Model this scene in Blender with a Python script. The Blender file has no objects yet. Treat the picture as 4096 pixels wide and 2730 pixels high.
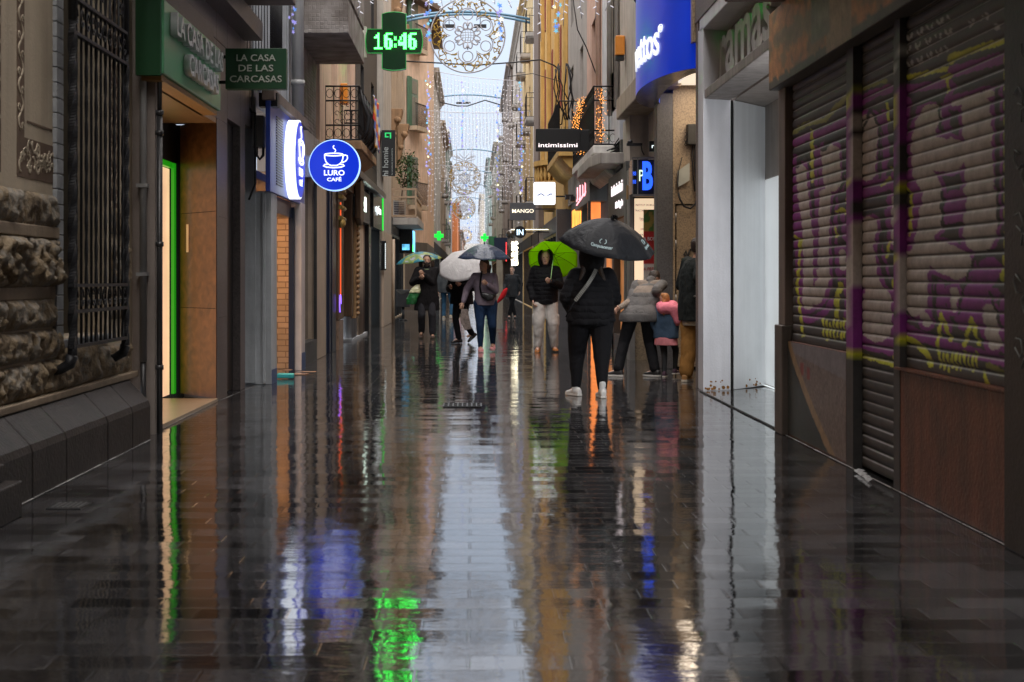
import bpy, bmesh, math, random
from mathutils import Vector, Matrix, noise
S = bpy.context.scene
COL = S.collection
PI = math.pi
R = math.radians
rnd = random.Random(7)
# ---------------------------------------------------------------- camera
cam_d = bpy.data.cameras.new('camera')
cam = bpy.data.objects.new('camera', cam_d); COL.objects.link(cam)
cam.location = (0, 0, 1.33); cam.rotation_euler = (R(90), 0, 0)
cam_d.lens = 50; cam_d.sensor_width = 36
cam_d.shift_x = 0.0376; cam_d.shift_y = -0.0613
cam_d.clip_start = 0.1; cam_d.clip_end = 3000
cam_d.dof.use_dof = True; cam_d.dof.focus_distance = 25.0; cam_d.dof.aperture_fstop = 4.5
S.camera = cam
# ---------------------------------------------------------------- sky and light (overcast dusk)
W = bpy.data.worlds.new('World'); S.world = W; W.use_nodes = True
wn = W.node_tree.nodes; wl = W.node_tree.links
bg = wn['Background']
sky = wn.new('ShaderNodeTexSky'); sky.sky_type = 'NISHITA'; sky.sun_disc = False
sky.sun_elevation = R(14); sky.sun_rotation = R(200); sky.dust_density = 3.0; sky.ozone_density = 2.0
mixs = wn.new('ShaderNodeMix'); mixs.data_type = 'RGBA'; mixs.inputs[0].default_value = 0.92
# overcast layer: soft cloud variation of a grey-blue deck
tcw = wn.new('ShaderNodeTexCoord'); nzw = wn.new('ShaderNodeTexNoise'); nzw.inputs['Scale'].default_value = 1.7; nzw.inputs['Detail'].default_value = 5
rmw = wn.new('ShaderNodeValToRGB')
rmw.color_ramp.elements[0].position = .3; rmw.color_ramp.elements[0].color = (2.85, 3.3, 4.1, 1)
rmw.color_ramp.elements[1].position = .75; rmw.color_ramp.elements[1].color = (3.45, 3.9, 4.7, 1)
wl.new(tcw.outputs['Generated'], nzw.inputs['Vector']); wl.new(nzw.outputs['Fac'], rmw.inputs['Fac'])
wl.new(sky.outputs[0], mixs.inputs[6]); wl.new(rmw.outputs[0], mixs.inputs[7])
sep = wn.new('ShaderNodeSeparateXYZ'); wl.new(tcw.outputs['Generated'], sep.inputs[0])
zen = wn.new('ShaderNodeMapRange'); zen.inputs[1].default_value = .22; zen.inputs[2].default_value = .95; zen.inputs[3].default_value = 0.0; zen.inputs[4].default_value = 1.0; wl.new(sep.outputs[2], zen.inputs[0])   # overcast sky is brighter overhead
vz = wn.new('ShaderNodeMix'); vz.data_type = 'RGBA'; vz.inputs[7].default_value = (20, 19, 18.4, 1); wl.new(mixs.outputs[2], vz.inputs[6]); wl.new(zen.outputs[0], vz.inputs[0])
wl.new(vz.outputs[2], bg.inputs['Color']); bg.inputs['Strength'].default_value = 0.15
sun_d = bpy.data.lights.new('overcast_sun', 'SUN'); sun_d.energy = 1.2; sun_d.angle = R(40); sun_d.color = (1, .95, .9)
sun = bpy.data.objects.new('overcast_sun', sun_d); COL.objects.link(sun)
sun.rotation_euler = (R(38), 0, R(8)); sun.location = (0, 0, 40)
S.view_settings.view_transform = 'Standard'; S.view_settings.look = 'None'
S.view_settings.exposure = 0.75; S.view_settings.gamma = 1.0
S.cycles.max_bounces = 6; S.cycles.diffuse_bounces = 3; S.cycles.glossy_bounces = 4
S.cycles.transmission_bounces = 4; S.cycles.sample_clamp_indirect = 4.0
S.cycles.caustics_reflective = False; S.cycles.caustics_refractive = False
S.cycles.use_denoising = True
# ---------------------------------------------------------------- materials
MC = {}
def _mat(name):
    m = bpy.data.materials.new(name); m.use_nodes = True
    return m, m.node_tree.nodes, m.node_tree.links, m.node_tree.nodes['Principled BSDF']
def M(name, col=(.5, .5, .5), rough=.7, var=.18, scale=2.5, bump=.15, bs=40, streak=0.0, metal=0, spec=.5, emit=None, es=1.0, alpha=None, coat=0):
    """painted / stone / cloth surface: base colour broken up by two noises, optional rain streaks, fine bump"""
    if name in MC: return MC[name]
    m, n, l, p = _mat(name); MC[name] = m
    tc = n.new('ShaderNodeTexCoord')
    a = n.new('ShaderNodeTexNoise'); a.inputs['Scale'].default_value = scale; a.inputs['Detail'].default_value = 7; a.inputs['Roughness'].default_value = .65
    l.new(tc.outputs['Object'], a.inputs['Vector'])
    rg = n.new('ShaderNodeMapRange'); rg.inputs[1].default_value = .25; rg.inputs[2].default_value = .75
    rg.inputs[3].default_value = 1 - var; rg.inputs[4].default_value = 1 + var
    l.new(a.outputs['Fac'], rg.inputs[0])
    fac = rg.outputs[0]
    if streak:
        mp = n.new('ShaderNodeMapping'); mp.inputs['Scale'].default_value = (5, 5, .35)
        s = n.new('ShaderNodeTexNoise'); s.inputs['Scale'].default_value = 1.6; s.inputs['Detail'].default_value = 6
        l.new(tc.outputs['Object'], mp.inputs['Vector']); l.new(mp.outputs[0], s.inputs['Vector'])
        r2 = n.new('ShaderNodeMapRange'); r2.inputs[1].default_value = .35; r2.inputs[2].default_value = .65
        r2.inputs[3].default_value = 1 - streak; r2.inputs[4].default_value = 1.0
        l.new(s.outputs['Fac'], r2.inputs[0])
        mu = n.new('ShaderNodeMath'); mu.operation = 'MULTIPLY'; l.new(fac, mu.inputs[0]); l.new(r2.outputs[0], mu.inputs[1]); fac = mu.outputs[0]
    vm = n.new('ShaderNodeVectorMath'); vm.operation = 'SCALE'; vm.inputs[0].default_value = col
    l.new(fac, vm.inputs['Scale']); l.new(vm.outputs[0], p.inputs['Base Color'])
    p.inputs['Roughness'].default_value = rough; p.inputs['Metallic'].default_value = metal
    p.inputs['Specular IOR Level'].default_value = spec
    if coat: p.inputs['Coat Weight'].default_value = coat; p.inputs['Coat Roughness'].default_value = .1
    if bump:
        b = n.new('ShaderNodeTexNoise'); b.inputs['Scale'].default_value = bs; b.inputs['Detail'].default_value = 4
        bp = n.new('ShaderNodeBump'); bp.inputs['Strength'].default_value = bump; bp.inputs['Distance'].default_value = .02
        l.new(tc.outputs['Object'], b.inputs['Vector']); l.new(b.outputs['Fac'], bp.inputs['Height']); l.new(bp.outputs[0], p.inputs['Normal'])
    if emit: p.inputs['Emission Color'].default_value = (*emit, 1); p.inputs['Emission Strength'].default_value = es
    if alpha is not None: p.inputs['Alpha'].default_value = alpha
    return m
def GR(name, col, dark=(.02, .02, .02), sc=45, rough=.35, joint=None, amt=.55):
    """speckled granite, optional panel joints (width, height)"""
    if name in MC: return MC[name]
    m, n, l, p = _mat(name); MC[name] = m
    tc = n.new('ShaderNodeTexCoord')
    v = n.new('ShaderNodeTexNoise'); v.inputs['Scale'].default_value = sc; v.inputs['Detail'].default_value = 3; v.inputs['Roughness'].default_value = .8
    l.new(tc.outputs['Object'], v.inputs['Vector'])
    r = n.new('ShaderNodeValToRGB'); r.color_ramp.elements[0].position = .38; r.color_ramp.elements[1].position = .56
    r.color_ramp.elements[0].color = (*[c * (1 - amt) + d * amt for c, d in zip(col, dark)], 1); r.color_ramp.elements[1].color = (*col, 1)
    l.new(v.outputs['Fac'], r.inputs[0])
    w = n.new('ShaderNodeTexNoise'); w.inputs['Scale'].default_value = 1.1; w.inputs['Detail'].default_value = 5
    l.new(tc.outputs['Object'], w.inputs['Vector'])
    g = n.new('ShaderNodeMapRange'); g.inputs[1].default_value = .3; g.inputs[2].default_value = .7; g.inputs[3].default_value = .72; g.inputs[4].default_value = 1.12
    l.new(w.outputs['Fac'], g.inputs[0])
    vm = n.new('ShaderNodeVectorMath'); vm.operation = 'SCALE'; l.new(r.outputs[0], vm.inputs[0]); l.new(g.outputs[0], vm.inputs['Scale'])
    l.new(vm.outputs[0], p.inputs['Base Color']); p.inputs['Roughness'].default_value = rough
    return m
def EM(name, col=(1, 1, 1), s=1.0, var=0):
    if name in MC: return MC[name]
    m, n, l, p = _mat(name); MC[name] = m
    p.inputs['Base Color'].default_value = (*[min(.8, c) for c in col], 1)
    p.inputs['Emission Color'].default_value = (*col, 1); p.inputs['Emission Strength'].default_value = s
    p.inputs['Roughness'].default_value = .3
    if var:
        tc = n.new('ShaderNodeTexCoord'); a = n.new('ShaderNodeTexNoise'); a.inputs['Scale'].default_value = 2.2; a.inputs['Detail'].default_value = 6
        l.new(tc.outputs['Object'], a.inputs['Vector'])
        rg = n.new('ShaderNodeMapRange'); rg.inputs[1].default_value = .3; rg.inputs[2].default_value = .7; rg.inputs[3].default_value = s * (1 - var); rg.inputs[4].default_value = s * (1 + var)
        l.new(a.outputs['Fac'], rg.inputs[0]); l.new(rg.outputs[0], p.inputs['Emission Strength'])
    return m
def GL(name, col=(.02, .025, .03), rough=.04, alpha=1.0):
    """glass: dark, sharp reflections, partly see-through when alpha < 1"""
    if name in MC: return MC[name]
    m, n, l, p = _mat(name); MC[name] = m
    p.inputs['Base Color'].default_value = (*col, 1); p.inputs['Roughness'].default_value = rough
    p.inputs['Specular IOR Level'].default_value = .8; p.inputs['Alpha'].default_value = alpha
    return m
def VC(name, rough=.5, bump=0, grunge=.25, metal=0):
    """colour from the mesh's own 'paint' attribute (graffiti, printed panels)"""
    if name in MC: return MC[name]
    m, n, l, p = _mat(name); MC[name] = m
    a = n.new('ShaderNodeAttribute'); a.attribute_name = 'paint'
    tc = n.new('ShaderNodeTexCoord'); t = n.new('ShaderNodeTexNoise'); t.inputs['Scale'].default_value = 9; t.inputs['Detail'].default_value = 8; t.inputs['Roughness'].default_value = .75
    l.new(tc.outputs['Object'], t.inputs['Vector'])
    rg = n.new('ShaderNodeMapRange'); rg.inputs[1].default_value = .35; rg.inputs[2].default_value = .6; rg.inputs[3].default_value = 1 - grunge; rg.inputs[4].default_value = 1.05
    l.new(t.outputs['Fac'], rg.inputs[0])
    vm = n.new('ShaderNodeVectorMath'); vm.operation = 'SCALE'; l.new(a.outputs['Color'], vm.inputs[0]); l.new(rg.outputs[0], vm.inputs['Scale'])
    l.new(vm.outputs[0], p.inputs['Base Color']); p.inputs['Roughness'].default_value = rough; p.inputs['Metallic'].default_value = metal
    return m
def cloth(name, col=(.5, .5, .5), rough=.85, quilt=0, fine=120, var=.2, spec=.12, knit=0):
    """fabric: weave bump plus soft folds; quilt > 0 stitches bands of that height (puffer jackets)"""
    if name in MC: return MC[name]
    m, n, l, p = _mat(name); MC[name] = m
    tc = n.new('ShaderNodeTexCoord')
    a = n.new('ShaderNodeTexNoise'); a.inputs['Scale'].default_value = 7; a.inputs['Detail'].default_value = 6
    l.new(tc.outputs['Object'], a.inputs['Vector'])
    rg = n.new('ShaderNodeMapRange'); rg.inputs[1].default_value = .3; rg.inputs[2].default_value = .7; rg.inputs[3].default_value = 1 - var; rg.inputs[4].default_value = 1 + var
    l.new(a.outputs['Fac'], rg.inputs[0])
    vm = n.new('ShaderNodeVectorMath'); vm.operation = 'SCALE'; vm.inputs[0].default_value = col; l.new(rg.outputs[0], vm.inputs['Scale'])
    l.new(vm.outputs[0], p.inputs['Base Color']); p.inputs['Roughness'].default_value = rough; p.inputs['Specular IOR Level'].default_value = spec
    f = n.new('ShaderNodeTexNoise'); f.inputs['Scale'].default_value = 9; f.inputs['Detail'].default_value = 3; f.inputs['Distortion'].default_value = 1.2
    mp = n.new('ShaderNodeMapping'); mp.inputs['Scale'].default_value = (1, 1, .55)
    l.new(tc.outputs['Object'], mp.inputs['Vector']); l.new(mp.outputs[0], f.inputs['Vector'])
    bp = n.new('ShaderNodeBump'); bp.inputs['Strength'].default_value = .6; bp.inputs['Distance'].default_value = .03
    l.new(f.outputs['Fac'], bp.inputs['Height']); last = bp
    if quilt:
        sx = n.new('ShaderNodeSeparateXYZ'); l.new(tc.outputs['Object'], sx.inputs[0])
        ad = n.new('ShaderNodeMath'); ad.operation = 'MULTIPLY_ADD'; l.new(f.outputs['Fac'], ad.inputs[0]); ad.inputs[1].default_value = .05; l.new(sx.outputs[2], ad.inputs[2])
        m1 = n.new('ShaderNodeMath'); m1.operation = 'MULTIPLY'; m1.inputs[1].default_value = PI / quilt; l.new(ad.outputs[0], m1.inputs[0])
        m2 = n.new('ShaderNodeMath'); m2.operation = 'SINE'; l.new(m1.outputs[0], m2.inputs[0])
        m3 = n.new('ShaderNodeMath'); m3.operation = 'ABSOLUTE'; l.new(m2.outputs[0], m3.inputs[0])
        m4 = n.new('ShaderNodeMath'); m4.operation = 'POWER'; m4.inputs[1].default_value = .8; l.new(m3.outputs[0], m4.inputs[0])
        b2 = n.new('ShaderNodeBump'); b2.inputs['Strength'].default_value = 1; b2.inputs['Distance'].default_value = quilt * .085
        l.new(m4.outputs[0], b2.inputs['Height']); l.new(last.outputs[0], b2.inputs['Normal']); last = b2
    l.new(last.outputs[0], p.inputs['Normal'])
    return m
# ---------------------------------------------------------------- mesh builder
class MB:
    def __init__(s): s.v = []; s.f = []; s.mi = []; s.sm = []
    def add(s, vs, fs, mi=0, sm=False):
        b = len(s.v); s.v += [tuple(v) for v in vs]
        for f in fs: s.f.append(tuple(b + i for i in f)); s.mi.append(mi); s.sm.append(sm)
        return s
    def box(s, x0, y0, z0, x1, y1, z1, mi=0):
        x0, x1 = sorted((x0, x1)); y0, y1 = sorted((y0, y1)); z0, z1 = sorted((z0, z1))
        return s.add([(x0, y0, z0), (x1, y0, z0), (x1, y1, z0), (x0, y1, z0), (x0, y0, z1), (x1, y0, z1), (x1, y1, z1), (x0, y1, z1)],
                     [(0, 3, 2, 1), (4, 5, 6, 7), (0, 1, 5, 4), (1, 2, 6, 5), (2, 3, 7, 6), (3, 0, 4, 7)], mi)
    def prism(s, pts, ax, a, b, mi=0):
        """polygon pts in the plane across axis ax ('x': (y,z), 'y': (x,z), 'z': (x,y)) extruded from a to b"""
        def P(p, t): return {'x': (t, p[0], p[1]), 'y': (p[0], t, p[1]), 'z': (p[0], p[1], t)}[ax]
        n = len(pts); vs = [P(p, a) for p in pts] + [P(p, b) for p in pts]
        fs = [tuple(range(n))[::-1], tuple(range(n, 2 * n))] + [(i, (i + 1) % n, n + (i + 1) % n, n + i) for i in range(n)]
        return s.add(vs, fs, mi)
    def quad(s, a, b, c, d, mi=0): return s.add([a, b, c, d], [(0, 1, 2, 3)], mi)
    def cyl(s, p0, p1, r0, r1=None, n=12, caps=True, mi=0, sm=True, rx=1.0, side=None):
        r1 = r0 if r1 is None else r1
        p0, p1 = Vector(p0), Vector(p1); d = (p1 - p0)
        if d.length < 1e-6: return s
        d.normalize(); u = Vector(side) if side else (Vector((1, 0, 0)) if abs(d.x) < .9 else Vector((0, 1, 0)))
        u = (u - d * u.dot(d)).normalized(); w = d.cross(u)
        vs = []
        for p, r in ((p0, r0), (p1, r1)):
            for i in range(n):
                t = 2 * PI * i / n; vs.append(p + u * (math.cos(t) * r) + w * (math.sin(t) * r * rx))
        s.add(vs, [(i, (i + 1) % n, n + (i + 1) % n, n + i) for i in range(n)], mi, sm)
        if caps:
            b = len(s.v) - 2 * n
            s.f += [tuple(b + i for i in range(n))[::-1], tuple(b + n + i for i in range(n))]; s.mi += [mi, mi]; s.sm += [False, False]
        return s
    def tube(s, pts, r, n=6, closed=False, mi=0, sm=True):
        pts = [Vector(p) for p in pts]; N = len(pts)
        if N < 2: return s
        rs = r if isinstance(r, (list, tuple)) else [r] * N
        vs = []; u = None
        for i, p in enumerate(pts):
            a = pts[(i - 1) % N] if (closed or i) else p; b = pts[(i + 1) % N] if (closed or i < N - 1) else p
            d = (b - a);  d = d.normalized() if d.length > 1e-9 else Vector((0, 0, 1))
            if u is None: u = Vector((1, 0, 0)) if abs(d.x) < .9 else Vector((0, 1, 0))
            u = (u - d * u.dot(d)); u = u.normalized() if u.length > 1e-6 else d.orthogonal().normalized(); w = d.cross(u)
            for k in range(n):
                t = 2 * PI * k / n + PI / n; vs.append(p + u * (math.cos(t) * rs[i]) + w * (math.sin(t) * rs[i]))
        fs = []
        for i in range(N if closed else N - 1):
            j = (i + 1) % N
            for k in range(n): fs.append((i * n + k, i * n + (k + 1) % n, j * n + (k + 1) % n, j * n + k))
        if not closed: fs += [tuple(range(n))[::-1], tuple((N - 1) * n + k for k in range(n))]
        return s.add(vs, fs, mi, sm)
    def ball(s, c, r, sx=1, sy=1, sz=1, nu=12, nv=8, mi=0):
        vs = []; fs = []
        for j in range(nv + 1):
            ph = PI * j / nv
            for i in range(nu):
                t = 2 * PI * i / nu; vs.append((c[0] + r * sx * math.sin(ph) * math.cos(t), c[1] + r * sy * math.sin(ph) * math.sin(t), c[2] + r * sz * math.cos(ph)))
        for j in range(nv):
            for i in range(nu): fs.append((j * nu + i, (j + 1) * nu + i, (j + 1) * nu + (i + 1) % nu, j * nu + (i + 1) % nu))
        return s.add(vs, fs, mi, True)
    def disc(s, c, r, ax='y', n=40, mi=0, th=.02, ry=None):
        ry = ry or r; k = {'x': 0, 'y': 1, 'z': 2}[ax]
        pts = [(math.cos(2 * PI * i / n) * r, math.sin(2 * PI * i / n) * ry) for i in range(n)]
        o = [c[i] for i in range(3) if i != k]
        return s.prism([(p[0] + o[0], p[1] + o[1]) for p in pts], ax, c[k] - th / 2, c[k] + th / 2, mi)
    def grid(s, fn, nu, nv, mi=0, sm=True, cu=False):
        vs = [fn(i / nu, j / nv) for j in range(nv + 1) for i in range(nu + (0 if cu else 1))]
        w = nu + (0 if cu else 1)
        fs = [(j * w + i, j * w + (i + 1) % w, (j + 1) * w + (i + 1) % w, (j + 1) * w + i) for j in range(nv) for i in range(nu)]
        return s.add(vs, fs, mi, sm)
    def xf(s, m, start=0):
        s.v = s.v[:start] + [tuple(m @ Vector(v)) for v in s.v[start:]]; return s
    def build(s, name, mats, parent=None, bevel=0, solid=0, label=None, fix=True):
        me = bpy.data.meshes.new(name); me.from_pydata(s.v, [], s.f)
        if not isinstance(mats, (list, tuple)): mats = [mats]
        for m in mats: me.materials.append(m)
        me.polygons.foreach_set('material_index', s.mi); me.polygons.foreach_set('use_smooth', s.sm)
        if fix:
            bm = bmesh.new(); bm.from_mesh(me); bmesh.ops.recalc_face_normals(bm, faces=bm.faces); bm.to_mesh(me); bm.free()
        me.update()
        o = bpy.data.objects.new(name, me); COL.objects.link(o)
        put(o, parent)
        if bevel:
            b = o.modifiers.new('bevel', 'BEVEL'); b.width = bevel; b.segments = 2; b.limit_method = 'ANGLE'; b.angle_limit = R(40)
        if solid:
            b = o.modifiers.new('thick', 'SOLIDIFY'); b.thickness = solid; b.offset = 0
        if label: o['label'] = label
        return o
def put(o, parent):
    if parent is not None:
        o.parent = parent
        if parent.type == 'EMPTY': o.matrix_parent_inverse = Matrix.Translation(-parent.location)
def thing(name, label, cat, loc=(0, 0, 0), group=None):
    o = bpy.data.objects.new(name, None); COL.objects.link(o); o.location = loc; o.empty_display_size = .2
    o['label'] = label; o['category'] = cat
    if group: o['group'] = group
    return o
def tag(o, label, cat, group=None):
    o['label'] = label; o['category'] = cat
    if group: o['group'] = group
    return o
def struct(o, kind='structure'): o['kind'] = kind; return o
def copy_tree(o, parent=None):
    c = o.copy(); COL.objects.link(c)
    if parent is not None: c.parent = parent
    for ch in o.children: copy_tree(ch, c)
    return c
ORI = {'L': Matrix(((0, 0, 1), (1, 0, 0), (0, 1, 0))), 'R': Matrix(((0, 0, -1), (-1, 0, 0), (0, 1, 0))), 'F': Matrix(((1, 0, 0), (0, 0, -1), (0, 1, 0)))}
# L: on a left wall facing the street, R: on a right wall, F: facing back down the street to the viewer
def text_mesh(s, cap, ext=.01, bold=0.0, xs=1.0, width=None, align='CENTER', space=1.0, res=3):
    c = bpy.data.curves.new('lettering', 'FONT'); c.body = s; c.size = cap / .7; c.extrude = ext / 2; c.offset = bold * cap; c.align_x = align
    c.space_character = space; c.resolution_u = res; c.space_line = 1.0
    o = bpy.data.objects.new('lettering', c)
    me = bpy.data.meshes.new_from_object(o); bpy.data.objects.remove(o); bpy.data.curves.remove(c)
    xs_ = [v.co.x for v in me.vertices]
    if width and xs_: xs = width / (max(xs_) - min(xs_))
    for v in me.vertices: v.co.x *= xs
    return me
def text(s, cap, loc, ori, mat, parent, ext=.012, name='lettering', rot=0, shear=0, **k):
    me = text_mesh(s, cap, ext, **k); me.name = name
    m = ORI[ori].to_4x4() @ Matrix.Rotation(rot, 4, 'Z')
    if shear:
        for v in me.vertices: v.co.y += v.co.x * shear
    me.transform(Matrix.Translation(Vector(loc)) @ m)
    me.materials.clear(); me.materials.append(mat)
    for p in me.polygons: p.material_index = 0
    o = bpy.data.objects.new(name, me); COL.objects.link(o); put(o, parent); return o
# pixel helpers used only to work out real positions: depth of a wall point, height of a point at a depth
def YW(X, x): return X * 5689. / (x - 1894.)
def ZP(Y, y): return 1.33 - (y - 1114.) / 5689. * Y
def XP(Y, x): return (x - 1894.) / 5689. * Y
# ================================================================ wet stone street
def floor_mat():
    m, n, l, p = _mat('wet_paving')
    tc = n.new('ShaderNodeTexCoord')
    mp = n.new('ShaderNodeMapping'); mp.inputs['Location'].default_value = (.018, .03, 0); l.new(tc.outputs['Object'], mp.inputs['Vector'])
    b = n.new('ShaderNodeTexBrick'); b.offset = .5; b.inputs['Scale'].default_value = 1
    b.inputs['Brick Width'].default_value = .36; b.inputs['Row Height'].default_value = .18
    b.inputs['Mortar Size'].default_value = .006; b.inputs['Mortar Smooth'].default_value = .3
    b.inputs['Color1'].default_value = (0, 0, 0, 1); b.inputs['Color2'].default_value = (1, 1, 1, 1); b.inputs['Mortar'].default_value = (.5, .5, .5, 1)
    l.new(mp.outputs[0], b.inputs['Vector'])
    wn_ = n.new('ShaderNodeTexWhiteNoise'); wn_.noise_dimensions = '1D'
    sp = n.new('ShaderNodeSeparateColor'); l.new(b.outputs['Color'], sp.inputs[0]); l.new(sp.outputs[0], wn_.inputs['W'])
    # each paver lies a little out of level
    sb = n.new('ShaderNodeVectorMath'); sb.operation = 'SUBTRACT'; sb.inputs[1].default_value = (.5, .5, .5); l.new(wn_.outputs['Color'], sb.inputs[0])
    sc = n.new('ShaderNodeVectorMath'); sc.operation = 'MULTIPLY'; sc.inputs[1].default_value = (.012, .022, 0); l.new(sb.outputs[0], sc.inputs[0])
    ge = n.new('ShaderNodeNewGeometry')
    ad = n.new('ShaderNodeVectorMath'); ad.operation = 'ADD'; l.new(ge.outputs['Normal'], ad.inputs[0]); l.new(sc.outputs[0], ad.inputs[1])
    nm = n.new('ShaderNodeVectorMath'); nm.operation = 'NORMALIZE'; l.new(ad.outputs[0], nm.inputs[0])
    # slow hollows, fine stone grain drowned where water stands
    g = n.new('ShaderNodeTexNoise'); g.inputs['Scale'].default_value = 3.0; g.inputs['Detail'].default_value = 3
    g2 = n.new('ShaderNodeTexNoise'); g2.inputs['Scale'].default_value = 34; g2.inputs['Detail'].default_value = 3; g2.inputs['Roughness'].default_value = .6
    pud = n.new('ShaderNodeTexNoise'); pud.inputs['Scale'].default_value = .55; pud.inputs['Detail'].default_value = 4; pud.inputs['Roughness'].default_value = .6
    for t in (g, g2, pud): l.new(tc.outputs['Object'], t.inputs['Vector'])
    pr = n.new('ShaderNodeMapRange'); pr.inputs[1].default_value = .44; pr.inputs[2].default_value = .60; l.new(pud.outputs['Fac'], pr.inputs[0])   # 0 wet film, 1 damp
    # add per paver difference to dampness
    pa = n.new('ShaderNodeMath'); pa.operation = 'MULTIPLY_ADD'; pa.inputs[1].default_value = .35; l.new(wn_.outputs['Value'], pa.inputs[0]); l.new(pr.outputs[0], pa.inputs[2])
    b1 = n.new('ShaderNodeBump'); b1.inputs['Strength'].default_value = 1; b1.inputs['Distance'].default_value = .0016; l.new(g.outputs['Fac'], b1.inputs['Height']); l.new(nm.outputs[0], b1.inputs['Normal'])
    mr = n.new('ShaderNodeMapping'); mr.inputs['Scale'].default_value = (9, 38, 1); rp = n.new('ShaderNodeTexNoise'); rp.inputs['Scale'].default_value = 1; rp.inputs['Detail'].default_value = 3
    l.new(tc.outputs['Object'], mr.inputs[0]); l.new(mr.outputs[0], rp.inputs[0])
    b0 = n.new('ShaderNodeBump'); b0.inputs['Strength'].default_value = 1; b0.inputs['Distance'].default_value = .00055; l.new(rp.outputs[0], b0.inputs['Height']); l.new(b1.outputs[0], b0.inputs['Normal']); b1 = b0
    h2 = n.new('ShaderNodeMath'); h2.operation = 'MULTIPLY'; l.new(g2.outputs['Fac'], h2.inputs[0]); l.new(pa.outputs[0], h2.inputs[1])
    b2 = n.new('ShaderNodeBump'); b2.inputs['Strength'].default_value = 1; b2.inputs['Distance'].default_value = .00028; l.new(h2.outputs[0], b2.inputs['Height']); l.new(b1.outputs[0], b2.inputs['Normal'])
    b3 = n.new('ShaderNodeBump'); b3.invert = True; b3.inputs['Strength'].default_value = .8; b3.inputs['Distance'].default_value = .0045; l.new(b.outputs['Fac'], b3.inputs['Height']); l.new(b2.outputs[0], b3.inputs['Normal'])
    l.new(b3.outputs[0], p.inputs['Normal'])
    rr = n.new('ShaderNodeMapRange'); rr.inputs[1].default_value = 0; rr.inputs[2].default_value = 1.3; rr.inputs[3].default_value = .0; rr.inputs[4].default_value = .05
    l.new(pa.outputs[0], rr.inputs[0]); l.new(rr.outputs[0], p.inputs['Roughness'])
    # colour: dark basalt grey, each paver its own shade
    c1 = n.new('ShaderNodeMapRange'); c1.inputs[3].default_value = .5; c1.inputs[4].default_value = 2.2; l.new(wn_.outputs['Value'], c1.inputs[0])
    c2 = n.new('ShaderNodeMapRange'); c2.inputs[1].default_value = .3; c2.inputs[2].default_value = .7; c2.inputs[3].default_value = .7; c2.inputs[4].default_value = 1.3; l.new(g2.outputs['Fac'], c2.inputs[0])
    mu = n.new('ShaderNodeMath'); mu.operation = 'MULTIPLY'; l.new(c1.outputs[0], mu.inputs[0]); l.new(c2.outputs[0], mu.inputs[1])
    dm = n.new('ShaderNodeMath'); dm.operation = 'MULTIPLY_ADD'; dm.inputs[1].default_value = .9; dm.inputs[2].default_value = .7; l.new(pa.outputs[0], dm.inputs[0])
    mu2 = n.new('ShaderNodeMath'); mu2.operation = 'MULTIPLY'; l.new(mu.outputs[0], mu2.inputs[0]); l.new(dm.outputs[0], mu2.inputs[1]); mu = mu2
    vm = n.new('ShaderNodeVectorMath'); vm.operation = 'SCALE'; vm.inputs[0].default_value = (.016, .0155, .0165); l.new(mu.outputs[0], vm.inputs['Scale'])
    mx = n.new('ShaderNodeMix'); mx.data_type = 'RGBA'; l.new(b.outputs['Fac'], mx.inputs[0]); l.new(vm.outputs[0], mx.inputs[6]); mx.inputs[7].default_value = (.012, .011, .01, 1)
    l.new(mx.outputs[2], p.inputs['Base Color']); p.inputs['IOR'].default_value = 1.9; p.inputs['Specular IOR Level'].default_value = .55
    return m
FLOOR = floor_mat()
g = MB(); g.quad((-60, -40, 0), (60, -40, 0), (60, 900, 0), (-60, 900, 0)); struct(g.build('street_paving', FLOOR))
# pale grout line where the walls meet the paving
GROUT = M('pale_grout', (.32, .31, .3), rough=.4, var=.5, scale=8)
def grout(pts, w=.012):
    g = MB()
    for i in range(len(pts) - 1):
        a, b = Vector(pts[i]), Vector(pts[i + 1]); k = 14
        for j in range(k):
            p = a.lerp(b, j / k); q = a.lerp(b, (j + 1) / k - .004); ww = w * (.5 + rnd.random())
            g.quad((p.x - ww / 2, p.y, .004), (p.x + ww / 2, p.y, .004), (q.x + ww / 2, q.y, .004), (q.x - ww / 2, q.y, .004))
    return g
struct(grout([(-2.655, 3.5), (-2.655, 8.6), (-2.655, 11.7)]).build('kerb_grout_line', GROUT))
struct(grout([(2.645, 4.5), (2.645, 9.0), (2.645, 12.2)]).build('kerb_grout_line', GROUT))
struct(grout([(-2.74, 12.4), (-2.76, 15.3), (-2.7, 17.6)], .008).build('kerb_grout_line', GROUT))
# drain grate and small cover
IRON = M('cast_iron', (.04, .04, .042), rough=.35, metal=.6, var=.3)
HOLE = M('dark_void', (.004, .004, .004), rough=.9, bump=0)
t = thing('drain_grate', 'small rectangular iron drain grate set in the wet paving in mid street', 'drain grate', (-.115, 14.85, 0))
g = MB(); g.box(-.31, 14.66, -.05, .08, 15.04, .003); g.build('drain_well', HOLE, t)
g = MB()
for i in range(9):
    x = -.31 + i * .39 / 8; g.box(x - .006, 14.66, .003, x + .006, 15.04, .010)
for y in (14.66, 14.85, 15.04): g.box(-.316, y - .01, .0035, .086, y + .01, .0115)
g.build('grate_bars', IRON, t)
t = thing('access_cover', 'small square metal access cover in the paving beside the stone plinth', 'cover', (-2.35, 8.3, 0))
g = MB(); g.box(-2.46, 8.18, -.01, -2.26, 8.42, .005); g.build('cover_plate', IRON, t)
g = MB()
for i in range(6): g.box(-2.44 + i * .03, 8.2, .005, -2.43 + i * .03, 8.4, .009)
g.build('cover_ribs', M('worn_steel', (.25, .25, .25), rough=.35, metal=.8), t)
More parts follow.
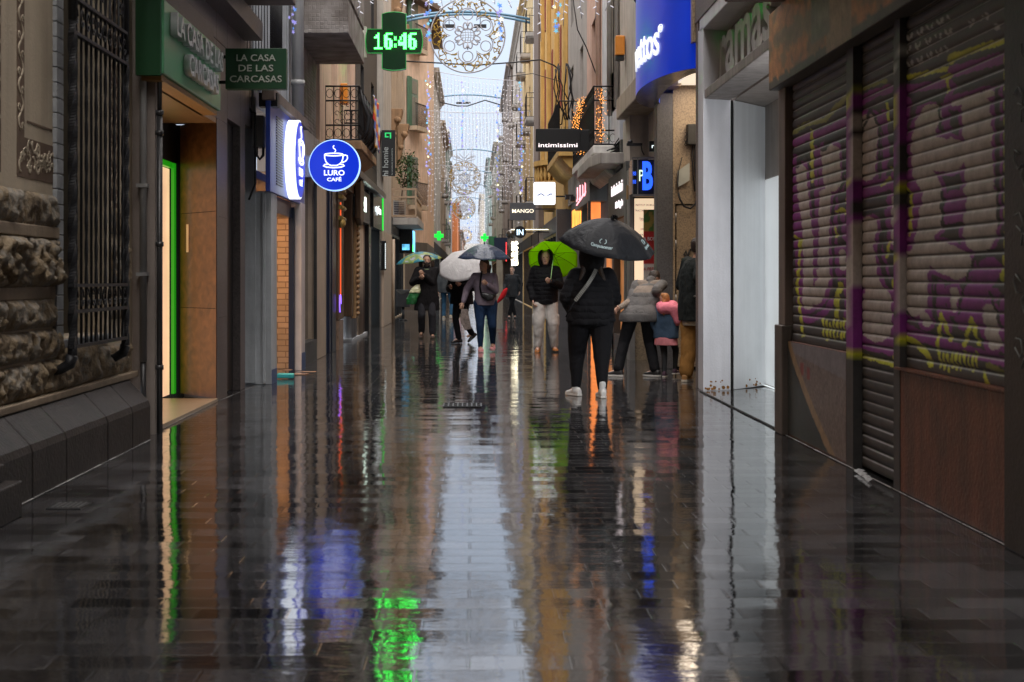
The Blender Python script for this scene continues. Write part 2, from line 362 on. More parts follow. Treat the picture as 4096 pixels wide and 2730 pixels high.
# ================================================================ LEFT SIDE, near
def rough_block(g, X, y0, y1, z0, z1, depth=.08, mi=0, seed=0, step=.02, d=1):
    """hewn stone face looking to +X*d, bulging and pitted"""
    nu = max(2, int((y1 - y0) / step)); nv = max(2, int((z1 - z0) / step))
    def fn(u, v):
        y = y0 + (y1 - y0) * u; z = z0 + (z1 - z0) * v
        e = min(1, min(u, 1 - u) * (y1 - y0) / .05, min(v, 1 - v) * (z1 - z0) / .05) ** .5
        h = .6 + .45 * noise.fractal(Vector((y * 5.5 + seed, z * 5.5, seed)), 1.0, 2.0, 5) + .5 * noise.noise(Vector((y * 13, z * 13, seed))) + .30 * noise.noise(Vector((y * 31, z * 31, seed))) + .16 * noise.noise(Vector((y * 60, z * 60, seed)))
        return (X + d * depth * e * max(.02, h), y, z)
    g.grid(fn, nu, nv, mi, sm=True)
def stone_mat():
    m, n, l, p = _mat('hewn_sandstone')
    tc = n.new('ShaderNodeTexCoord'); a = n.new('ShaderNodeTexNoise'); a.inputs['Scale'].default_value = 5; a.inputs['Detail'].default_value = 10; a.inputs['Roughness'].default_value = .7
    l.new(tc.outputs['Object'], a.inputs['Vector'])
    r = n.new('ShaderNodeValToRGB'); e = r.color_ramp.elements
    e[0].position = .30; e[0].color = (.035, .022, .012, 1); e[1].position = .72; e[1].color = (.46, .34, .20, 1)
    k = e.new(.48); k.color = (.26, .19, .11, 1); k = e.new(.58); k.color = (.22, .2, .17, 1)
    l.new(a.outputs['Fac'], r.inputs[0]); l.new(r.outputs[0], p.inputs['Base Color']); p.inputs['Roughness'].default_value = .75
    b = n.new('ShaderNodeTexNoise'); b.inputs['Scale'].default_value = 45; b.inputs['Detail'].default_value = 5; l.new(tc.outputs['Object'], b.inputs['Vector'])
    bp = n.new('ShaderNodeBump'); bp.inputs['Strength'].default_value = .7; bp.inputs['Distance'].default_value = .015; l.new(b.outputs['Fac'], bp.inputs['Height']); l.new(bp.outputs[0], p.inputs['Normal'])
    return m
STONE = stone_mat()
SMOOTH = M('dressed_sandstone', (.28, .21, .14), rough=.7, var=.3, scale=4, streak=.2)
PLINTH = M('wet_dark_plinth', (.024, .018, .016), rough=.5, spec=.3, var=.55, scale=5, bump=.35, streak=.5)
CREAM = M('cream_plaster', (.58, .48, .35), rough=.85, var=.1, streak=.12)
BROWN = M('sgraffito_brown', (.15, .095, .06), rough=.85, var=.2)
GREYST = M('grey_block_stone', (.3, .31, .32), rough=.75, var=.25, scale=6)
BLACKI = M('black_iron', (.010, .010, .012), rough=.5, spec=.4, var=.3)
DARKGL = GL('dark_window_glass', (.008, .01, .012))
t = thing('stone_house', 'old town house with hewn brown stone base, cream plaster with brown scroll ornament', 'building', (-2.9, 8, 0))
XW = -2.9
# wall masonry with window opening Y 9.95..11.15, Z .98..3.9+
g = MB()
for (a, b) in ((-12, 9.85), (11.25, 12.08)):
    g.box(XW - .5, a, .5, XW, b, 21, 0)
g.box(XW - .5, 9.85, .5, XW, 11.25, .9); g.box(XW - .5, 9.85, 4.9, XW, 11.25, 21)
g.build('wall', [CREAM], t)
g = MB(); g.box(XW - .45, 9.85, .9, XW - .28, 11.25, 4.9); g.build('window', DARKGL, t)
g = MB()
rows = [(.55, .775, .07), (.79, .985, .06), (1.0, 1.19, .06), (1.275, 1.60, .10), (1.68, 1.895, .045)]
for zi, (z0, z1, dp) in enumerate(rows):
    y = 3.0; k = 0
    while y < 9.84:
        L_ = .55 + .35 * rnd.random(); e = min(y + L_, 9.86 if z0 > .85 else 11.9)
        if e > 9.4: e = 9.86 if z0 > .85 else e
        rough_block(g, XW + .012, y + .008, e - .008, z0, z1, dp, seed=zi * 7.3 + k); y = e; k += 1
    if z0 > .85: rough_block(g, XW + .012, 11.33, 11.85, z0, z1, dp * .7, seed=zi + 50)
rough_block(g, XW + .012, 9.87, 10.9, .55, .85, .06, seed=91); rough_block(g, XW + .012, 10.92, 11.9, .55, .80, .06, seed=97)
g.build('hewn_stone_courses', STONE, t)
g = MB()
g.box(XW + .003, 3, .5, XW + .075, 12.0, .55)            # ledge over the plinth
g.box(XW + .002, 3, 1.19, XW + .02, 9.85, 1.275); g.box(XW + .002, 3, 1.6, XW + .035, 9.85, 1.68)
g.build('dressed_courses', SMOOTH, t, bevel=.008)
# plinth with sloping top and joints
g = MB(); y = 2.0
for e in (7.9, 8.58, 9.3, 10.35, 11.1, 11.72):
    g.prism([(XW - .1, 0), (-2.66, 0), (-2.66, .28), (-2.675, .325), (XW + .06, .498), (XW - .1, .498)], 'y', y + .004, e - .004); y = e
g.build('plinth', PLINTH, t, bevel=.012)
g = MB(); g.box(-2.9, 2.5, 0, -2.52, 7.95, .20); g.box(-2.9, 2.5, .203, -2.60, 7.90, .30); g.build('doorstep', PLINTH, t, bevel=.01)
# sgraffito panels: cream fields bordered by brown strips with a running scroll
def sgraffito(y0, y1, z0, z1, name='sgraffito_panel'):
    g = MB(); X = XW + .003; w = .145
    g.box(XW, y0, z0, X, y0 + w, z1, 0); g.box(XW, y1 - w, z0, X, y1, z1, 0); g.box(XW, y0 + w, z0, X, y1 - w, z0 + .26, 0)
    o = X
    for yc in (y0 + w / 2, y1 - w / 2):                 # running scroll up both sides
        z = z0 + .3; k = 0
        while z < z1 - .05:
            s = 1 if k % 2 else -1
            pts = [(o + .002, yc + s * .045 * math.sin(q * PI / 6), z + .11 * q / 6) for q in range(7)]
            g.tube(pts, [.006 + .014 * math.sin(q * PI / 6) for q in range(7)], 5, mi=1)
            pts = [(o + .002, yc - s * .035 + .02 * math.cos(q * PI / 4), z + .03 + .02 * math.sin(q * PI / 4)) for q in range(7)]
            g.tube(pts, .008, 4, mi=1); z += .115; k += 1
    y = y0 + .06; k = 0
    while y < y1 - .08:                                   # acanthus band along the foot
        for q in range(5):
            a = rnd.uniform(0, 6.3); rr = rnd.uniform(.02, .045); cy = y + rnd.uniform(0, .1); cz = z0 + .07 + rnd.uniform(0, .16)
            g.tube([(o + .002, cy + rr * math.cos(a + j * .8), cz + rr * math.sin(a + j * .8)) for j in range(5)], [.008, .016, .018, .014, .006], 5, mi=1)
        y += .095
    g.box(XW, y0 + w + .06, z0 + .36, X, y1 - w - .06, z0 + .375, 0)
    g.v = [(min(v[0], XW + .0065), v[1], v[2]) for v in g.v]; g.sm = [False] * len(g.sm)
    return g.build(name, [BROWN, CREAM], t)
sgraffito(9.03, 9.99, 1.98, 6.5); sgraffito(7.2, 8.72, 1.98, 6.5); sgraffito(11.33, 11.62, 1.75, 6.5)
g = MB(); z = .9; k = 0                                    # window surround of grey blocks
while z < 4.9:
    h = .105; g.box(XW - .3, 9.80 + .0, z, XW + .03, 9.96, z + h - .006); z += h; k += 1
g.box(XW - .3, 9.96, .84, XW + .03, 11.3, .895)
g.build('window_surround', GREYST, t, bevel=.004)
# iron grille
t2 = thing('window_grille', 'tall black wrought iron window grille with twisted bars on the stone house', 'window grille', (-2.76, 10.45, .83))
g = MB(); gx = -2.75
y0, y1 = 9.72, 11.27
def twisted(g, y, z0, z1, r, x=gx):
    n = int((z1 - z0) / .02); vs = []
    for i in range(n + 1):
        a = i * .15; z = z0 + (z1 - z0) * i / n
        for k in range(4):
            t_ = a + k * PI / 2; vs.append((x + math.cos(t_) * r, y + math.sin(t_) * r, z))
    g.add(vs, [(i * 4 + k, i * 4 + (k + 1) % 4, (i + 1) * 4 + (k + 1) % 4, (i + 1) * 4 + k) for i in range(n) for k in range(4)])
bars = 11
for i in range(bars):
    y = y0 + .12 + (y1 - y0 - .24) * i / (bars - 1)
    (twisted(g, y, .86, 4.8, .013) if i % 2 == 0 else g.cyl((gx, y, .86), (gx, y, 4.8), .010, n=6))
g.build('bar', BLACKI, t2)
for y in (y0 + .03, y1 - .03):
    g = MB(); twisted(g, y, .8, 3.1, .032); g.cyl((gx, y, 3.1), (gx, y, 4.8), .03, n=10)
    g.tube([(gx, y, .8), (gx - .02, y, .74), (gx - .09, y, .70), (gx - .16, y, .69)], [.042, .04, .034, .03], 8); g.build('corner_post', BLACKI, t2)
g = MB()
for z in (.86, 1.10, 1.28, 3.02, 3.26): g.box(gx - .018, y0, z - .012, gx + .022, y1, z + .012)
for (za, zb) in ((1.12, 1.27), (3.04, 3.25)):
    for i in range(10):
        y = y0 + .09 + i * .15
        g.tube([(gx + .01, y + .045 * math.cos(a * .5), (za + zb) / 2 + .06 * math.sin(a * .5)) for a in range(13)], .006, 5)
        g.tube([(gx + .01, y + .02 * math.cos(a), (za + zb) / 2 + .04 + .02 * math.sin(a)) for a in range(6)], .005, 4); g.tube([(gx + .01, y + .02 * math.cos(a), (za + zb) / 2 - .04 + .02 * math.sin(a)) for a in range(6)], .005, 4)
for i in range(5):                                       # hanging scroll pairs above the upper rail
    y = y0 + .19 + i * .29
    for j in range(3):
        z = 3.42 + j * .16 + (i % 2) * .12
        for s in (-1, 1): g.tube([(gx + .01, y + s * (.03 + .022 * math.cos(a * .7)), z + .05 * math.sin(a * .7)) for a in range(9)], .006, 4)
g.build('scroll_band', BLACKI, t2)
# pipes at the end of the stone house
PIPEW = M('painted_pipe', (.42, .42, .42), rough=.5, streak=.4)
PIPED = M('dark_downpipe', (.035, .034, .036), rough=.35, spec=.6, streak=.4)
t = thing('conduit', 'pale conduit pipe running up the end of the stone house', 'pipe', (-2.84, 12.1, 0))
g = MB(); g.cyl((-2.80, 12.055, .62), (-2.80, 12.055, 6), .030, n=12); g.build('pipe', PIPEW, t)
for z in (1.35, 2.1, 3.7):
    g = MB(); g.box(-2.85, 12.01, z, -2.76, 12.097, z + .03); g.build('clamp', PIPEW, t)
g = MB(); g.cyl((-2.80, 12.055, 0), (-2.80, 12.055, .63), .024, n=10); g.build('lower_pipe', PIPED, t)
t = thing('downpipe', 'dark iron downpipe left of the lit shop doorway', 'pipe', (-2.70, 12.3, 0))
g = MB(); g.cyl((-2.675, 12.12, 0.0), (-2.675, 12.12, 2.75), .026, n=14); g.cyl((-2.675, 12.12, 2.75), (-2.675, 12.12, 6), .021, n=12); g.build('pipe', PIPED, t)
g = MB()
for z in (.55, 1.6, 2.55, 2.72):
    g = MB(); g.cyl((-2.675, 12.12, z), (-2.675, 12.12, z + .04), .035, n=14); g.build('clamp', PIPED, t)
g = MB(); g.box(-2.95, 12.10, 0, -2.71, 12.2, 21); tag(g.build('render_strip', M('pink_render', (.3, .25, .22), rough=.8, streak=.3)), 'narrow strip of pinkish render between stone house and shop', 'wall')
# ---------------------------------------------------------------- phone case shop
GRAN = GR('brown_granite', (.115, .095, .092), rough=.35)
GRAND = GR('dark_granite', (.10, .085, .08), rough=.4)
WOOD = None
def wood_mat(name, col, rough=.4, axis=2, sc=3):
    if name in MC: return MC[name]
    m, n, l, p = _mat(name); MC[name] = m
    tc = n.new('ShaderNodeTexCoord'); mp = n.new('ShaderNodeMapping')
    s = [sc * 9, sc * 9, sc * 9]; s[axis] = sc * .5; mp.inputs['Scale'].default_value = s
    a = n.new('ShaderNodeTexNoise'); a.inputs['Detail'].default_value = 6; a.inputs['Scale'].default_value = 1; a.inputs['Distortion'].default_value = .6
    l.new(tc.outputs['Object'], mp.inputs[0]); l.new(mp.outputs[0], a.inputs[0])
    r = n.new('ShaderNodeValToRGB'); r.color_ramp.elements[0].position = .3; r.color_ramp.elements[1].position = .7
    r.color_ramp.elements[0].color = (*[c * .55 for c in col], 1); r.color_ramp.elements[1].color = (*[c * 1.2 for c in col], 1)
    l.new(a.outputs[0], r.inputs[0]); l.new(r.outputs[0], p.inputs['Base Color']); p.inputs['Roughness'].default_value = rough
    return m
WPANEL = wood_mat('brown_laminate', (.15, .07, .028), rough=.35, axis=0, sc=1.2)
GREENP = M('bright_green_frame', (.02, .30, .015), rough=.35, var=.05, bump=0, emit=(.02, .5, .01), es=.25)
SIGNG = M('green_fascia', (.14, .42, .22), rough=.3, var=.12, scale=1.2, bump=.03, spec=.6)
SIGNGD = M('dark_green_side', (.008, .07, .02), rough=.4, bump=0)
t = thing('phone_case_shop', 'shop building of brown granite with lit recessed doorway beneath a green fascia', 'building', (-2.77, 15, 0))
g = MB()
g.box(-4.6, 12.2, 3.06, -2.77, 15.32, 17); g.prism([(-2.77, 15.345), (-2.77, 16.0), (-3.26, 16.0)], 'z', 0, 3.06); g.box(-4.6, 15.32, 3.06, -2.77, 16.0, 17); g.box(-3.3, 16.0, 3.13, -2.77, 16.9, 12)
g.box(-3.3, 16.9, 0, -2.77, 17.25, 12); g.box(-3.3, 17.25, 3.2, -2.77, 17.8, 12)
g.build('wall', GRAN, t, bevel=.006)
g = MB(); g.box(-2.77, 12.25, 3.9, -2.762, 17.2, 3.915); g.box(-2.77, 15.5, 0.9, -2.766, 15.99, .908); g.box(-2.77, 15.5, 2.0, -2.766, 15.99, 2.008)
g.box(-2.9, 12.2, 4.2, -2.55, 17.2, 4.42); g.build('stone_ledge', GRAND, t, bevel=.01)
g = MB(); g.box(-2.77, 12.3, 3.70, -2.72, 14.9, 3.98); g.build('stone_band', GRAND, t, bevel=.01)
# recess: floor, lit interior, green frame, brown side panel
g = MB(); g.box(-3.45, 12.25, 0, -2.755, 15.34, .035); g.build('threshold', M('beige_terrazzo', (.34, .26, .18), rough=.3, var=.2), t, bevel=.004)
g = MB(); g.quad((-3.30, 16.0, .036), (-2.772, 15.317, .036), (-2.772, 15.317, 3.05), (-3.30, 16.0, 3.05)); g.build('side_panel', WPANEL, t)
g = MB(); k = .0
for z in (1.0, 2.05):
    g.quad((-3.29, 15.983, z), (-2.78, 15.322, z), (-2.78, 15.322, z + .006), (-3.29, 15.983, z + .006))
g.build('panel_joint', HOLE, t)
g = MB()
p0 = Vector((-3.20, 15.87, 0)); dv = Vector((.528, -.683, 0)).normalized(); nrm = Vector((-.79, -.61, 0))
a = p0 + dv * .0; b = p0 + dv * .055
g.add([a + nrm * .006 + Vector((0, 0, 1.62)), b + nrm * .006 + Vector((0, 0, 1.62)), b + nrm * .006 + Vector((0, 0, 1.93)), a + nrm * .006 + Vector((0, 0, 1.93)),
       a + Vector((0, 0, 1.62)), b + Vector((0, 0, 1.62)), b + Vector((0, 0, 1.93)), a + Vector((0, 0, 1.93))], [(0, 1, 2, 3), (0, 4, 5, 1), (2, 6, 7, 3), (1, 5, 6, 2), (0, 3, 7, 4)])
g.build('lock_plate', M('brass_plate', (.8, .62, .42), rough=.4, metal=.2, bump=0), t)
g = MB(); g.box(-3.385, 15.92, .035, -3.35, 16.02, 2.62); g.box(-3.41, 12.3, 2.56, -3.36, 15.92, 2.62); g.build('green_door_frame', GREENP, t)
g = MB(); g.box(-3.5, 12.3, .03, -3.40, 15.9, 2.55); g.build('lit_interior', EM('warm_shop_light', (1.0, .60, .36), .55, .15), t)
g = MB(); g.box(-3.7, 12.3, 2.62, -3.35, 16.1, 3.06); g.box(-3.7, 16.065, 0, -3.28, 16.12, 3.06); g.build('door_head', HOLE, t)
g = MB(); g.box(-3.44, 12.3, 3.0, -2.77, 15.3, 3.055); g.build('entry_ceiling', M('brown_soffit', (.3, .17, .08), rough=.4, var=.15), t)
g = MB(); g.box(-2.9, 16.003, 0.02, -2.86, 16.897, 3.13); g.build('door', M('black_door', (.01, .01, .01), rough=.35, bump=0), t)
g = MB(); g.box(-2.98, 17.26, .1, -2.93, 17.8, 3.2); g.box(-2.93, 17.3, .1, -2.9, 17.42, 3.0); g.build('grey_door', M('grey_paint', (.23, .25, .25), rough=.5, streak=.3), t)
g = MB(); g.box(-2.93, 17.55, 1.35, -2.89, 17.68, 1.65); g.build('intercom', M('steel_plate', (.3, .3, .3), rough=.3, metal=.7), t)
# fascia
t = thing('shop_fascia', 'green illuminated shop fascia with white letters above the lit doorway', 'shop sign', (-2.65, 13.2, 3.05))
g = MB(); g.box(-2.77, 11.95, 3.05, -2.60, 14.62, 3.68); g.build('fascia_box', SIGNG, t, bevel=.01)
g = MB(); g.box(-2.83, 11.90, 3.03, -2.62, 11.947, 3.85); g.build('fascia_end', SIGNGD, t)
g = MB(); g.box(-2.80, 11.99, 3.0, -2.63, 14.58, 3.046); g.build('fascia_soffit', M('orange_soffit', (.4, .22, .07), rough=.5), t)
LETW = M('white_letters', (.7, .7, .72), rough=.4, bump=0)
text('LA CASA DE LAS', .19, (-2.565, 13.3, 3.42), 'L', LETW, t, ext=.06, width=2.25, bold=.02, name='letters')
text('CARCASAS', .19, (-2.565, 13.45, 3.16), 'L', LETW, t, ext=.06, width=1.45, bold=.02, name='letters')
t = thing('hanging_sign', 'dark green projecting box sign reading LA CASA DE LAS CARCASAS', 'hanging sign', (-2.2, 14.55, 3.26))
g = MB(); g.box(-2.53, 14.5, 3.26, -1.91, 14.62, 3.675); g.build('sign_box', M('dark_green_sign', (.006, .05, .018), rough=.45, var=.05, bump=.02), t, bevel=.006)
g = MB(); g.box(-2.60, 14.54, 3.32, -2.53, 14.58, 3.35); g.box(-2.60, 14.54, 3.58, -2.53, 14.58, 3.61); g.build('bracket', BLACKI, t)
LETP = M('pale_letters', (.42, .46, .42), rough=.5, bump=0)
for s_, z, w in (('LA CASA', 3.545, .40), ('DE LAS', 3.44, .355), ('CARCASAS', 3.33, .53)):
    text(s_, .066, (-2.22, 14.494, z), 'F', LETP, t, ext=.008, width=w, bold=.01, name='letters')
# overhanging balcony slab above and small railed balcony beyond
t = thing('stone_balcony', 'dark overhanging balcony slab above the green hanging sign', 'balcony', (-2.4, 15, 4.55))
g = MB(); g.box(-2.77, 11.0, 4.55, -2.10, 16.8, 4.75); g.box(-2.15, 11.0, 4.75, -2.10, 16.8, 5.6); g.build('slab', M('brown_soffit_stone', (.16, .12, .10), rough=.7, streak=.2), t, bevel=.01)
t = thing('railed_balcony', 'small balcony of thin black rails squeezed behind the hanging sign', 'balcony', (-2.6, 17.5, 4.0))
g = MB(); g.box(-2.77, 17.25, 3.98, -2.45, 18.4, 4.06); g.build('slab', GRAND, t)
g = MB()
for i in range(9): g.cyl((-2.75 + i * .035, 17.28, 4.06), (-2.75 + i * .035, 17.28, 5.0), .006, n=5)
for i in range(12): g.cyl((-2.47, 17.3 + i * .095, 4.06), (-2.47, 17.3 + i * .095, 5.0), .007, n=5)
g.box(-2.78, 17.26, 5.0, -2.45, 17.3, 5.03); g.box(-2.49, 17.28, 5.0, -2.45, 18.4, 5.03); g.build('railing', BLACKI, t)
# ---------------------------------------------------------------- cafe
WHP = M('grey_white_paint', (.46, .48, .50), rough=.55, streak=.3)
PINKP = M('pinkish_white_paint', (.55, .47, .44), rough=.5, streak=.15)
BLUEP = M('blue_fascia_paint', (.03, .06, .32), rough=.35, var=.1, bump=.02)
t = thing('cafe_building', 'pale narrow building with the lit brick-walled cafe at street level', 'building', (-2.6, 20, 0))
g = MB(); g.box(-2.9, 17.8, 0, -2.53, 18.3, 2.42, 0); g.build('white_pillar', WHP, t, bevel=.006)
g = MB(); g.box(-2.86, 17.76, .02, -2.72, 17.80, 3.6); g.box(-2.64, 17.77, .02, -2.6, 17.80, 2.4); g.build('pillar_trim', WHP, t, bevel=.006)
g = MB(); g.box(-3.4, 17.8, 3.5, -2.75, 24.6, 12, 0)
for i in range(22): g.box(-2.75, 17.82 + i * .15, 3.72, -2.735, 17.92 + i * .15, 12)
g.build('upper_wall', M('corrugated_white', (.42, .45, .48), rough=.6, streak=.35), t)
g = MB(); g.box(-2.58, 20.5, 0, -2.48, 20.95, 2.42); g.box(-2.72, 21.0, 0, -2.50, 21.02, 2.42); g.build('pink_pillar', PINKP, t, bevel=.006)
g = MB(); g.box(-2.53, 17.84, 0, -2.525, 18.28, .18); g.build('blue_base', M('blue_base_paint', (.03, .06, .16), rough=.4), t); g = MB(); g.box(-2.479, 20.52, 0, -2.474, 20.94, .25); g.build('blue_base', M('blue_base_paint', (.03, .06, .16), rough=.4), t)
g = MB(); g.box(-2.66, 20.45, 0, -2.583, 20.6, 2.35); g.box(-2.8, 18.3, 2.2, -2.62, 20.44, 2.42); g.build('door_jamb', M('navy_frame', (.012, .017, .04), rough=.3, bump=0), t)
def brick_mat(name, c1, c2, mortar, bw, rh, axis='yz', emit=0):
    m, n, l, p = _mat(name)
    tc = n.new('ShaderNodeTexCoord'); sp = n.new('ShaderNodeSeparateXYZ'); cb = n.new('ShaderNodeCombineXYZ'); l.new(tc.outputs['Object'], sp.inputs[0])
    l.new(sp.outputs[0 if axis == 'xz' else 1], cb.inputs[0]); l.new(sp.outputs[2], cb.inputs[1])
    b = n.new('ShaderNodeTexBrick'); b.inputs['Scale'].default_value = 1; b.inputs['Brick Width'].default_value = bw; b.inputs['Row Height'].default_value = rh
    b.inputs['Mortar Size'].default_value = .008; b.inputs['Color1'].default_value = (*c1, 1); b.inputs['Color2'].default_value = (*c2, 1); b.inputs['Mortar'].default_value = (*mortar, 1)
    l.new(cb.outputs[0], b.inputs['Vector']); l.new(b.outputs[0], p.inputs['Base Color'])
    nz = n.new('ShaderNodeTexNoise'); nz.inputs['Scale'].default_value = 12; l.new(tc.outputs['Object'], nz.inputs[0])
    ma = n.new('ShaderNodeMath'); ma.operation = 'SUBTRACT'; l.new(nz.outputs[0], ma.inputs[0]); l.new(b.outputs['Fac'], ma.inputs[1])
    bp = n.new('ShaderNodeBump'); bp.inputs['Distance'].default_value = .02; l.new(ma.outputs[0], bp.inputs['Height']); l.new(bp.outputs[0], p.inputs['Normal'])
    p.inputs['Roughness'].default_value = .8
    return m
g = MB(); g.box(-4.6, 20.9, 0, -2.7, 21.0, 2.9); g.build('brick_inner_wall', brick_mat('cream_brick', (.62, .42, .28), (.5, .34, .22), (.3, .19, .12), .24, .085, 'xz'), t)
g = MB(); g.box(-4.7, 17.9, 2.6, -2.75, 21, 2.7); g.box(-4.7, 18.3, 0, -4.6, 21, 2.7); g.build('inner_ceiling', M('inner_plaster', (.5, .4, .3)), t)
g = MB(); g.box(-3.9, 18.8, 2.52, -3.5, 20.4, 2.56); g.build('ceiling_lamp', EM('warm_cafe_lamp', (1, .62, .32), 14), t)
t = thing('cafe_fascia', 'blue cafe fascia panel with louvre vent and round backlit cup sign', 'shop sign', (-2.5, 19.2, 2.4))
g = MB(); g.box(-2.56, 17.5, 2.4, -2.5, 21.0, 3.52); g.build('fascia_panel', BLUEP, t, bevel=.008)
g = MB(); g.box(-2.60, 17.45, 3.52, -2.44, 21.05, 3.66); g.build('fascia_cap', M('brown_weathered_cap', (.16, .12, .10), rough=.6, streak=.3), t, bevel=.01)
g = MB()
for i in range(26): g.box(-2.5, 18.02, 2.52 + i * .034, -2.488, 18.62, 2.535 + i * .034)
g.build('louvre_vent', M('dark_louvre', (.02, .022, .05), rough=.4), t)
BLUEE = EM('blue_sign_face', (.001, .02, .42), .62)
WHE = EM('white_sign_light', (.80, .88, 1.0), .85)
WHL = EM('white_sign_letter', (.85, .9, 1.0), .75)
g = MB(); g.disc((-2.40, 19.1, 2.92), .53, 'x', 64, 0, th=.14); g.build('lit_rim', WHE, t)
g = MB(); g.disc((-2.327, 19.1, 2.92), .505, 'x', 64, 0, th=.012); g.build('round_face', BLUEE, t)
def cup(g, c, s, ori):
    """line drawing of a steaming cup on a saucer, s = cup width"""
    m = ORI[ori]; r = .035 * s
    def T(pts, rr=r): g.tube([Vector(c) + m @ Vector((p[0] * s, p[1] * s, 0)) for p in pts], rr, 6)
    A = [(.5 * math.cos(a * PI / 12), .07 * math.sin(a * PI / 12) + .32) for a in range(25)]; T(A)
    T([(-.5, .32), (-.49, .12), (-.42, -.08), (-.3, -.2), (-.15, -.27), (.15, -.27), (.3, -.2), (.42, -.08), (.49, .12), (.5, .32)])
    T([(.48, .22), (.6, .3), (.72, .26), (.74, .12), (.66, -.02), (.5, -.1), (.42, -.1)])
    T([(-.3, -.2), (-.5, -.22), (-.58, -.28), (-.4, -.36), (0, -.39), (.4, -.36), (.58, -.28), (.5, -.22), (.3, -.2)])
    T([(.04, .45), (.1, .52), (.08, .6), (-.02, .66), (-.04, .74), (.02, .82)], .03 * s)
g = MB(); cup(g, (-2.315, 19.1, 3.02), .42, 'L'); g.build('cup_emblem', WHL, t)
text('LURO', .105, (-2.315, 19.1, 2.70), 'L', WHL, t, ext=.008, bold=.03, width=.40, name='letters')
text('CAFÉ', .075, (-2.315, 19.1, 2.57), 'L', WHL, t, ext=.008, bold=.03, width=.3, name='letters')
t = thing('round_sign', 'round blue projecting cafe sign with white cup reading LURO CAFÉ', 'hanging sign', (-2.03, 20.8, 2.6))
g = MB(); g.disc((-2.03, 20.8, 2.98), .362, 'y', 64, 0, th=.15); g.build('round_face', BLUEE, t)
g = MB(); g.disc((-2.03, 20.81, 2.98), .376, 'y', 64, 0, th=.12); g.build('lit_rim', EM('pale_blue_rim', (.35, .55, .9), .9), t)
g = MB(); g.box(-2.5, 20.76, 2.81, -2.36, 20.86, 3.12); g.build('bracket', M('grey_bracket', (.3, .33, .42), rough=.4), t)
g = MB(); cup(g, (-2.035, 20.72, 3.045), .27, 'F'); g.build('cup_emblem', WHL, t)
text('LURO', .075, (-2.03, 20.72, 2.83), 'F', WHL, t, ext=.006, bold=.03, width=.30, name='letters')
text('CAFÉ', .050, (-2.03, 20.72, 2.745), 'F', WHL, t, ext=.006, bold=.03, width=.21, name='letters')
t = thing('round_pipe', 'thick pale downpipe between corrugated wall and tiled balcony', 'pipe', (-2.66, 21.2, 3.6))
g = MB(); g.cyl((-2.62, 21.2, 3.6), (-2.62, 21.2, 8), .09, n=16); g.build('pipe', PIPEW, t)
g = MB(); g.cyl((-2.62, 21.2, 4.2), (-2.62, 21.2, 4.28), .105, n=16); g.build('collar', PIPEW, t)
t = thing('meter_box', 'grey utility box with looped cables above the white pillar', 'utility box', (-2.6, 17.7, 3.0))
g = MB(); g.box(-2.74, 17.62, 2.95, -2.60, 17.78, 3.35); g.build('box', M('grey_box', (.33, .34, .33), rough=.5, streak=.3), t, bevel=.01)
g = MB(); g.tube([(-2.78, 17.6, 3.9), (-2.78, 17.6, 3.45), (-2.74, 17.6, 3.38), (-2.7, 17.6, 3.38), (-2.7, 17.6, 2.5), (-2.78, 17.6, 2.3)], .014, 8)
g.tube([(-2.68, 17.6, 2.95), (-2.68, 17.58, 2.85), (-2.64, 17.57, 2.8), (-2.6, 17.58, 2.85), (-2.6, 17.6, 2.95)], .018, 8); g.build('cable', BLACKI, t)
g = MB(); g.box(-2.65, 17.55, 3.45, -2.42, 17.75, 3.62); g.box(-2.6, 17.6, 3.62, -2.56, 17.64, 4.0); g.build('lamp_bracket', BLACKI, t)
# tiled cantilever balcony
t = thing('tiled_balcony', 'massive cantilevered balcony faced in small grey-brown tiles', 'balcony', (-2.3, 23, 5.0))
def tile_mat():
    m, n, l, p = _mat('small_tiles')
    tc = n.new('ShaderNodeTexCoord'); w = n.new('ShaderNodeTexVoronoi'); w.feature = 'F1'; w.distance = 'CHEBYCHEV'; w.inputs['Randomness'].default_value = .12; w.inputs['Scale'].default_value = 17
    mp = n.new('ShaderNodeMapping'); mp.inputs['Scale'].default_value = (1, 1, 1); l.new(tc.outputs['Object'], mp.inputs[0]); l.new(mp.outputs[0], w.inputs[0])
    a = n.new('ShaderNodeTexNoise'); a.inputs['Scale'].default_value = 3; a.inputs['Detail'].default_value = 8; l.new(tc.outputs['Object'], a.inputs[0])
    r = n.new('ShaderNodeValToRGB'); r.color_ramp.elements[0].position = .32; r.color_ramp.elements[0].color = (.14, .115, .10, 1); r.color_ramp.elements[1].position = .68; r.color_ramp.elements[1].color = (.33, .30, .28, 1)
    l.new(a.outputs[0], r.inputs[0]); l.new(r.outputs[0], p.inputs['Base Color'])
    bp = n.new('ShaderNodeBump'); bp.invert = True; bp.inputs['Distance'].default_value = .04; bp.inputs['Strength'].default_value = .9; l.new(w.outputs['Distance'], bp.inputs['Height']); l.new(bp.outputs[0], p.inputs['Normal'])
    p.inputs['Roughness'].default_value = .7
    return m
TILE = tile_mat()
g = MB(); g.box(-2.8, 21.45, 5.03, -1.89, 24.6, 5.55); g.box(-2.8, 21.55, 5.55, -1.97, 24.6, 5.62); g.box(-2.8, 21.45, 5.62, -1.89, 24.6, 6.2); g.box(-2.8, 21.5, 6.2, -1.95, 24.6, 6.3); g.box(-2.8, 21.45, 6.3, -1.89, 24.6, 8.4)
g.build('parapet', TILE, t, bevel=.008)
g = MB(); g.box(-2.75, 21.9, 3.66, -2.7, 24.4, 5.03); g.build('wall_panel', TILE, t)
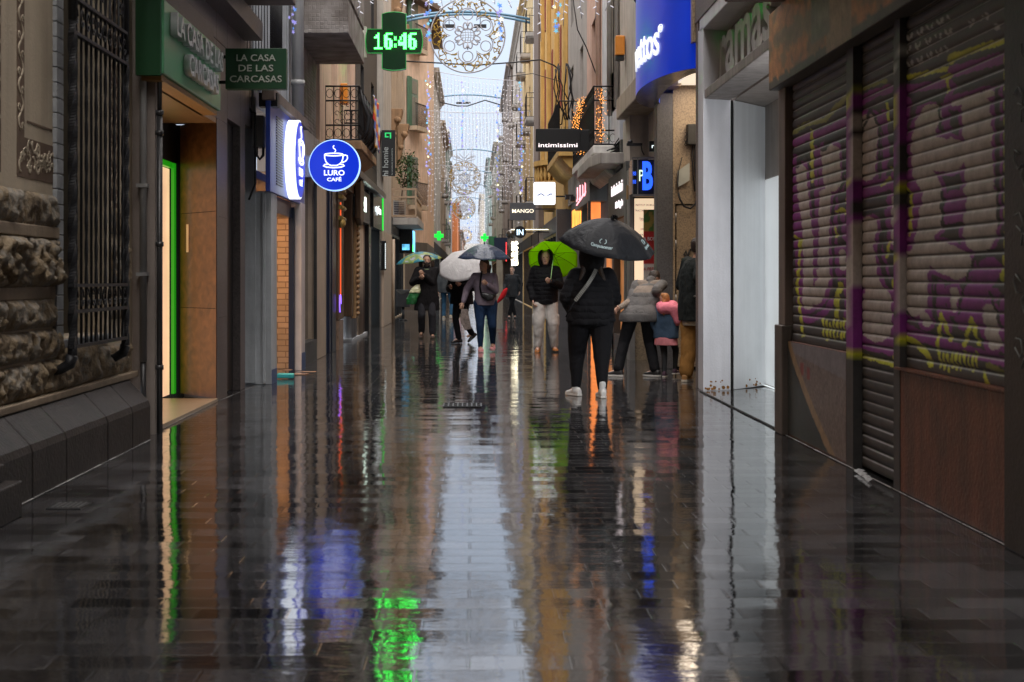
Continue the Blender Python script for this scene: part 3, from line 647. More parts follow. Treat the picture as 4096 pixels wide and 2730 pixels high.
# ================================================================ RIGHT SIDE, near
def onpoly(y, z, pts, w):
    """distance from (y,z) to a polyline below w"""
    best = 1e9
    for (ay, az), (by, bz) in zip(pts, pts[1:]):
        dy, dz = by - ay, bz - az; t = max(0, min(1, ((y - ay) * dy + (z - az) * dz) / (dy * dy + dz * dz + 1e-9)))
        d = math.hypot(y - ay - t * dy, z - az - t * dz); best = min(best, d)
    return best - w
PUR = (.26, .03, .27); YEL = (.62, .64, .03); CRM = (.56, .50, .47); DRK = (.02, .018, .016); BASE_SH = (.052, .05, .05)
# spray paint on the shutters: strokes (colour, width, points) laid out on the shutter plane
_ST = []
def _st(kind, w, pts, s, ox, oy):
    P = [(ox + x / s, oy + y / s) for x, y in pts]; w = w / s / 2
    _ST.append((kind, w, P, min(p[0] for p in P) - w - 9, max(p[0] for p in P) + w + 9, min(p[1] for p in P) - w - 9, max(p[1] for p in P) + w + 9))
def _grp(s, ox, oy, rows):
    for k, w, pts in rows: _st(k, w, pts, s, ox, oy)
A_, B_, C_ = (1.206, 3100, 200), (1.743, 3540, 0), (1.65, 3540, 700)
_grp(*A_, [('P', 30, [(95, 520), (95, 700), (110, 900), (120, 1100), (125, 1250), (160, 1310)]), ('P', 30, [(160, 1310), (240, 1270), (290, 1200)]), ('P', 38, [(95, 450), (150, 420), (230, 400), (340, 350)]), ('P', 30, [(295, 700), (290, 900), (300, 1050), (320, 1100)]),
 ('P', 25, [(330, 800), (340, 900), (340, 1050)]), ('P', 66, [(390, 690), (545, 640)]), ('P', 44, [(400, 250), (470, 210), (540, 190)]), ('P', 28, [(515, 300), (525, 500), (510, 650)]), ('P', 70, [(390, 1400), (555, 1440)]), ('P', 25, [(500, 950), (535, 1100)]), ('P', 22, [(530, 780), (545, 900)]),
 ('C', 50, [(130, 580), (140, 700), (160, 900), (165, 1100), (160, 1230)]), ('C', 62, [(240, 1100), (200, 1200)]), ('C', 88, [(270, 500), (280, 640)]), ('C', 58, [(245, 700), (235, 900), (235, 1100)]), ('C', 35, [(330, 980), (335, 1050)]), ('C', 82, [(445, 350), (440, 480), (435, 590)]), ('C', 88, [(440, 850), (420, 950), (440, 1100), (480, 1180)]), ('C', 140, [(480, 1210), (480, 1340)]),
 ('P', 18, [(200, 470), (200, 700), (205, 900), (200, 1050)]), ('K', 20, [(110, 560), (150, 480)]), ('K', 13, [(150, 480), (175, 600), (190, 800)]), ('K', 28, [(240, 480), (260, 440), (340, 395)]), ('K', 14, [(330, 400), (335, 640), (290, 720), (280, 800), (290, 1200)]), ('K', 14, [(400, 420), (450, 290), (495, 380), (490, 600)]), ('K', 20, [(400, 800), (500, 770), (510, 860), (490, 980), (540, 1150)]), ('K', 20, [(320, 920), (350, 940)]),
 ('D', 24, [(90, 400), (150, 360), (240, 340), (345, 230)]), ('Y', 16, [(180, 390), (185, 640)]), ('Y', 14, [(100, 900), (125, 920), (110, 1150), (140, 1380)]), ('Y', 13, [(300, 780), (330, 770), (345, 790)]), ('Y', 12, [(295, 860), (300, 900)]), ('Y', 24, [(320, 1130), (300, 1200), (300, 1290)]), ('D', 20, [(400, 190), (520, 150)]), ('Y', 14, [(530, 260), (535, 340)]), ('Y', 14, [(500, 655), (545, 620)]), ('Y', 20, [(390, 1470), (560, 1520)]), ('Y', 12, [(530, 1000), (540, 930)])])
_grp(*A_, [('Y', 11, [(235 + 17 * i, 1300 + 9 * (i % 3)), (237 + 17 * i, 1385 + 12 * (i % 2))]) for i in range(7)])
_grp(*B_, [('Y', 34, [(130, 550), (440, 480)]), ('Y', 46, [(460, 430), (470, 400), (850, 280)]), ('P', 62, [(160, 625), (450, 575)]), ('P', 84, [(490, 500), (840, 400)]), ('P', 44, [(170, 700), (140, 900), (115, 1150), (150, 1260), (230, 1360), (230, 1560)]),
 ('C', 150, [(330, 800), (290, 880), (260, 1000), (270, 1200), (320, 1300), (330, 1560)]), ('C', 200, [(640, 760), (650, 900), (660, 1200), (680, 1400), (690, 1560)]), ('C', 50, [(750, 650), (490, 720)]), ('C', 240, [(450, 1080), (330, 1080)]), ('C', 40, [(130, 1480), (100, 1560)]),
 ('P', 44, [(480, 600), (430, 720), (440, 950)]), ('P', 14, [(820, 600), (815, 1560)]), ('P', 165, [(490, 1420), (490, 1480)]), ('K', 26, [(220, 725), (380, 690)]), ('K', 20, [(380, 700), (390, 900)]), ('K', 62, [(560, 600), (800, 540)]), ('K', 28, [(785, 620), (790, 1560)]), ('K', 14, [(400, 1350), (405, 1560)]),
 ('Y', 30, [(400, 545), (460, 530)]), ('Y', 16, [(440, 560), (440, 650)]), ('Y', 24, [(130, 640), (110, 740), (95, 930), (85, 1020)]), ('Y', 20, [(848, 380), (848, 1560)]), ('Y', 18, [(130, 1280), (180, 1340), (195, 1560)])])
_grp(*C_, [('C', 170, [(310, 150), (250, 350), (240, 500), (200, 650), (200, 850)]), ('C', 215, [(630, 130), (630, 400)]), ('C', 200, [(380, 540), (480, 590)]), ('C', 60, [(460, 770), (470, 880)]), ('P', 70, [(110, 1000), (300, 1090), (500, 1150), (820, 1240)]), ('P', 150, [(700, 620), (640, 720), (560, 850), (540, 950)]), ('P', 70, [(360, 730), (380, 900), (420, 1020)]), ('P', 60, [(800, 830), (805, 1150)]), ('P', 70, [(730, 780), (620, 980)]), ('P', 150, [(470, 170), (450, 260)]), ('P', 50, [(230, 130), (200, 300), (160, 480)]),
 ('C', 92, [(690, 900), (710, 1040), (730, 1110)]), ('C', 60, [(260, 930), (280, 975)]), ('K', 40, [(610, 525), (745, 505)]), ('K', 17, [(610, 520), (560, 640), (510, 800), (490, 920)]), ('K', 26, [(382, 120), (388, 350), (510, 320)]), ('K', 14, [(340, 680), (330, 940)]), ('K', 10, [(150, 900), (220, 980)]), ('K', 20, [(700, 780), (770, 1000)]),
 ('Y', 38, [(110, 1065), (200, 1100), (290, 1190), (310, 1260)]), ('Y', 24, [(350, 1150), (375, 920), (440, 1090)]), ('Y', 26, [(530, 1120), (580, 950), (625, 1120)]), ('Y', 22, [(650, 1290), (690, 1390)]), ('D', 44, [(690, 1260), (825, 1330)]), ('Y', 24, [(805, 380), (800, 560), (780, 700)]), ('Y', 20, [(180, 130), (170, 400)]), ('Y', 26, [(100, 570), (130, 570)])])
_grp(*C_, [('Y', 15, [(365 + 27 * i, 1170 + 8 * (i % 3)), (372 + 27 * i, 1270 + 14 * (i % 3))]) for i in range(10)])
for (x0, y0, x1, y1, n_) in ((160, 265, 480, 110, 9), (150, 355, 500, 205, 10), (100, 480, 460, 330, 11), (590, 170, 740, 100, 5)):
    _grp(*B_, [('W', 13, [(x0 + (x1 - x0) * i / n_, y0 + (y1 - y0) * i / n_ - 16), (x0 + (x1 - x0) * i / n_ + 9 * (-1) ** i, y0 + (y1 - y0) * i / n_ + 16)]) for i in range(n_)])
_grp(*B_, [('W', 34, [(775, 185), (790, 200)])])
_grp(*A_, [('P', 34, [(370, 300), (368, 640)]), ('P', 34, [(370, 740), (370, 1000)]), ('C', 30, [(372, 1010), (372, 1340)]), ('P', 34, [(372, 1370), (372, 1430)]), ('Y', 30, [(365, 230), (365, 290)]), ('Y', 14, [(345, 735), (378, 650)]), ('Y', 16, [(358, 1450), (388, 1462)]),
 ('P', 36, [(567, 600), (567, 700)]), ('C', 34, [(567, 720), (567, 930)]), ('P', 36, [(572, 1150), (572, 1450)]), ('Y', 16, [(570, 460), (570, 510)]), ('Y', 16, [(550, 570), (578, 590)]), ('Y', 18, [(567, 1090), (560, 1140)]), ('Y', 24, [(572, 1470), (565, 1520)])])
_CC = {'P': PUR, 'C': CRM, 'K': DRK, 'Y': YEL, 'D': (.26, .27, .04), 'W': (.45, .46, .46)}
def paint_at(y, z):
    px = 1894 + 5689 * 2.70 / y; py = 1114 - (z - 1.33) * 5689 / y; j = noise.noise(Vector((y * 9, z * 9, 3))) * 5 + noise.noise(Vector((y * 26, z * 26, 5))) * 3
    c = BASE_SH
    for k, w, P, a, b, e, f in _ST:
        if not (a - 20 < px < b + 20 and e - 20 < py < f + 20): continue
        d = onpoly(px, py, P, w) + j
        if d < 0: c = _CC[k]
        elif k == 'C' and d < 17 and c is BASE_SH: c = PUR          # every pale letter has its purple outline
    return c
def painted(g_v, g_f, name, mat, parent, colfn, smooth=True):
    me = bpy.data.meshes.new(name); me.from_pydata(g_v, [], g_f); me.materials.append(mat)
    at = me.color_attributes.new('paint', 'FLOAT_COLOR', 'POINT')
    buf = []
    for v in g_v: buf += [*colfn(v), 1.0]
    at.data.foreach_set('color', buf)
    for p in me.polygons: p.use_smooth = smooth
    o = bpy.data.objects.new(name, me); COL.objects.link(o); put(o, parent); return o
SHUT = VC('shutter_paint', rough=.5, grunge=.3)
def shutter(y0, y1, z0, z1, X, name, parent, pitch=.078):
    """roller shutter of convex slats"""
    nz = int((z1 - z0) / .007); ny = int((y1 - y0) / .018); vs = []; fs = []
    for j in range(nz + 1):
        z = z0 + (z1 - z0) * j / nz; ph = ((z - z0) / pitch) % 1
        d = .007 * math.sin(PI * min(1, ph / .82)) ** .6 if ph < .82 else -.005
        for i in range(ny + 1): vs.append((X - d, y0 + (y1 - y0) * i / ny, z))
    w = ny + 1
    fs = [(j * w + i, j * w + i + 1, (j + 1) * w + i + 1, (j + 1) * w + i) for j in range(nz) for i in range(ny)]
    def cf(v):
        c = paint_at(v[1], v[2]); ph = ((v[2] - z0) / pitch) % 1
        return tuple(k * .25 for k in c) if ph > .88 else (tuple(.5 * k + .36 for k in c) if .77 < ph < .86 else c)  # worn slat lip with its highlight painted in pale, seam gap darker
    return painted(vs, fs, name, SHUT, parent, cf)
STEELD = M('dark_steel_post', (.05, .048, .045), rough=.4, metal=.4, var=.4)
FACB = M('rusty_orange_board', (.26, .13, .055), rough=.6, var=.45, scale=2.5, streak=.4)
t = thing('shuttered_shop', 'closed shop with three grey roller shutters covered in purple and cream graffiti', 'building', (2.65, 9.6, 0))
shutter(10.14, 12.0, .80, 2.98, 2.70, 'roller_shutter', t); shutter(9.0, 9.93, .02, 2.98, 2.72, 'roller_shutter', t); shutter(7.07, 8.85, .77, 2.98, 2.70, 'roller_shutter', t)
for (a, b, n_) in ((9.95, 10.13, 0), (8.86, 8.99, 1)):
    vs = []; fs = []
    for j in range(60):
        z = .0 + j * .05
        for (x, y) in ((2.72, b), (2.655, b), (2.655, a), (2.72, a)): vs.append((x, y, z))
    for j in range(59):
        for k in range(3): fs.append((j * 4 + k, j * 4 + k + 1, (j + 1) * 4 + k + 1, (j + 1) * 4 + k))
    painted(vs, fs, 'shutter_post', SHUT, t, lambda v: paint_at(v[1], v[2]), False)
g = MB(); g.box(2.69, 4.0, 2.98, 3.1, 12.3, 21); g.box(2.8, 12.02, 0, 3.1, 12.3, 3.0); g.box(2.80, 4, 0, 3.1, 12.0, 2.98); g.build('wall', M('dark_stucco', (.10, .085, .075), rough=.7, streak=.3), t)
RUSTP = M('rust_brown_panel', (.19, .06, .03), rough=.38, var=.45, scale=4, streak=.5, bump=.3)
g = MB(); g.box(2.66, 7.05, .0, 2.76, 8.92, .76); g.build('rust_panel', RUSTP, t, bevel=.012)
g = MB(); g.box(2.64, 7.04, .76, 2.70, 8.93, .775); g.build('panel_trim', RUSTP, t)
# printed panel: beach seen past a dark mountain shape
def beach(v):
    y, z = v[1], v[2]; u = (12.03 - y) / 1.9; w = z / .8
    n1 = noise.noise(Vector((y * 9, z * 9, 1))); n2 = noise.noise(Vector((y * 40, z * 40, 2)))
    e = .93 - u * 1.0 + .10 * math.sin(u * 3)
    if w < .98 - 1.25 * max(0, u - .0) ** .8 + .02 * n1: 
        return (.045 + .01 * n1, .052 + .012 * n2, .05)
    if w < 1.08 - 1.25 * max(0, u - .02) ** .8: return (.40, .26, .14)
    if w > .9 - .15 * u: return (.28, .25, .27)
    if .24 < u < .3 and .68 < w < .80 or .36 < u < .41 and .66 < w < .78: return (.3, .05, .04)
    return (.24 + .16 * n2, .18 + .12 * n2, .155 + .1 * n2)
NY, NZ = 150, 70
vs = [(2.660, 10.16 + 1.87 * i / NY, .02 + .775 * j / NZ) for j in range(NZ + 1) for i in range(NY + 1)]
fs = [(j * (NY + 1) + i, j * (NY + 1) + i + 1, (j + 1) * (NY + 1) + i + 1, (j + 1) * (NY + 1) + i) for j in range(NZ) for i in range(NY)]
painted(vs, fs, 'printed_beach_panel', VC('printed_panel', rough=.3, grunge=.35), t, beach)
g = MB(); g.box(2.665, 10.15, 0, 2.76, 12.03, .80); g.build('panel_box', RUSTP, t, bevel=.006)
g = MB(); g.box(2.61, 12.04, .0, 2.70, 12.34, .93); g.build('lower_jamb', M('grey_brown_jamb', (.12, .095, .08), rough=.5, var=.4, streak=.4), t, bevel=.01)
g = MB(); g.box(2.64, 12.06, .93, 2.74, 12.30, 3.0); g.build('upper_jamb', M('pinkish_jamb', (.20, .15, .125), rough=.6, streak=.4), t, bevel=.008)
def board(v):
    y, z = v[1], v[2]; n1 = noise.fractal(Vector((y * 2.2, z * 5, 4)), 1, 2, 5)
    c = (.30, .13, .05) if n1 > -.05 else (.20, .12, .06)
    if z < 3.02 + .05 * noise.noise(Vector((y * 7, 0, 0))): c = (.05, .045, .035)
    if 9.6 < y < 10.3: c = (.22, .15, .09)
    if 10.2 < y < 10.75 and z > 3.1: c = (.13, .12, .08)
    if 8.8 < y < 9.6 and z > 3.25: c = (.33, .20, .10)
    m_ = 1.6 + .7 * n1; return tuple(max(.01, k * m_) for k in c)
NY, NZ = 170, 26
vs = [(2.555, 4.5 + 7.8 * i / NY, 2.955 + .65 * j / NZ) for j in range(NZ + 1) for i in range(NY + 1)]
fs = [(j * (NY + 1) + i, j * (NY + 1) + i + 1, (j + 1) * (NY + 1) + i + 1, (j + 1) * (NY + 1) + i) for j in range(NZ) for i in range(NY)]
painted(vs, fs, 'fascia_board', VC('weathered_board', rough=.5, grunge=.5), t, board)
g = MB(); g.box(2.56, 4.5, 2.95, 2.69, 12.3, 3.6); g.build('fascia_back', M('dark_board', (.05, .04, .03), rough=.6), t, bevel=.004)
g = MB(); g.box(2.1, 4.5, 3.64, 2.68, 11.9, 3.70); g.box(2.1, 4.5, 3.70, 2.16, 11.9, 3.95); g.build('awning_soffit', M('red_brown_awning', (.13, .05, .03), rough=.6), t, bevel=.01)
# dark pillar at the picture's edge with a steel tube
t = thing('dark_pillar', 'black grimy pillar standing before the rusty panel at the right edge', 'pillar', (2.66, 6.6, 0))
g = MB(); g.box(2.62, 4.2, 0, 3.0, 7.03, 3.0); g.build('shaft', M('black_grime', (.018, .016, .016), rough=.5, var=.6, scale=5), t, bevel=.01)
g = MB()
for i in range(16):
    z = .9 + i * .1; y = 6.72 + .12 * math.sin(i * 2.1)
    g.tube([(2.612, y + .06 * math.cos(a * 1.1 + i), z + .05 * math.sin(a * 1.3 + i)) for a in range(5)], .004, 4)
g.build('scratched_tags', M('pale_scratch', (.12, .13, .12), rough=.5, bump=0), t)
g = MB(); g.cyl((2.76, 6.96, .09), (2.64, 6.99, .09), .07, n=20); g.build('steel_tube', M('bright_steel', (.4, .42, .4), rough=.25, metal=.9), t)
# litter at the foot of the centre shutter
LIT = M('pale_litter', (.45, .45, .46), rough=.5, bump=0)
for i in range(4):
    g = MB(); y = 9.25 + i * .14; x = 2.56 + .05 * rnd.random(); a = .03 + .01 * i
    g.add([(x, y, .006), (x + a, y + .01, .022), (x + a * .8, y + .06, .008), (x - .012, y + .04, .018), (x + a * .3, y + .025, .034)], [(0, 1, 4), (1, 2, 4), (2, 3, 4), (3, 0, 4), (0, 3, 2, 1)])
    tag(g.build('litter_scrap', LIT), ['crumpled white scrap nearest the rusty panel', 'second crumpled white scrap from the rusty panel', 'third crumpled white scrap from the rusty panel', 'crumpled white scrap nearest the printed beach panel'][i] + ' below the shutter', 'litter', 'scraps of litter under the shutter')
# ---------------------------------------------------------------- white shop portal
WP = M('white_portal', (.66, .66, .70), rough=.45, var=.08, streak=.12)
WPB = M('bright_white_portal', (.74, .76, .78), rough=.4, var=.06, streak=.1)
t = thing('white_shop', 'vacant white-panelled shop portal with faded raised lettering on its header', 'building', (2.7, 14.5, 0))
g = MB(); g.prism([(2.70, 16.72), (2.70, 17.1), (3.05, 17.1), (3.05, 16.86)], 'z', 0, 4.30)
g.build('outer_pillar', WP, t, bevel=.008)
g = MB(); g.prism([(3.085, 16.86), (3.60, 17.55), (3.60, 17.75), (3.085, 17.2)], 'z', 0.01, 3.44); g.build('inner_panel', WPB, t)
g = MB(); g.box(3.05, 16.9, 0, 3.083, 17.2, 3.44); g.build('dark_joint', HOLE, t)
g = MB()
for (x, w) in ((2.93, .012), (2.985, .02), (3.14, .03)): g.cyl((x, 16.80 + (x - 2.7) * .4 + (.04 if x > 3.1 else -.0), 0.01), (x, 16.80 + (x - 2.7) * .4 + (.04 if x > 3.1 else -.0), 3.44), w, n=8)
g.build('reeded_trim', WPB, t)
g = MB(); g.box(3.62, 13.2, .02, 3.72, 17.7, 2.55); g.box(3.55, 12.5, .02, 3.6, 17.5, .02)
g.build('lit_back_wall', EM('cool_shop_light', (.72, .75, .76), .22, .1), t)
g = MB(); g.box(3.60, 12.4, 2.55, 3.75, 17.7, 3.45); g.build('back_wall', M('grey_beige_panel', (.32, .28, .25), rough=.6, streak=.2), t)
g = MB(); g.box(2.66, 12.36, .0, 3.75, 12.40, 3.44); g.build('near_return', M('grey_beige_panel'), t)
g = MB(); g.box(2.72, 12.4, 3.44, 3.05, 16.86, 3.55); g.box(3.0, 12.36, 3.552, 3.1, 16.86, 4.26); g.build('header', M('header_stone', (.25, .22, .205), rough=.6, streak=.35), t, bevel=.01)
g = MB(); g.box(2.70, 12.36, 4.26, 3.1, 17.0, 4.42); g.build('top_frame', WP, t, bevel=.01)
g = MB(); g.box(3.1, 12.36, 3.45, 3.75, 17.7, 3.5); g.build('portal_ceiling', M('grey_beige_panel'), t)
g = MB(); g.box(2.69, 12.36, 4.42, 3.1, 17.4, 11); g.box(2.70, 17.1, 0, 3.1, 17.28, 11); g.build('stone_surround', GR('pinkish_granite', (.21, .165, .15), rough=.5), t)
ld = bpy.data.lights.new('portal_fill_light', 'AREA'); ld.energy = 34; ld.color = (.93, .97, 1); ld.shape = 'RECTANGLE'; ld.size = .5; ld.size_y = 1.6  # fill light added out of view behind the near return to brighten the portal
lo = bpy.data.objects.new('portal_fill_light', ld); COL.objects.link(lo); lo.location = (3.3, 12.46, 2.2); lo.rotation_euler = (R(90), 0, 0); put(lo, t)
g = MB(); g.box(3.05, 12.402, 1.4, 3.55, 12.44, 3.0); g.build('portal_fill_panel', EM('cool_fill_panel', (.9, .95, 1), 1.5), t)  # hidden glowing panel added to go with the fill light
g = MB(); g.box(2.66, 12.40, 0, 3.75, 17.0, .006); g.build('entry_floor', FLOOR, t)
g = MB(); g.box(2.652, 12.40, 0.007, 2.672, 16.7, .012); g.build('floor_joint', HOLE, t)
text('ramas', .66, (2.95, 15.35, 3.70), 'R', M('aged_white_letters', (.58, .58, .58), rough=.5, streak=.3), t, ext=.10, bold=.03, width=3.0, name='letters', shear=.0)
RUST = M('rust_stain', (.25, .11, .02), rough=.8, var=.5, scale=20)
g = MB()
for i in range(26):
    x = 2.72 + .3 * rnd.random() if i % 3 else 3.2 + .35 * rnd.random(); y = (16.72 + (x - 2.7) * .4 if x < 3.06 else 16.86 + (x - 3.085) * 1.34) - .004
    z = .01 + .10 * rnd.random() ** 2; r = .006 + .02 * rnd.random() * (1 - z * 7)
    g.disc((x, y, z + r), max(.004, r), 'y', 7, th=.003)
g.build('rust_specks', RUST, t)
# green light of a pharmacy cross fixed over the frame
t = thing('green_lamp', 'green neon lamp above the white shop header', 'lamp', (2.5, 12.6, 4.6))
g = MB(); g.box(2.40, 12.2, 4.75, 2.66, 12.9, 4.80); g.build('lamp_tube', EM('green_neon', (.01, .8, .06), .6), t)
ld = bpy.data.lights.new('green_lamp_light', 'SPOT'); ld.energy = 45; ld.color = (.02, 1, .1); ld.spot_size = R(15); ld.spot_blend = .35; ld.shadow_soft_size = .1
lo = bpy.data.objects.new('green_lamp_light', ld); COL.objects.link(lo); lo.location = (2.35, 12.0, 4.35)
lo.rotation_euler = (Vector((2.98, 14.7, 4.30)) - Vector(lo.location)).to_track_quat('-Z', 'Y').to_euler(); lo.parent = t; lo.matrix_parent_inverse = Matrix.Translation(-t.location)
# ---------------------------------------------------------------- granite recess, blue curved sign
BEIG = GR('beige_granite', (.42, .32, .21), dark=(.08, .06, .045), sc=38, rough=.45)
DGG = GR('dark_grey_granite', (.11, .108, .115), dark=(.03, .03, .035), sc=50, rough=.4)
t = thing('granite_corner', 'beige speckled granite wall with hinged door panel behind the man in tan trousers', 'wall', (3.2, 20.9, 0))
g = MB(); g.box(2.93, 20.9, 2.42, 3.9, 21.3, 11); g.box(2.93, 20.9, 0, 2.965, 21.3, 2.42); g.box(3.85, 17.28, 0, 3.9, 20.9, 11); g.box(2.66, 17.28, 4.2, 3.9, 20.9, 11); g.build('wall', BEIG, t, bevel=.006)
g = MB(); g.box(2.985, 20.92, .03, 3.9, 21.2, 2.40); g.build('door_panel', BEIG, t, bevel=.004)
g = MB(); g.box(2.965, 20.96, 0, 3.85, 21.1, 2.42); g.build('door_gap', HOLE, t)
for z in (.95, 1.75, 2.15):
    g = MB(); g.cyl((2.975, 20.905, z), (2.975, 20.905, z + .14), .012, n=8); g.build('hinge', M('steel_plate'), t)
g = MB()
TG = M('black_spray', (.02, .018, .016), rough=.6, bump=0)
def tagline(pts, r=.016):
    for i in range(len(pts) - 1): pass
    g.tube([(p[0], 20.912, p[1]) for p in pts], r, 6)
tagline([(3.06, 1.62), (3.10, 1.60), (3.15, 1.66), (3.12, 1.74), (3.10, 1.68), (3.16, 1.62), (3.22, 1.60)])
tagline([(3.18, 1.74), (3.16, 1.66), (3.20, 1.62), (3.27, 1.66), (3.27, 1.74), (3.22, 1.77), (3.18, 1.74)])
tagline([(3.28, 1.72), (3.33, 1.60), (3.38, 1.74), (3.36, 1.60)])
tagline([(3.30, 1.88 + .05 * math.sin(a)) if 0 else (3.34 + .08 * math.cos(a * .6), 1.90 + .04 * math.sin(a * .6)) for a in range(12)])
tagline([(3.40, 1.95), (3.36, 1.80)]); tagline([(3.06, 1.22), (3.08, 1.27), (3.10, 1.22), (3.13, 1.26)], .005)
g.build('spray_tag', TG, t)
t = thing('grey_granite_pillar', 'dark grey granite pillar between hinged door and beauty institute poster', 'pillar', (2.8, 21.6, 0))
g = MB(); g.box(2.69, 20.89, 0, 2.93, 21.2, 4.05); g.build('shaft', DGG, t, bevel=.008)
g = MB(); g.box(2.745, 20.895, 1.15, 2.765, 20.9, 1.38); g.build('paper_strip', M('paper_scrap', (.6, .6, .62), bump=0), t)
t = thing('wall_cable_box', 'black cable box with looping wires and grey plate on beige granite', 'utility box', (3.15, 20.8, 2.8))
g = MB(); g.box(3.12, 20.72, 3.28, 3.32, 20.88, 3.58); g.build('box', M('black_plastic', (.02, .02, .018), rough=.5), t, bevel=.01)
g = MB(); g.add([(2.99, 20.84, 2.66), (3.16, 20.8, 2.76), (3.16, 20.8, 3.02), (2.99, 20.84, 2.90), (2.99, 20.86, 2.66), (3.16, 20.82, 2.76), (3.16, 20.82, 3.02), (2.99, 20.86, 2.90)], [(0, 1, 2, 3), (4, 7, 6, 5), (0, 4, 5, 1), (1, 5, 6, 2), (2, 6, 7, 3), (3, 7, 4, 0)]); g.build('grey_plate', M('grey_plate', (.4, .42, .38), rough=.5), t)
for dx in (0, .03, .055, .09):
    g = MB(); g.tube([(3.22 + dx, 20.83, 3.4), (3.20 + dx, 20.82, 3.1), (3.22 + dx, 20.82, 2.8), (3.24 + dx, 20.81, 2.6)], .012, 6); g.build('cable', BLACKI, t)
g = MB(); g.tube([(3.26, 20.8, 2.8), (3.28, 20.79, 2.6), (3.25, 20.79, 2.42), (3.17, 20.79, 2.35), (3.08, 20.79, 2.38), (3.02, 20.79, 2.48), (2.995, 20.8, 2.58)], .016, 8); g.tube([(2.995, 20.8, 2.58), (2.99, 20.8, 2.7), (3.0, 20.8, 2.9), (3.05, 20.8, 3.1)], .007, 6); g.build('loop_cable', BLACKI, t)
for k in range(6):
    g = MB(); g.tube([(3.16 + .08 * math.cos(a * .7 + k), 20.75, 3.36 + .10 * math.sin(a * .7 + k * 2)) for a in range(7)], .005, 5); g.build('loose_wire', BLACKI, t)
# lamp under the curved sign lights the granite
ld = bpy.data.lights.new('recess_lamp_light', 'AREA'); ld.energy = 26; ld.color = (1, .82, .62); ld.shape = 'RECTANGLE'; ld.size = .8; ld.size_y = 3.0
t = thing('recess_lamp', 'flat ceiling lamp lighting the granite recess under the blue sign', 'lamp', (3.3, 19.9, 4.15))
g = MB(); g.box(2.95, 17.7, 4.14, 3.75, 20.7, 4.19); g.build('lamp_panel', EM('warm_lamp_panel', (1, .85, .65), .5), t)
lo = bpy.data.objects.new('recess_lamp_light', ld); COL.objects.link(lo); lo.location = (3.35, 19.2, 4.12); put(lo, t)
# curved blue sign
BLS = EM('blue_curved_face', (.001, .022, .36), .42, .12); WSL = EM('white_curved_letter', (.9, .95, 1), .5)
t = thing('curved_blue_sign', 'large curved glossy blue shop sign with white letters ending ettos', 'shop sign', (2.8, 19.2, 3.88))
CX, CY, AX, AY = 2.86, 19.4, .60, 2.1
def arc(th, dr=0): return (CX - (AX + dr) * math.sin(th), CY - (AY + dr) * math.cos(th))
g = MB(); T0, T1 = .0, 2.9
g.grid(lambda u, v: (*arc(T0 + (T1 - T0) * u), 3.90 + 1.45 * v), 60, 2); g.grid(lambda u, v: (*arc(T0 + (T1 - T0) * u, -.03), 3.90 + 1.45 * v), 60, 2)
g.build('blue_face', BLS, t)
g = MB(); g.grid(lambda u, v: (*arc(T0 + (T1 - T0) * u, -.36 * v), 3.895), 60, 3); g.build('underside', GR('sparkle_soffit', (.25, .25, .3), dark=(.02, .02, .05), sc=60, rough=.2), t)
g = MB(); g.grid(lambda u, v: (*arc(T0 + (T1 - T0) * u, .05), 5.36 + .05 * v), 60, 1); g.grid(lambda u, v: (*arc(T0 + (T1 - T0) * u, .05 - .5 * v), 5.42), 60, 1); g.grid(lambda u, v: (*arc(T0 + (T1 - T0) * u, -.12), 5.42 + .6 * v), 60, 1); g.build('cap_band', M('blue_grey_cap', (.06, .09, .13), rough=.3, bump=0), t)
g = MB(); g.grid(lambda u, v: (*arc(T0 + (T1 - T0) * u, -.36), 3.9 + .4 * v), 50, 2); g.build('inner_lining', EM('blue_inner', (.01, .06, .5), .7), t)
def curved_text(s, cap, zc, s0, mat, width, name='letters', bold=.03):
    me = text_mesh(s, cap, .02, bold=bold, width=width, align='LEFT')
    # arc length table
    tab = [(0, 0)]; L_ = 0; p = arc(0)
    for i in range(1, 291):
        q = arc(i * .01); L_ += math.dist(p, q); tab.append((L_, i * .01)); p = q
    xm = min(v.co.x for v in me.vertices)
    for v in me.vertices:
        d = s0 - (v.co.x - xm); th = next((b for a, b in tab if a >= d), 2.9)
        if d < 0: th = 0
        x, y = arc(th, .012 + v.co.z); v.co = (x, y, zc + v.co.y)
    me.materials.append(mat); o = bpy.data.objects.new(name, me); COL.objects.link(o); put(o, t)
def arcpos(px):
    L_ = 0; p = arc(0)
    for i in range(1, 290):
        q_ = arc(i * .01); L_ += math.dist(p, q_); p = q_
        if 1894 + 5689 * q_[0] / q_[1] < px: return L_
    return L_
curved_text('vettos', .43, 4.20, arcpos(2640) + 1.7, WSL, 1.7, bold=.01); curved_text('®', .10, 4.46, arcpos(2649) + .10, WSL, .16, bold=0)
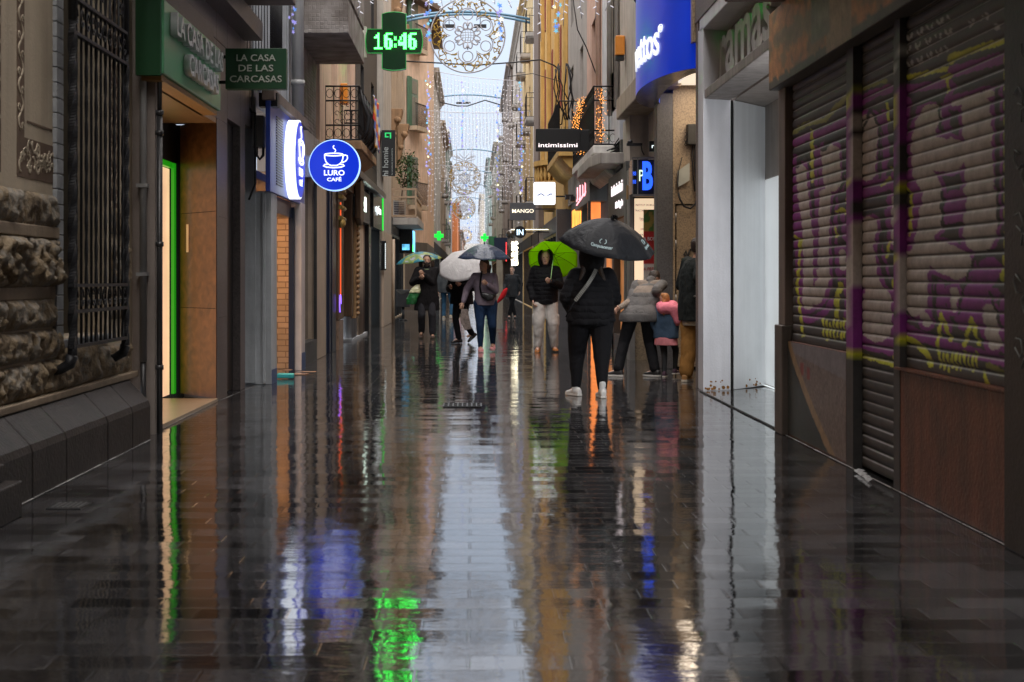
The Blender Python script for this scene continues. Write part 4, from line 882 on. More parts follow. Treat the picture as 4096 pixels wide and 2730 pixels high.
# ================================================================ buildings further down the street
def facade(g, side, X, y0, y1, z0, z1, opens, depth=.25, mi=0, back=.6):
    """street wall at x = side*X with recessed openings (ya, yb, za, zb)"""
    x = side * X; xr = side * (X + depth); xb = side * (X + back)
    ys = sorted({y0, y1, *[o[0] for o in opens], *[o[1] for o in opens]}); zs = sorted({z0, z1, *[o[2] for o in opens], *[o[3] for o in opens]})
    for ya, yb in zip(ys, ys[1:]):
        for za, zb in zip(zs, zs[1:]):
            cy, cz = (ya + yb) / 2, (za + zb) / 2
            if any(o[0] < cy < o[1] and o[2] < cz < o[3] for o in opens): continue
            g.quad((x, ya, za), (x, yb, za), (x, yb, zb), (x, ya, zb), mi)
    for (ya, yb, za, zb) in opens:
        g.quad((x, ya, za), (xr, ya, za), (xr, ya, zb), (x, ya, zb), mi); g.quad((x, yb, za), (xr, yb, za), (xr, yb, zb), (x, yb, zb), mi)
        g.quad((x, ya, za), (xr, ya, za), (xr, yb, za), (x, yb, za), mi); g.quad((x, ya, zb), (xr, ya, zb), (xr, yb, zb), (x, yb, zb), mi)
    g.quad((x, y0, z0), (xb, y0, z0), (xb, y0, z1), (x, y0, z1), mi); g.quad((x, y1, z0), (xb, y1, z0), (xb, y1, z1), (x, y1, z1), mi)
    g.quad((x, y0, z1), (xb, y0, z1), (xb, y1, z1), (x, y1, z1), mi); g.quad((xb, y0, z0), (xb, y1, z0), (xb, y1, z1), (xb, y0, z1), mi)
WFR = M('window_frame_grey', (.35, .34, .32), rough=.5)
def window(side, X, o, parent, shut=None, frame=WFR, glass=None, lit=None):
    ya, yb, za, zb = o; s = side
    g = MB(); x0 = s * (X + .19); x1 = s * (X + .14)
    for (a, b) in ((ya, ya + .06), (yb - .06, yb), ((ya + yb) / 2 - .03, (ya + yb) / 2 + .03)): g.box(x0, a, za, x1, b, zb)
    g.box(x0, ya + .06, zb - .06, x1, yb - .06, zb); g.box(x0, ya + .06, za, x1, yb - .06, za + .06)
    f = g.build('window', frame, parent)
    g = MB(); g.box(s * (X + .2), ya, za, s * (X + .22), yb, zb); g.build('pane', lit or glass or DARKGL, f)
    if shut:
        for (a, b) in ((ya - .42, ya - .02), (yb + .02, yb + .42)):
            g = MB(); g.box(s * (X - .035), a, za, s * (X - .003), b, zb)
            for k in range(int((zb - za) / .09)): g.box(s * (X - .045), a + .04, za + .04 + k * .09, s * (X - .036), b - .04, za + .09 + k * .09)
            g.build('shutter', shut, f)
    return f
def railing(g, side, X, d, y0, y1, z0, h=1.0, step=.11, r=.008, ornate=0):
    """bars round three sides of a balcony that stands out d from the wall"""
    s = side; xo = s * (X - d)
    P = [(s * X, y0), (xo, y0), (xo, y1), (s * X, y1)]
    for (a, b) in zip(P, P[1:]):
        n = max(2, int(math.dist(a, b) / step))
        for i in range(n + 1):
            x = a[0] + (b[0] - a[0]) * i / n; y = a[1] + (b[1] - a[1]) * i / n
            g.cyl((x, y, z0), (x, y, z0 + h), r, n=4, caps=False)
            if ornate and i < n:
                dx, dy = (b[0] - a[0]) / n, (b[1] - a[1]) / n
                for zc in (z0 + .14, z0 + h - .13):
                    g.tube([(x + dx * (.5 + .42 * math.cos(q * .8)), y + dy * (.5 + .42 * math.cos(q * .8)), zc + .08 * math.sin(q * .8)) for q in range(9)], r * .7, 4)
        for z in ([z0 + .02, z0 + h] + ([z0 + .28, z0 + h - .26] if ornate else [])): g.cyl((*a, z), (*b, z), r * 1.6, n=5)
def balcony(side, X, d, y0, y1, z, parent, slabm, h=1.0, th=.16, corbel=0, ornate=0, step=.11):
    g = MB(); g.box(side * (X + .02), y0, z - th, side * (X - d), y1, z)
    if th > .12: g.box(side * (X + .02), y0 + .04, z - th - .06, side * (X - d + .06), y1 - .04, z - th)
    if corbel:
        for yy in (y0 + .15, (y0 + y1) / 2, y1 - .15):
            g.prism([(side * X, z - th - .6), (side * (X - .12), z - th - .5), (side * (X - d * .8), z - th - .06), (side * X, z - th - .06)], 'y', yy - .08, yy + .08)
    b = g.build('balcony', slabm, parent, bevel=.01)
    g = MB(); railing(g, side, X, d - .03, y0 + .03, y1 - .03, z, h, step, ornate=ornate); g.build('railing', BLACKI, b)
    return b
def block(name, label, side, X, y0, y1, h, mat, floors=(), bays=1, ww=1.0, wh=1.9, shut=None, bal=None, gf=None, slab=None, cornice=True, group=None, gfmat=None, base=0):
    """a whole street house: wall, windows, balconies, cornice, shop front"""
    t = thing(name, label, 'building', (side * X, (y0 + y1) / 2, 0), group)
    opens = []; win = []
    for zf in floors:
        for b in range(bays):
            c = y0 + (y1 - y0) * (b + .5) / bays; o = (c - ww / 2, c + ww / 2, zf, zf + wh); opens.append(o); win.append(o)
    so = (y0 + .35, y1 - .35, .02, 2.75)
    if gf: opens.append(so)
    g = MB(); facade(g, side, X, y0, y1, base, h, opens)
    g.build('wall', mat, t)
    for o in win: window(side, X, o, t, shut)
    if gf:
        g = MB(); g.box(side * (X + .22), y0 + .35, .02, side * (X + .24), y1 - .35, 2.75); g.build('shop_window', gf, t)
        g = MB(); n = max(2, int((y1 - y0) / 1.6))
        for i in range(n + 1):
            y = y0 + .35 + (y1 - y0 - .7) * i / n; g.box(side * (X + .05), y - .04, .02, side * (X + .2), y + .04, 2.72)
        g.box(side * (X - .05), y0 + .2, 2.76, side * (X - .002), y1 - .2, 3.25); g.build('shop_front', gfmat or BLACKI, t)
    if bal:
        for zf in floors:
            if zf > 3.2 or bal == 2:
                for b in range(bays):
                    c = y0 + (y1 - y0) * (b + .5) / bays; balcony(side, X, .45, c - ww / 2 - .3, c + ww / 2 + .3, zf, t, slab or mat, step=.16)
    if cornice:
        g = MB(); s = side
        g.prism([(s * (X + .1), h - .35), (s * (X - .06), h - .35), (s * (X - .12), h - .2), (s * (X - .3), h - .08), (s * (X - .3), h + .05), (s * (X + .1), h + .05)], 'y', y0, y1); g.build('cornice', mat, t)
    return t
PEACH = M('peach_stucco', (.72, .50, .36), rough=.85, streak=.25)
TAN = M('tan_stucco', (.50, .38, .26), rough=.85, streak=.35)
GREYB = M('grey_beige_stucco', (.52, .47, .41), rough=.85, streak=.35)
YELW = M('yellow_ochre_stucco', (.66, .42, .14), rough=.85, streak=.2)
PALEY = M('pale_yellow_stucco', (.60, .47, .24), rough=.85, streak=.25)
PINKS = M('pink_brown_stucco', (.64, .43, .34), rough=.85, streak=.25)
CONC = M('grey_concrete', (.44, .41, .38), rough=.85, streak=.35)
WHS = M('white_stucco', (.66, .65, .62), rough=.8, streak=.25)
BLUG = M('blue_grey_stucco', (.62, .65, .70), rough=.8, streak=.25)
BRST = M('old_brown_stone', (.36, .22, .12), rough=.8, var=.35, streak=.3)
GRNP = M('green_shutter_paint', (.05, .12, .07), rough=.6)
LITW = EM('warm_shop_window', (1, .62, .32), .35, .7); LITC = EM('cool_shop_window', (.55, .7, .8), .22, .8); DIMW = EM('dim_shop_window', (.5, .35, .22), .10, .8)
# --- left
t = thing('shop_row_house', 'building with big shop window, beige pilaster and peach upper wall beyond the cafe', 'building', (-2.6, 26, 0))
g = MB(); facade(g, -1, 2.66, 24.6, 32.0, 3.5, 12, [(26.6, 27.8, 3.8, 6.2), (26.6, 27.8, 7.2, 9.4), (29.5, 30.7, 7.2, 9.4)]); g.build('wall', PEACH, t)
for o in ((26.6, 27.8, 3.8, 6.2), (26.6, 27.8, 7.2, 9.4), (29.5, 30.7, 7.2, 9.4)): window(-1, 2.66, o, t)
g = MB(); g.box(-3.2, 21.02, 3.0, -2.62, 24.6, 3.66); g.box(-3.2, 21.02, 0, -2.56, 21.6, 3.0); g.build('shop_lintel', CONC, t)
g = MB(); g.box(-2.72, 21.6, .35, -2.70, 23.2, 3.0); g.build('shop_window', GL('clear_dark_glass', (.03, .035, .04), .03), t)
g = MB(); g.box(-2.7, 21.6, 0, -2.55, 23.2, .34); g.box(-2.6, 23.14, .34, -2.55, 23.2, 3.0); g.box(-2.6, 21.6, 2.95, -2.55, 23.14, 3.0); g.build('shop_window_frame', STEELD, t)
g = MB(); g.box(-2.95, 23.2, 0, -2.55, 24.58, 3.5); g.build('beige_pilaster', M('beige_panel', (.44, .34, .25), rough=.45, streak=.1), t, bevel=.008)
for i, x in enumerate((-2.62, -2.585, -2.55)):
    g = MB(); g.box(-2.8, 24.62 + i * .3, 0, x, 24.86 + i * .3, 3.4); g.build('dark_fluted_post', M('navy_frame'), t, bevel=.01)
g = MB(); g.box(-2.95, 25.5, 0, -2.53, 26.2, 3.45); g.build('navy_pier', M('navy_pier', (.012, .016, .03), rough=.3), t, bevel=.01)
WDK = wood_mat('dark_carved_wood', (.10, .055, .025), rough=.5); WTN = wood_mat('tan_carved_wood', (.34, .20, .09), rough=.5)
t2 = thing('carved_wood_shopfront', 'dark carved wooden shopfront with red neon strip and gilded capitals', 'shop front', (-2.6, 28, 0))
g = MB()
for (a, b, x) in ((26.3, 27.2, -2.5), (27.9, 28.1, -2.56), (28.9, 29.25, -2.47)): g.box(-2.9, a, .55, x, b, 3.05)
g.box(-2.9, 26.3, 3.05, -2.44, 29.9, 3.5); g.build('wood_frame', WDK, t2, bevel=.015)
g = MB(); g.box(-2.9, 26.3, 0, -2.49, 27.2, .54); g.build('stone_foot', M('marbled_foot', (.2, .13, .09), rough=.4, var=.6, scale=12), t2)
g = MB(); g.box(-2.9, 27.2, 0.02, -2.8, 29.9, 3.05); g.build('shop_glass', DARKGL, t2)
g = MB()
for z in (2.45, 2.65, 2.85, 3.0): g.cyl((-2.47, 26.32, z), (-2.47, 27.18, z), .045, n=8)
g.ball((-2.46, 26.45, 2.35), .09); g.build('gilded_capital', M('old_gilding', (.4, .27, .08), rough=.4, metal=.5, var=.6, scale=15), t2)
g = MB(); g.cyl((-2.485, 26.6, 1.0), (-2.485, 26.6, 2.75), .012, n=8); g.build('neon_strip', EM('red_orange_neon', (1, .12, .03), .6), t2)
g = MB(); g.tube([(-2.48, 26.5 + .14 * math.cos(a * .6), .85 + .17 * math.sin(a * .6)) for a in range(8)], .012, 6); g.build('neon_curl', EM('violet_neon', (.25, .12, 1), 1.2), t2)
g = MB(); g.box(-2.52, 29.3, .5, -2.42, 29.75, 2.6); 
for k in range(18): g.ball((-2.41, 29.5, .6 + k * .11), .06, sy=2, nu=6, nv=4)
g.build('carved_pilaster', WTN, t2, bevel=.01)
g = MB(); g.prism([(29.0, 2.55), (29.4, 2.42), (29.9, 2.55), (29.9, 3.3), (29.6, 3.42), (29.0, 3.3)], 'x', -2.42, -2.3); g.build('scroll_signboard', WDK, t2, bevel=.02)
t2 = thing('jeans_shop', 'shop with grey fascia, glowing white lettering and pale curtained door', 'shop front', (-2.55, 32, 0))
g = MB(); g.box(-2.9, 30.0, 2.62, -2.5, 34.2, 3.33); g.build('fascia', M('slate_fascia', (.10, .105, .11), rough=.4), t2)
text('Bell', .34, (-2.485, 32.1, 2.86), 'L', EM('white_green_letter', (.8, 1, .85), 2.2), t2, width=1.7, name='letters')
for k, (a, b, m_) in enumerate(((30.1, 31.3, WHP), (31.4, 31.9, M('grey_paint')), (32.0, 33.2, M('beige_panel')), (33.3, 34.1, M('brown_soffit_stone')))):
    g = MB(); n = 5
    for i in range(n): g.cyl((-2.68, a + (b - a) * (i + .5) / n, .05), (-2.68, a + (b - a) * (i + .5) / n, 2.6), (b - a) / n * .5, n=8)
    g.build('curtain', m_, t2)
g = MB(); g.box(-2.9, 30, 0, -2.55, 34.2, .045); g.build('door_step', WHP, t2)
t2 = thing('street_canopy', 'thin grey metal canopy edge running above the dark shops', 'canopy', (-2.4, 32, 3.4))
g = MB(); g.prism([(-2.66, 3.50), (-2.26, 3.36), (-2.24, 3.48), (-2.66, 3.62)], 'y', 28.3, 36.5); g.build('canopy_sheet', M('zinc_sheet', (.16, .16, .16), rough=.35, metal=.5), t2)
t2 = thing('green_neon_shop', 'narrow black shop front outlined by green neon', 'shop front', (-2.5, 36, 0))
g = MB(); g.box(-2.9, 34.25, 0, -2.52, 35.0, 3.5); g.box(-2.9, 35.0, 2.6, -2.46, 38.6, 3.6); g.box(-2.9, 37.9, 0, -2.50, 38.7, 2.6); g.build('black_frame', M('black_lacquer', (.012, .012, .012), rough=.2, bump=0), t2)
g = MB(); g.box(-2.8, 35.0, 0.05, -2.75, 37.9, 2.6); g.build('shop_window', LITC, t2)
g = MB(); g.box(-2.47, 38.5, 2.62, -2.44, 38.56, 3.55); g.build('neon_edge', EM('green_neon', (.05, 1, .15), 3), t2)
text('optica', .22, (-2.445, 36.6, 3.0), 'L', EM('white_soft_letter', (.8, .9, .9), 1.0), t2, width=2.0, name='letters')
t2 = thing('dot_display', 'slim vertical dot display fixed on the black shop edge', 'display', (-2.4, 38.7, 1.5))
g = MB(); g.box(-2.5, 38.72, 1.55, -2.38, 38.78, 2.35); g.build('case', M('black_lacquer'), t2)
g = MB()
for k in range(14): g.box(-2.405, 38.70, 1.60 + k * .05, -2.39, 38.718, 1.62 + k * .05)
g.build('dots', EM('white_dots', (.8, .9, .9), 2), t2)
t2 = thing('hanging_banner', 'tall black projecting banner with vertical white lettering hi homie', 'hanging sign', (-2.3, 38.7, 4.1))
g = MB(); g.box(-2.50, 38.68, 4.11, -2.13, 38.76, 5.36); g.build('banner_board', M('black_banner', (.012, .014, .016), rough=.5, bump=0), t2)
text('hi homie', .16, (-2.32, 38.67, 4.50), 'F', M('grey_letters', (.5, .55, .55), bump=0), t2, rot=PI / 2, width=.78, name='letters')
text('La revolució immobiliària', .035, (-2.20, 38.67, 4.50), 'F', M('grey_letters'), t2, rot=PI / 2, width=.72, name='letters')
g = MB(); x, z = -2.36, 5.16
for (a, b, c, d) in ((0, 0, .035, .13), (.035, .10, .17, .13), (.135, -.03, .17, .10), (.035, 0, .10, .03)): g.box(x + a - .05, 38.665, z + b, x + c - .05, 38.679, z + d)
g.build('green_mark', EM('green_mark', (.03, .55, .15), .5), t2)
block('black_fronted_house', 'house with black-boarded upper storey above the canopy', -1, 2.64, 32.0, 38.9, 12, M('black_boards', (.03, .028, .027), rough=.5, streak=.3), (4.2, 7.6), 2, 1.0, 2.2, base=3.5)
t2 = thing('beige_end_house', 'house end of beige render below and pale grey plaster above', 'building', (-2.6, 41, 0))
g = MB(); g.box(-3.2, 38.9, 0, -2.45, 42.7, 2.62); g.build('beige_base', M('beige_panel'), t2, bevel=.01)
g = MB(); g.box(-3.2, 38.9, 2.62, -2.47, 42.7, 12); g.build('wall', GREYB, t2)
g = MB(); g.cyl((-2.40, 42.6, 0), (-2.40, 42.6, 2.5), .05, n=8); g.build('pipe', M('beige_panel'), t2)
# iron balcony with checked flag
def flag_cf(v): 
    k = int(v[2] * 7) + int((v[1] * 2.2)) ; return [(.7, .04, .03), (.85, .45, .03), (.7, .7, .75), (.08, .18, .55)][k % 4]
t2 = thing('iron_balcony', 'ornate black iron balcony on brown corbelled stone with a checked flag', 'balcony', (-2.4, 27, 3.8))
g = MB(); g.box(-2.66, 25.5, 3.64, -2.0, 29.3, 3.80); g.prism([(-2.66, 2.95), (-2.5, 3.1), (-2.25, 3.5), (-2.04, 3.64), (-2.66, 3.64)], 'y', 25.6, 29.2); g.build('stone_slab', BRST, t2, bevel=.015)
g = MB(); railing(g, -1, 2.66, .6, 25.55, 29.25, 3.80, .98, .15, .011, 1)
for yq in (25.55,):
    for xq in (-2.4, -2.2):
        for s in (-1, 1):
            for zc in (4.15, 4.3, 4.45): g.tube([(xq + s * .05 + .04 * math.cos(q), yq, zc + .04 * math.sin(q)) for q in range(6)], .008, 4)
g.build('railing', BLACKI, t2)
for k in range(5):
    g = MB(); y = 25.8 + k * .75; g.tube([(-2.03, y, 3.85), (-1.93, y, 4.0), (-1.9, y, 4.25), (-2.0, y, 4.5), (-2.05, y, 4.75)], [.02, .05, .06, .04, .02], 6); g.build('bulging_bar', BLACKI, t2)
vs = []; fs = []
for j in range(25):
    for i in range(13): vs.append((-1.86 + .02 * math.sin(i * 1.3 + j * .4), 26.3 + i * .12 + .02 * j, 4.72 - j * .038))
for j in range(24):
    for i in range(12): fs.append((j * 13 + i, j * 13 + i + 1, (j + 1) * 13 + i + 1, (j + 1) * 13 + i))
o = painted(vs, fs, 'checked_flag', VC('flag_cloth', rough=.8), None, flag_cf); tag(o, 'red yellow and blue checked flag hung on the iron balcony', 'flag'); struct  # hangs on the balcony
o.modifiers.new('thick', 'SOLIDIFY').thickness = .006
t2 = thing('orange_alarm_box', 'orange alarm box on the left wall behind the tiled balcony', 'alarm box', (-2.55, 25, 5.0))
g = MB(); g.box(-2.64, 28.2, 4.8, -2.50, 28.5, 5.2); g.build('case', M('orange_plastic', (.7, .25, .03), rough=.4, bump=0), t2, bevel=.02)
# tan house with carved consoles, AC balcony, plant
tb = block('tan_carved_house', 'tan stucco house with carved stone consoles and small balconies', -1, 2.6, 42.7, 54, 13, TAN, (4.6, 8.2), 3, 1.0, 2.3, None, None, LITC, BRST)
for (y, z) in ((44.5, 6.6), (44.5, 10.0), (48.9, 6.6), (48.9, 10.0)):
    g = MB(); g.prism([(-2.6, z - 1.3), (-2.5, z - 1.2), (-2.4, z - .5), (-2.25, z - .25), (-2.2, z), (-2.6, z)], 'y', y - .35, y + .35); g.ball((-2.36, y - .3, z - .35), .12); g.ball((-2.48, y - .3, z - .8), .10); g.build('stone_console', BRST, tb, bevel=.02)
t2 = thing('air_conditioner_balcony', 'beige mesh balcony with air conditioner and trailing plant above dark shops', 'balcony', (-2.2, 46, 3.4))
g = MB(); g.box(-2.6, 45.0, 3.02, -1.75, 50, 3.25); g.build('slab', CONC, t2, bevel=.02)
g = MB()
for z in (3.3, 3.9, 4.15):
    g.box(-2.6, 45.0, z - .03, -1.8, 45.06, z + .03); g.box(-1.86, 45.06, z - .03, -1.8, 49.9, z + .03)
for x in (-2.57, -1.83): g.box(x - .03, 44.99, 3.25, x + .03, 45.07, 4.18)
for i in range(20): g.cyl((-2.35 + i * .026, 45.03, 3.3), (-2.35 + i * .026, 45.03, 3.9), .005, n=4)
for i in range(12): g.cyl((-2.4, 45.04, 3.34 + i * .05), (-1.86, 45.04, 3.34 + i * .05), .004, n=4)
for i in range(40): g.cyl((-1.83, 45.1 + i * .12, 3.3), (-1.83, 45.1 + i * .12, 3.9), .008, n=4)
g.build('railing', M('beige_metal', (.4, .29, .2), rough=.5), t2)
t3 = thing('air_conditioner', 'white air conditioner unit standing on the beige mesh balcony', 'air conditioner', (-2.35, 45.2, 3.25))
g = MB(); g.box(-2.56, 45.1, 3.26, -2.15, 45.45, 3.80); g.build('case', M('ac_white', (.5, .5, .48), rough=.5), t3, bevel=.02)
g = MB()
for i in range(8): g.box(-2.52, 45.088, 3.32 + i * .055, -2.2, 45.099, 3.35 + i * .055)
g.build('grille', M('dark_louvre'), t3)
LEAF = M('leaf_green', (.045, .10, .02), rough=.5, var=.5, scale=6, bump=0)
def foliage(g, c, rad, n, size, droop=0, seed=1):
    q = random.Random(seed)
    for i in range(n):
        while True:
            p = Vector((q.uniform(-1, 1), q.uniform(-1, 1), q.uniform(-1, 1)))
            if p.length < 1: break
        if noise.noise(p * 2.2 + Vector((seed, 0, 0))) < -.12: continue
        p = Vector((c[0] + p.x * rad[0], c[1] + p.y * rad[1], c[2] + p.z * rad[2] - droop * abs(p.x)))
        a = Vector((q.uniform(-1, 1), q.uniform(-1, 1), q.uniform(-1, .3))).normalized(); b = a.cross(Vector((q.random(), q.random(), 1))).normalized(); s = size * q.uniform(.6, 1.4)
        g.add([p, p + a * s * .5 + b * s * .28, p + a * s, p + a * s * .5 - b * s * .28], [(0, 1, 2, 3)])
t3 = thing('balcony_plant', 'leafy green plant hanging over the balcony beneath the black banner', 'plant', (-2.0, 45.3, 4.2))
g = MB(); foliage(g, (-2.1, 45.4, 4.85), (.38, .3, .62), 900, .09, .2, 5); g.build('foliage', LEAF, t3, fix=False)
g = MB(); g.tube([(-2.3, 45.3, 3.8), (-2.25, 45.3, 4.3), (-2.12, 45.35, 4.9)], .02, 6); g.tube([(-2.25, 45.3, 4.2), (-2.0, 45.35, 4.6)], .012, 5); g.build('stem', M('bark', (.08, .05, .03)), t3)
g = MB(); g.cyl((-2.3, 45.3, 3.26), (-2.3, 45.3, 3.6), .12, .16, n=14); g.build('pot', M('terracotta', (.3, .12, .06)), t3)
t2 = thing('lit_display_box', 'black projecting box with glowing blue and green screen above a shop door', 'display', (-2.2, 49, 2.2))
g = MB(); g.box(-2.55, 48.9, 2.2, -2.1, 51, 3.0); g.build('case', M('black_lacquer'), t2)
g = MB(); g.box(-2.098, 49.2, 2.25, -2.09, 50.9, 2.98); g.box(-2.45, 48.885, 2.3, -2.2, 48.898, 2.5); g.build('screen', EM('cyan_screen', (.15, .55, .9), 1.3, .8), t2)
g = MB(); g.box(-2.097, 49.2, 2.25, -2.08, 49.6, 2.5); g.build('green_corner', EM('green_screen', (.1, .8, .1), 1.2), t2)
# oblique peach house with green shutters
t2 = thing('green_shutter_house', 'peach house turned towards the viewer with green shuttered windows and brown eaves', 'building', (-2.5, 62, 0))
A = Vector((-2.98, 60.6, 0)); B = Vector((-2.08, 63.4, 0)); dv = (B - A).normalized(); nv = Vector((dv.y, -dv.x, 0)); Lq = (B - A).length
def OB(g, u0, u1, z0, z1, d0, d1, mi=0):
    P = [A + dv * u + nv * d for u, d in ((u0, d0), (u1, d0), (u1, d1), (u0, d1))]
    g.add([(p.x, p.y, z0) for p in P] + [(p.x, p.y, z1) for p in P], [(0, 3, 2, 1), (4, 5, 6, 7), (0, 1, 5, 4), (1, 2, 6, 5), (2, 3, 7, 6), (3, 0, 4, 7)], mi)
g = MB(); OB(g, -1.5, Lq, 2.9, 13.4, -.5, 0); g.box(-2.6, 63.5, 2.9, -2.08, 75, 13.3); g.build('wall', PEACH, t2)
g = MB(); OB(g, -1.5, Lq + .5, 13.3, 13.5, -.5, .5); g.box(-2.6, 63.4, 13.4, -1.6, 75, 13.6); g.build('eaves', M('dark_brown_eaves', (.09, .05, .03)), t2)
for z0 in (4.5, 7.9, 11.3):
    g = MB(); OB(g, .75, 1.75, z0, z0 + 2.1, 0.002, .02); f = g.build('window', M('green_frame_grey', (.16, .2, .15)), t2)
    g = MB(); OB(g, .87, 1.22, z0 + .1, z0 + 1.3, .021, .03); OB(g, 1.28, 1.63, z0 + .1, z0 + 1.3, .021, .03); OB(g, .87, 1.63, z0 + 1.45, z0 + 2.0, .021, .03); g.build('pane', M('curtained_glass', (.16, .15, .13), rough=.3), f)
    g = MB(); OB(g, .30, .72, z0, z0 + 2.1, .05, .12); g.build('shutter', GRNP, f)
    g = MB(); OB(g, .5, 2.0, z0 - .2, z0 - .02, 0.001, .4); b = g.build('balcony', TAN, t2)
    g = MB()
    for k in range(14):
        p = A + dv * (.52 + k * .11) + nv * .37; g.cyl((p.x, p.y, z0), (p.x, p.y, z0 + .95), .012, n=4)
    OB(g, .5, 2.0, z0 + .93, z0 + .97, .35, .39); g.build('railing', BLACKI, b)
g = MB(); OB(g, -1.5, Lq, 0, 2.9, -.5, .02); g.box(-2.6, 63.5, 0, -2.06, 75, 2.9); g.build('dark_shop_base', M('dark_stucco'), t2)
FAR = [
 ('plain_tall_house', 'grey beige house with rows of small balconies left of the sky gap', -1, 2.1, 75, 90, 12.4, GREYB, (3.9, 6.9, 9.8), 3, None, None, LITC),
 ('plain_tall_house', 'brown stone house with black balconies far down the left side', -1, 2.1, 90, 108, 11.3, TAN, (3.9, 6.9), 2, None, 1, DIMW),
 ('plain_tall_house', 'white stuccoed house far down the left side', -1, 2.15, 108, 130, 12.6, WHS, (4, 7, 10), 3, GRNP, None, LITW),
 ('plain_tall_house', 'orange rendered house at the far left bend of the street', -1, 1.75, 152, 185, 9.4, M('orange_render', (.60, .20, .07), rough=.8), (4, 6.8), 3, None, None, DIMW),
 ('plain_tall_house', 'pinkish house behind the orange one at the far left', -1, 1.7, 185, 260, 7.6, PINKS, (3.4, 5.6), 3, None, None, LITW),
 ('plain_tall_house', 'grey house between white and orange houses on the left', -1, 2.3, 130, 152, 12.0, CONC, (4, 7.2), 2, None, None, DIMW),
 ('plain_tall_house', 'white corner house between dark strip and yellow house on the right', 1, 2.62, 56.5, 62.7, 15.5, WHS, (4.5, 8, 11.5), 1, None, 1, DIMW),
 ('plain_tall_house', 'yellow house with moulded arch cornice on the right skyline', 1, 2.6, 62.7, 75, 15.2, PALEY, (4.5, 8.2, 11.6), 2, None, 1, LITW),
 ('plain_tall_house', 'weathered grey beige house with plants on its roof edge', 1, 2.6, 75, 94, 15.6, GREYB, (4, 7.6, 11), 2, None, 1, LITC),
 ('plain_tall_house', 'dark brown balconied house deep in the right side', 1, 2.45, 94, 120, 15.5, M('dark_brown_stucco', (.24, .19, .16), streak=.3), (3.8, 6.8, 9.8, 12.6), 2, None, 1, DIMW),
 ('plain_tall_house', 'olive grey house with pale green window shutters far right', 1, 1.95, 120, 150, 12.8, M('olive_grey', (.38, .36, .3), streak=.3), (3.8, 6.8, 9.6), 2, GRNP, 1, LITW),
 ('plain_tall_house', 'blank blue green house rising behind at the far right', 1, 1.75, 165, 215, 15.3, M('blue_green_render', (.20, .27, .26)), (4, 7.5), 2, None, None, DIMW),
 ('plain_tall_house', 'cream terraced house at the far right end of the street', 1, 1.2, 230, 300, 15, M('cream_render', (.45, .42, .36)), (5, 9), 3, None, 1, LITW)]
for (nm, lb, sd, X, y0, y1, h, m_, fl, bays, sh, bl, gf) in FAR:
    block(nm, lb, sd, X, y0, y1, h, m_, fl, bays, 1.1, 2.0, sh, bl, gf, CONC, group='houses further down the street')
# overhead darkness comes from the houses that stand behind the viewer too
for (sd, X, lb) in ((-1, 3.0, 'dark stone house standing behind the viewer on the left'), (1, 2.75, 'dark stucco house standing behind the viewer on the right')):
    block('unseen_rear_house', lb, sd, X, -34, -12.2 if sd < 0 else 4.0, 21, GREYB if sd < 0 else M('dark_stucco'), (4.2, 8, 11.8), 4, 1.1, 2.1, None, 1, DIMW, CONC)
t = thing('unseen_rear_house', 'unseen house block added across the street behind the viewer to cut light', 'building', (0, -36, 0))
g = MB(); g.box(-12, -40, 0, 12, -34.1, 20); g.build('wall', GREYB, t)  # added out of view to cut low light from behind
# far end of the street
t2 = thing('end_house', 'pale house closing the far end of the street', 'building', (0, 520, 0))
g = MB(); g.box(-30, 520, 0, 40, 530, 14); g.build('wall', M('pale_far_wall', (.5, .48, .45)), t2)
g = MB()
for i in range(30):
    for z in (2, 6, 10): g.box(-28 + i * 2.2, 519.95, z, -27 + i * 2.2, 519.99, z + 2)
g.build('window', DARKGL, t2)
for i, (x, y, h, s) in enumerate(((-3, 330, 9, 11), (2.2, 350, 8, 23), (5, 340, 10, 31), (-1, 380, 9, 41))):
    t2 = thing('street_tree', ['leftmost', 'low middle', 'tallest rightmost', 'furthest'][i] + ' hazy bare-topped tree at the far end of the street', 'tree', (x, y, 0), 'trees at the far end')
    g = MB(); foliage(g, (x, y, h * .65), (2.6, 2.6, h * .36), 1100, .55, 0, s); g.build('crown', M('far_leaf', (.09, .10, .06), rough=.7, bump=0), t2, fix=False)
    g = MB(); g.tube([(x, y, 0), (x + .1, y, h * .4), (x, y, h * .7)], [.22, .16, .06], 8); g.tube([(x, y, h * .35), (x + 1, y, h * .6)], [.1, .03], 6); g.build('trunk', M('bark'), t2)
# ---------------------------------------------------------------- right side, middle distance
t = thing('beauty_institute', 'house with beauty institute poster, lit letter boxes and beige stone ledge', 'building', (2.8, 23, 0))
g = MB(); g.box(2.97, 21.3, 0, 3.6, 25.5, 4.1); g.box(2.62, 21.2, 4.45, 3.6, 27.4, 12); g.box(2.66, 24.2, 2.4, 3.0, 25.3, 4.1); g.build('wall', GREYB, t)
g = MB(); g.box(2.5, 20.5, 4.10, 3.0, 24.9, 4.45); g.build('stone_ledge', M('pale_beige_stone', (.42, .34, .26), rough=.7, streak=.3), t, bevel=.02)
g = MB(); g.box(2.53, 23.05, .0, 2.62, 23.5, 3.1); g.build('door_jamb', M('metal_jamb', (.22, .21, .2), rough=.4, metal=.3), t)
g = MB(); g.box(2.55, 23.2, 0, 3.0, 23.3, 1.1); g.build('granite_dado', BEIG, t)
g = MB(); g.box(2.50, 23.22, 2.62, 2.98, 23.3, 2.85); g.build('door_head', M('tan_head', (.32, .2, .09), rough=.5), t)
t2 = thing('treatment_poster', 'cream poster listing beauty treatments in dark lettering', 'poster', (2.78, 23.0, 1.1))
